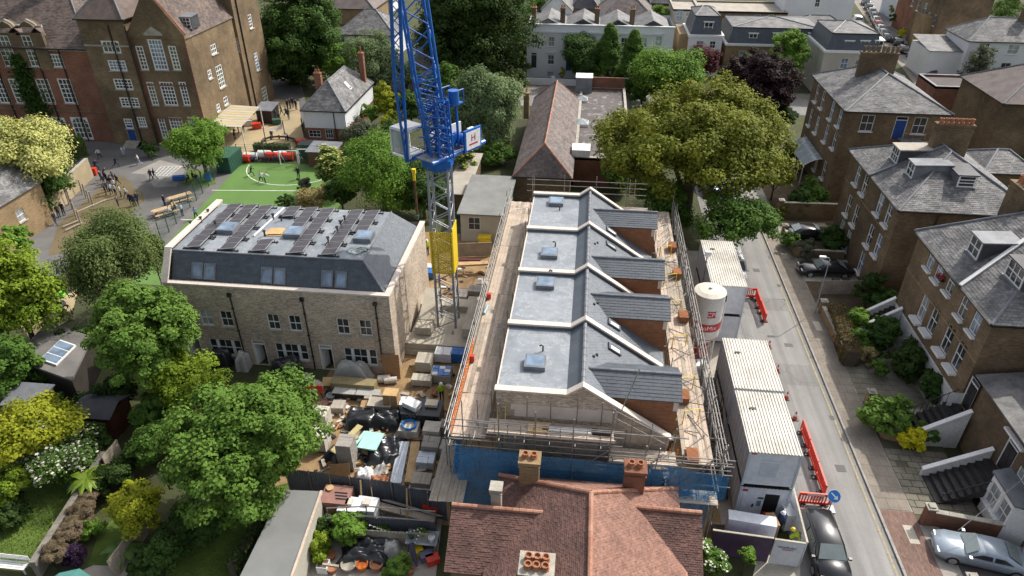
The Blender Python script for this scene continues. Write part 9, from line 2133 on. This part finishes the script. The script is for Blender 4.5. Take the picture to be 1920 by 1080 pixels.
def goal(px0,px1,py,lab,h=2.0):
 a,c=G(px0,py),G(px1,py);T_=thing('goal',lab,'goal',tuple((a+c)/2));rod('post',a,a+Vector((0,0,h)),.06,M_white,T_);rod('post',c,c+Vector((0,0,h)),.06,M_white,T_);rod('crossbar',a+Vector((0,0,h)),c+Vector((0,0,h)),.06,M_white,T_)
 for t in (0,1):q=a.lerp(c,t);rod('stay',q+Vector((0,0,h)),q+Vector((0,1.3,0)),.03,M_white,T_)
goal(527,560,311,'white framed goal at the top of the green pitch');goal(562,607,308,'white framed goal in front of the dark equipment store')
q=G(585,300);T_=thing('equipment_store','dark green equipment cage behind the right goal','store',(q.x,q.y,0));MB().box(q.x-1.9,q.y+.6,0,q.x+1.3,q.y+2.4,1.7).build('body',M_green_d,T_);MB().box(q.x-2.0,q.y+.5,1.702,q.x+1.4,q.y+2.5,1.78).build('roof',M_black,T_)
for i,(px,py,m,lb)in enumerate(((458,304,M_red_pl,'red play barrier at the left end of the pitch back line'),(471,300,M_white_p,'white play barrier beside the red one behind the pitch'),(497,296,M_white_p,'white inflatable roller behind the middle of the pitch'),(512,299,M_red_pl,'red inflatable roller behind the middle of the pitch'),(540,300,M_red_pl,'red inflatable roller behind the goal'),(526,298,M_sign,'pale inflatable roller behind the goal'))):
 p=G(px,py);T_=thing('play_barrier',lb,'barrier',(p.x,p.y,0),'red and white barriers behind the pitch');MB().cyl((p.x-.8,p.y,.5),(p.x+.8,p.y+.1,.5),.5,.5,12).build('drum',m,T_);MB().cyl((p.x-.85,p.y,.5),(p.x-.8,p.y,.5),.3,.3,12).build('end_cap',M_black,T_)
b=MB()
T_=thing('bicycle_rack','jumble of parked bicycles along the pitch back line','bicycle rack',tuple(G(490,305)))
for k in range(9):
 p=G(466+k*8,304);
 for dx in (-.45,.45):MB().tube([(p.x+dx+.3*math.cos(t),p.y+.12*math.cos(t),.32+.3*math.sin(t))for t in [i*.63 for i in range(11)]],.03,5).build('wheel',M_tyre,T_)
 MB().tube([(p.x-.45,p.y,.32),(p.x-.1,p.y,.75),(p.x+.4,p.y,.78),(p.x+.45,p.y,.32)],.025,5).tube([(p.x-.1,p.y,.75),(p.x+.05,p.y,.32),(p.x+.4,p.y,.75)],.025,5).build('frame',random.choice((M_galv,M_bluepl,M_red_pl)),T_)
# climbing poles on the brown surface
T_=thing('climbing_frame','grey timber climbing poles and beams on the brown play surface','play equipment',tuple(G(150,400)))
for i,(px,py,h)in enumerate(((130,372,2.2),(136,380,2.4),(142,392,2.0),(155,352,1.8),(162,360,1.8),(168,368,1.6),(175,375,1.8),(145,402,2.2),(152,410,1.8))):p=G(px,py+12);rod('pole',(p.x,p.y,0),(p.x+.1,p.y,h),.08,M_board_d,T_)
for a,c,z0,z1 in (((142,398),(200,374),.8,.8),((175,384),(212,372),.5,.9),((118,425),(150,412),.2,.2),((122,432),(155,417),.2,.2)):p,q=G(*a,z0),G(*c,z1);rod('beam',p,q,.08,M_board_d,T_)
brick_wall('tall rendered retaining wall below the pale blossoming tree',[tuple(G(100,405))[:2],tuple(G(174,333))[:2]],2.4,mat('tan_render',(.42,.34,.22),(.33,.27,.17),.5,.9),.35,M_stone,cat='wall',name='retaining_wall')
for px,py,m,lb,cat_ in ((177,328,M_red_pl,'red waste bin by the retaining wall','bin'),(337,337,M_bluepl,'blue plastic bench box near the playground tree','box'),(391,339,M_bluepl,'blue round bin by the trunk of the playground tree','bin')):p=G(px,py);cbox('play_bin',lb,cat_,(p.x,p.y,0),(.7 if cat_ == 'bin' else 1.4,.6,.9 if cat_ == 'bin' else .5),m,.3)
sheet('grass_patch',gp((340,345),(352,318),(400,322),(405,345),(375,352)),.02,M_lawn)
# shade sail, sandpit edge and posts by the school
T_=thing('shade_sail','white shade sail stretched between posts over the tan yard','canopy',tuple(G(510,245)));a,c,d=G(494,243,2.2),G(530,230,2.4),G(528,243,1.6);b=MB();N=8
for i in range(N):
 for j in range(N-i):
  def bc(i,j):u,v=i/N,j/N;q=a*(1-u-v)+c*u+d*v;return q-Vector((0,0,.9*(u*v+u*(1-u-v)+v*(1-u-v))))
  b.poly([bc(i,j),bc(i+1,j),bc(i,j+1)])
  if j < N-i-1:b.poly([bc(i+1,j),bc(i+1,j+1),bc(i,j+1)])
b.build('sail',M_cope,T_,smooth=True)
for q in (a,c):rod('post',(q.x,q.y,0),tuple(q+Vector((0,0,.3))),.06,M_blackm,T_)
T_=thing('sandpit_edge','curved dark timber edge of the sandpit in the tan yard','play equipment',tuple(G(523,262)));pts=[G(523+32*math.cos(t),266-10*math.sin(t),.35)for t in [i*math.pi/12 for i in range(13)]];MB().tube(pts,.14,6).build('rail',M_blackm,T_)
for i in range(0,13,2):rod('post',(pts[i].x,pts[i].y,0),tuple(pts[i]+Vector((0,0,.2))),.1,M_bark,T_)
for px,py,m,lb in ((520,233,M_green_d,'green play mat toy on the tan yard'),(482,241,M_red_pl,'red toy tent by the canopy'),(466,235,M_wrap,'white easel board by the canopy'),(566,272,M_red_pl,'red and white pop up tent by the yard outbuilding')):p=G(px,py);cbox('play_item',lb,'toy',(p.x,p.y,0),(1.2,.8,.8),m,.4)
# toddler yard by the studio
for px,py,m,lb in ((88,545,plain('pink_toy',(.6,.15,.4),.5),'pink toy in the small yard left'),(102,550,M_yel_c,'yellow toy car in the small yard left'),(112,556,plain('lime_toy',(.2,.6,.05),.5),'lime toy pile in the small yard left'),(76,556,M_black,'black upright toy stand in the small yard left')):p=G(px,py);cbox('play_item',lb,'toy',(p.x,p.y,0),(.9,.7,.6),m,.3)
for px,py,lb in ((86,568,'larger black tyre in the small yard left'),(108,575,'smaller black tyre in the small yard left')):p=G(px,py);tag(MB().tube([(p.x+.55*math.cos(t),p.y+.55*math.sin(t),.16)for t in [i*.35 for i in range(19)]],.16,8).build('old_tyre_ring',M_tyre),lb,'tyre')
panel_fence('picket_fence','short pale fence behind the dark garden studio','fence',[tuple(G(66,592))[:2],tuple(G(140,600))[:2]],.8,M_board,.25)
# ================================================================== near gardens and patio
M_wallo=mat('mossy_wall',(.24,.22,.19),(.15,.14,.115),.9,.9,.2)
brick_wall('weathered wall with bare climbers between the sunny lawn and the narrow garden',[tuple(G(205,872))[:2],tuple(G(135,985))[:2],tuple(G(75,1082))[:2]],1.15,M_wallo,.3,M_wallo,name='garden_wall')
panel_fence('timber_fence','silvery timber fence between the narrow garden and the shaded lawn','fence',[tuple(G(280,1000))[:2],tuple(G(218,1090))[:2]],1.6,M_board_d,.9)
panel_fence('timber_fence','grey fence behind the tree fern','fence',[tuple(G(232,855))[:2],tuple(G(205,890))[:2]],1.5,M_board_d,.9)
p=G(25,1068);T_=thing('garden_bench','white slatted bench at the bottom of the sunny lawn','bench',(p.x,p.y,0))
for k in range(4):plank('seat_slat',(p.x,p.y-.2+.13*k,.45),(2.0,.1,.03),M_white,T_)
for k in range(3):plank('back_slat',(p.x,p.y+.3,.6+.13*k),(2.0,.03,.1),M_white,T_)
for dx in (-.9,.9):
 for dy in (-.2,.28):plank('leg',(p.x+dx,p.y+dy,.22),(.06,.06,.44),M_white,T_)
p=G(118,1105,1.9);T_=thing('parasol','teal garden parasol cut by the bottom edge','parasol',(p.x,p.y,0));n=8;b=MB()
for k in range(n):
 t0,t1=2*math.pi*k/n,2*math.pi*(k+1)/n;MB().poly([(p.x,p.y,2.3),(p.x+1.3*math.cos(t0),p.y+1.3*math.sin(t0),1.8),(p.x+1.3*math.cos(t1),p.y+1.3*math.sin(t1),1.8)]).build('canopy_panel',plain('teal_cloth',(.06,.2,.18),.8),T_)
rod('pole',(p.x,p.y,0),(p.x,p.y,2.3),.025,M_galv,T_)
p=G(146,915);tag(MB().lathe([(.35,0),(.5,.25),(.5,.3),(.42,.3),(.3,.12)],(p.x,p.y,0),16).build('paddling_tub',M_bluepl),'round blue tub under the tree fern','tub')
heap_sheet(690,1040,3.1,1.9,.75,M_tarp,'black plastic sheet over the garden pond','pond_cover','tarpaulin',.02,26,.6,.15);heap_sheet(735,1035,1.2,1.2,.8,M_poly,'grey crumpled bag at the end of the black pond sheet','garden_bag','bag',.2,14,.5,.12)
p,q=G(770,1018,1.0),G(782,1062,.25);tag(MB().tube([tuple(p),tuple(p.lerp(q,.6)),tuple(q)],[.16,.13,.07],8).build('folded_parasol',plain('slate_cloth',(.06,.06,.11),.8)),'folded dark blue parasol leaning over the pond sheet','parasol')
p=G(792,1008,.8);T_=thing('glass_table','glass topped potting table with plants on the patio','table',(p.x,p.y,0));MB().box(p.x-.9,p.y-.5,.8,p.x+.9,p.y+.5,.83).build('top',M_gl_c,T_)
for dx in (-.8,.8):
 for dy in (-.4,.4):plank('leg',(p.x+dx,p.y+dy,.4),(.06,.06,.8),M_board_d,T_)
for dx,dy,m,lb in ((-.6,-.1,M_green_d,'green pot on the left of the glass potting table'),(.6,-.2,M_sign,'white pot on the right of the glass potting table')):tag(MB().lathe([(.12,0),(.2,.3),(.2,.34),(.16,.34),(.14,.25)],(p.x+dx,p.y+dy,.835),12).build('plant_pot',m),lb,'pot')
tree('potted_plant','leafy plant on the glass potting table','plant',0,0,0,0,L_fresh,.8,14,40,.12,loc=(p.x-.1,p.y+.1,1.15),R=.35,trunk=False,seed=3)
for px,py,m,r,h,lb in ((735,1074,M_pot,.25,.35,'small orange pot beside the red tub'),(707,1066,M_pot,.38,.45,'large terracotta pot on the patio'),(680,1065,M_orange,.35,.4,'bright orange red tub on the patio'),(655,1065,M_conc,.45,.4,'grey round stone planter on the patio'),(624,1072,M_pot,.26,.35,'terracotta pot near the bottom edge'),(622,1047,M_pot,.28,.38,'terracotta pot beside the white planter'),(770,1075,M_pot,.22,.3,'brown pot at the foot of the parasol'),(764,1055,M_conc,.28,.3,'pale urn beside the folded parasol')):p=G(px,py);tag(MB().lathe([(r*.7,0),(r,h*.9),(r,h),(r*.82,h),(r*.78,h*.75)],(p.x,p.y,0),14).build('plant_pot',m),lb,'pot')
p=G(608,1068);T_=thing('planter','square white planter with small plant on the patio','planter',(p.x,p.y,0));MB().prism([(p.x-.3,p.y-.3),(p.x+.3,p.y-.3),(p.x+.3,p.y+.3),(p.x-.3,p.y+.3)],0,.55).build('box',M_sign,T_);MB().box(p.x-.26,p.y-.26,.551,p.x+.26,p.y+.26,.57).build('soil',M_soil,T_)
for px,py,m,lb in ((800,1048,plain('slate_toy',(.12,.12,.18),.5),'grey blue toy car beside the house wall'),(782,1040,M_yel_c,'yellow tub under the glass table'),(812,1055,M_red_pl,'red and white ride on toy beside the house wall')):p=G(px,py);cbox('garden_item',lb,'toy',(p.x,p.y,0),(.7,.5,.5),m,.5)
for k,(a,c,n)in enumerate((((693,984),(790,990),14),((790,990),(742,1058),15))):
 p,q=G(*a,1.7 if k == 0 else 1.7),G(*c,1.7 if k == 0 else .6);T_=thing('string_lights',('white festoon bulbs strung along the railed fence','white festoon bulbs hanging down towards the pond')[k],'lights',tuple(p));pts=[p.lerp(q,i/n)-Vector((0,0,.5*math.sin(math.pi*i/n)))for i in range(n+1)];MB().tube(pts,.012,4).build('cable',M_black,T_)
 for v in pts:MB().lathe([(.01,0),(.05,.04),(.05,.07),(.01,.11)],tuple(v-Vector((0,0,.1))),7).build('bulb',M_sign,T_)
panel_fence('timber_fence','grey brown board fence behind the patio border','fence',[tuple(G(690,1020))[:2],tuple(G(815,1028))[:2]],1.2,M_board_d,1.8)
bar('pergola_beam',G(605,1058,1.6),G(635,1062,1.6),.12,.12,M_board_d);tag(COL.objects[-1],'grey timber beam beside the long shed','beam')
# cabin yard clutter
for x,y,m,lb in ((11.9,28.6,M_red_pl,'red folding chair in front of the open cabin door'),):
 T_=thing('site_chair',lb,'chair',(x,y,0));plank('seat',(x,y,.45),(.5,.45,.04),m,T_);plank('back',(x,y+.22,.75),(.5,.04,.45),m,T_)
 for dx in (-.22,.22):rod('leg',(x+dx,y-.2,0),(x+dx,y+.2,.5),.02,M_black,T_);rod('leg',(x+dx,y+.2,0),(x+dx,y-.2,.5),.02,M_black,T_)
for px,py,m,lb in ((1470,985,M_wrap,'white tilted panel leaning inside the hoarding'),(1440,1003,M_card,'brown box behind the white hoarding')):p=G(px,py);cbox('site_item',lb,'box',(p.x,p.y,0),(.5,.9,1.4),m,.2)
p=G(1395,1030);panel_fence('garden_rail','thin pale rail fence beside the shrub garden','fence',[tuple(G(1330,1000))[:2],tuple(G(1410,1012))[:2]],.9,M_board_d,.6);sheet('path',gp((1410,1090),(1420,1040),(1500,1045),(1500,1090)),.014,M_conc_l)
for k,(x,y)in enumerate(((9.3,41.6),(9.6,42.8),(8.9,40.5))):cbox('site_item',('dark generator on the ground below the silo','silver wrapped bundle below the silo','grey compressor box beside the scaffold foot')[k],'machine',(x,y,0),(1.0,.8,.9),(M_black,M_wrap,M_grey_c)[k],.2*k)
for k,(px,py)in enumerate(((1200,745),(1290,520),(1275,470),(1280,600),(1250,860))):
 p=G(px,py,RZd);cbox('brick_pack',f'orange brick pack on the right scaffold deck, {("nearest the gable end", "third along", "farthest along", "second along", "at the front corner")[k]}','bricks',(min(7.6,max(6.7,p.x)),p.y,RZd+.03),(.6,.9,.5),M_newred)
for k,(px,py)in enumerate(((1010,775),(1075,785),(1130,793))):p=OnY(px,py,27.4);cbox('board_stack',f'{("pale plywood square on the front scaffold lift", "white guttering lengths on the front scaffold lift", "dark roll on the front scaffold lift")[k]}','material',(p.x,27.5,FZ+.03),((1.1,.7,.12),(3.2,.25,.12),(1.0,.3,.22))[k],(M_ply,M_white,M_black)[k])
sheet('footpath',rect(-20,114.6,-11,117),.024,M_conc)
